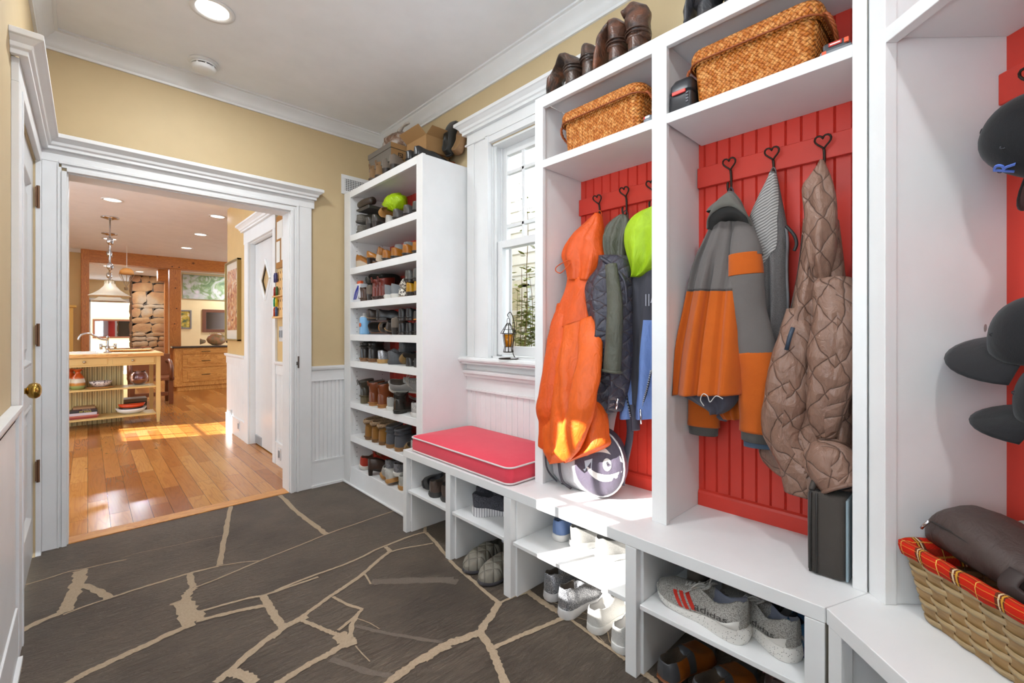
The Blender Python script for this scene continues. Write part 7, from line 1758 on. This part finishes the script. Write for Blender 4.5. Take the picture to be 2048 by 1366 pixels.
# ------------------------------------------------------------------ corner locker: caps, splint basket, sling bag, hat
def loc_(u, n, z): return MA @ Vector((u, n, z))
def cap_obj(lab, c, zdir, fdir, mat, brim, logo=None, r=.082):
    t = thing('baseball_cap', lab, 'cap', tuple(c)); Z = Vector(zdir).normalized(); Fv = Vector(fdir); Fv = (Fv - Z * Fv.dot(Z)).normalized(); Yv = Z.cross(Fv)
    M = Matrix(((Fv.x, Yv.x, Z.x, c.x), (Fv.y, Yv.y, Z.y, c.y), (Fv.z, Yv.z, Z.z, c.z), (0, 0, 0, 1)))
    P = lambda x, y, z: M @ Vector((x, y, z))
    m = MB(); rows = []
    for k in range(13):
        ph = PI / 2 * k / 12; rows.append([P(r * 1.12 * math.cos(ph) ** .8 * math.cos(a) * (1 + .012 * abs(math.cos(3 * a))), r * math.cos(ph) ** .8 * math.sin(a) * (1 + .012 * abs(math.cos(3 * a))), .115 * math.sin(ph) ** 1.1 - .01) for a in [2 * PI * j / 36 for j in range(36)]])
    m.grid(rows, cu=True); m.build('crown', mat, t, smooth=True, solid=.003)
    m = MB(); m.lathe([(0, .006), (.006, .005), (.008, 0), (0, 0)], (0, 0, .1055), 12, M); m.build('button', mat, t, smooth=True)
    m = MB(); rows = []
    for k in range(9):
        u = k / 8; row = []
        for j in range(17):
            a = lerp(-1.15, 1.15, j / 16); e = r * .98 + u * .085 * math.cos(a * 1.1) ** .6; row.append(P(e * math.cos(a) * 1.03, e * math.sin(a) * .97, -.006 - .016 * (a / 1.15) ** 2 * (.3 + u) - .014 * u))
        rows.append(row)
    m.grid(rows); m.build('brim', brim, t, smooth=True, solid=.004)
    m = MB()
    for a in (.5, -.5, 2.6, -2.6): m.tube([P(r * 1.0 * math.cos(a) + .004 * math.cos(b), r * .92 * math.sin(a), .045 + .004 * math.sin(b)) for b in [2 * PI * j / 10 for j in range(10)]], .0012, 5, closed=True)
    m.build('eyelet', plain('3a3a40', .5), t)
    if logo: logo(t, P, r)
    return t
CB, CB2 = cloth('1c1c1f', .85, .2, 500), cloth('242427', .85, .2, 500)
def logo_r(t, P, r):
    o = text('R', .05, plain('5f7fd8', .5), Matrix.Identity(4), None, 'embroidered_letter', .0015)
    for v in o.data.vertices:
        a = v.co.x / r; e = r * 1.13 + v.co.z; v.co = P(e * math.cos(a), e * math.sin(a), v.co.y + .03)
    o.parent = t; o.data.transform(Matrix.Translation(-Vector(t['_o'])))
def logo_b(t, P, r):
    m = MB(); m.v += [P(r * 1.125 * math.cos(a) + .002, .014 * math.cos(b) - .02, .035 + .008 * math.sin(b)) for b in [2 * PI * j / 14 for j in range(14)] for a in [0.0]]; m.face(range(14)); m.build('badge', plain('d8d4d0', .4), t)
dU, dN = MA.to_3x3() @ Vector((1, 0, 0)), MA.to_3x3() @ Vector((0, 1, 0))
cap_obj('black baseball cap with a blue letter hanging high in the corner locker', loc_(.205, .228, 1.59), dU * -.75 - dN * .55 + Vector((0, 0, .35)), Vector((0, 0, -1)) + dU * .45 - dN * .25, CB, CB, logo_r, .088)
cap_obj('charcoal cap with a small badge and its brim pointing left in the corner locker', loc_(.222, .207, 1.135), Vector((0, 0, 1)) - dN * .5 + dU * .2, -dU * .9 - dN * .45 - Vector((0, 0, .25)), CB2, CB2, logo_b, .08)
cap_obj('black cap hanging lowest, below the badge cap in the corner locker', loc_(.27, .21, 1.0), Vector((0, 0, 1)) - dN * .3, -dU * .9 - dN * .3, CB, CB, None, .08)
def splint():
    t = thing('splint_basket', 'brown woven splint basket with a red plaid liner on the corner bench', 'basket', tuple(loc_(.33, .16, ZB)))
    q = N('splint'); v = q.coord(scale=(30, 30, 160)); n = q.noise(v, 1.0, 4).outputs[0]; b_ = q.noise(q.coord(), 9, 2).outputs[0]
    ms = q.fin(q.mix(n, q.ramp(b_, [(.35, '5a3c1e'), (.6, '8a6230')]), 'a88a5c'), .5, q.bump(n, .3, .003))
    q = N('splint_light'); v = q.coord(scale=(30, 30, 200)); n = q.noise(v, 1.0, 4).outputs[0]; b_ = q.noise(q.coord(), 7, 2).outputs[0]
    ml = q.fin(q.mix(n, q.ramp(b_, [(.35, '7c5a2c'), (.6, 'a07c44')]), 'b8a684'), .45, q.bump(n, .3, .003))
    u0, u1, n0, n1, z0, h = .112, .56, .052, .24, ZB + .001, .165
    def wall(s, k, off=0):      # perimeter position s metres at height fraction k, flaring outwards
        f = .032 * k; a, b, c, d = u0 - f, u1 + f, n0 - f * .8, n1 + f * .8
        w_, dd = b - a, d - c; per = 2 * (w_ + dd); s = s % 1 * per
        if s < w_: p = (a + s, c - off)
        elif s < w_ + dd: p = (b + off, c + s - w_)
        elif s < 2 * w_ + dd: p = (b - (s - w_ - dd), d + off)
        else: p = (a - off, d - (s - 2 * w_ - dd))
        return loc_(p[0], p[1], z0 + h * k)
    per = 2 * ((u1 - u0) + (n1 - n0)); ns = 34; m = MB()
    for i in range(ns):          # upright stakes
        s0 = (i + .04) / ns; s1 = (i + .96) / ns
        rows = [[wall(lerp(s0, s1, j / 2), k / 10, .0015) for j in range(3)] for k in range(11)]; m.grid(rows)
    m.build('stakes', ms, t, solid=.0012)
    m = MB(); nw = 9
    for w_ in range(nw):
        k0, k1 = (w_ + .10) / nw, (w_ + .80) / nw; rows = []
        for e in range(ns * 6 + 1):
            s = e / (ns * 6); o = .0025 + .0045 * math.sin(PI * (s * ns + (w_ % 2))); rows.append([wall(s, lerp(k0, k1, j / 2), o + (.0006 if j == 1 else 0)) for j in range(3)])
        m.grid(rows)
    m.build('weavers', ml, t, smooth=True, solid=.0015)
    m = MB(); k = len(m.v); m.v += [wall(s, .02, -.002) for s in [i / 40 for i in range(40)]]; m.face([k + i for i in range(40)]); m.build('bottom', ms, t)
    # liner folded over the rim
    q = N('plaid'); tc = q.n('ShaderNodeTexCoord'); s_ = q.n('ShaderNodeSeparateXYZ', i_0=tc.outputs['UV'])
    def lines(sock, per, w0, w1): f = q.math('FRACT', q.math('MULTIPLY', sock, 1 / per)); return q.ramp(f, [(0, '000000'), (w0, 'ffffff'), (w1, '000000')], 'CONSTANT')
    U_, V_ = s_.outputs[0], s_.outputs[1]; col = 'c8240f'
    col = q.mix(q.math('MULTIPLY', lines(U_, .075, .5, .72), .85), col, '2c3220'); col = q.mix(q.math('MULTIPLY', lines(V_, .06, .5, .72), .35), col, '2c3220')
    for a_, b_, c_ in ((.56, .60, 'e8d8b0'), (.64, .68, 'd8a83c'), (.10, .125, 'e8c860')): col = q.mix(q.math('MULTIPLY', lines(U_, .075, a_, b_), .9), col, c_)
    col = q.mix(q.math('MULTIPLY', lines(V_, .03, .4, .5), .7), col, 'd89a3c')
    chk = q.n('ShaderNodeTexChecker', i_Vector=tc.outputs['UV'], i_Scale=300.0).outputs['Fac']; col = q.mix(q.math('MULTIPLY', chk, .3), col, '8a1408')
    mp = q.fin(col, .9, q.bump(chk, .4, .002), spec=.2)
    m = MB(); rows = []; NN = 120
    for j, (k, o) in enumerate(((.86, .010), (.87, .014), (.93, .016), (1.0, .016), (1.06, .012), (1.075, .003), (1.05, -.008), (.95, -.014), (.75, -.016))): rows.append([wall(e / NN, k + .012 * math.sin(e * .7) * (j < 2), o + .002 * math.sin(e * 1.3)) for e in range(NN)])
    m.grid(rows, cu=True, uv=lambda i, j: (per * j / NN, .022 * i)); m.build('plaid_liner', mp, t, smooth=True)
splint()
t = thing('sling_bag', 'dark brown nylon sling bag lying on top of the splint basket', 'bag', tuple(loc_(.2, .15, .66)))
m = MB(); rows = []
P = cr([(.055, .13, .652, .012, .02), (.075, .13, .668, .05, .045), (.12, .13, .69, .075, .06), (.19, .13, .69, .085, .062), (.27, .13, .675, .08, .055), (.36, .13, .66, .06, .04), (.44, .13, .65, .03, .02)], 6)
for p in P:
    row = []
    for j in range(28):
        a = 2 * PI * j / 28; v_ = Vector((p[0] * 16, math.cos(a) * 2, math.sin(a) * 2)); r_ = 1 + .09 * MN.noise(v_); row.append(loc_(p[0], p[1] + p[3] * math.cos(a) * r_, p[2] + p[4] * math.sin(a) * r_))
    rows.append(row)
m.grid(rows, cu=True, capa=True, capb=True); m.build('body', nylon('4c3e3a', .5, .35), t, smooth=True)
m = MB(); zz = [loc_(u, .13 - .078, z_) for u, z_ in ((.125, .712), (.17, .71), (.22, .70), (.255, .69))]; m.tube(zz, .0028, 6); m.build('zip', plain('241d1b', .5), t); m = MB(); m.tube([loc_(.125, .045, .714), loc_(.115, .042, .70), loc_(.108, .042, .69)], .0035, 6); m.build('zip_pull', MCHROME, t, smooth=True)
m = MB(); m.tube(cr([tuple(loc_(*p)) for p in ((.30, .06, .69), (.30, .04, .66), (.33, .06, .64), (.40, .09, .66), (.46, .12, .67))], 5), .02, 8, flat=.3); m.build('strap', plain('362c2a', .6), t, smooth=True)
t = thing('knit_hat', 'grey knitted hat behind the sling bag in the splint basket', 'hat', tuple(loc_(.2, .24, .66))); m = MB(); m.lathe([(0, .0), (.06, .0), (.075, .03), (.07, .06), (.045, .082), (0, .09)], tuple(loc_(.215, .215, .655)), 24); m.build('crown', knit('96938a', '5e5c54', 140), t, smooth=True); m = MB(); m.lathe([(.076, .0), (.08, .015), (.076, .028)], tuple(loc_(.215, .215, .655)), 24); m.build('rib_band', knit('8a877e', '54524c', 200), t, smooth=True)
tag(part('yellow_card', paint('c8862a', .6), None, []) if 0 else (lambda m: (m.box(.235, .30, .175, .178, .66, .72, M=MA @ Matrix.Translation((0, 0, 0))), m.build('yellow_card', paint('c8862a', .6)))[1])(MB()), 'orange yellow card sticking up beside the knitted hat', 'card')
# ------------------------------------------------------------------ tidy up helper data
for o in bpy.data.objects:
    if '_o' in o: del o['_o']
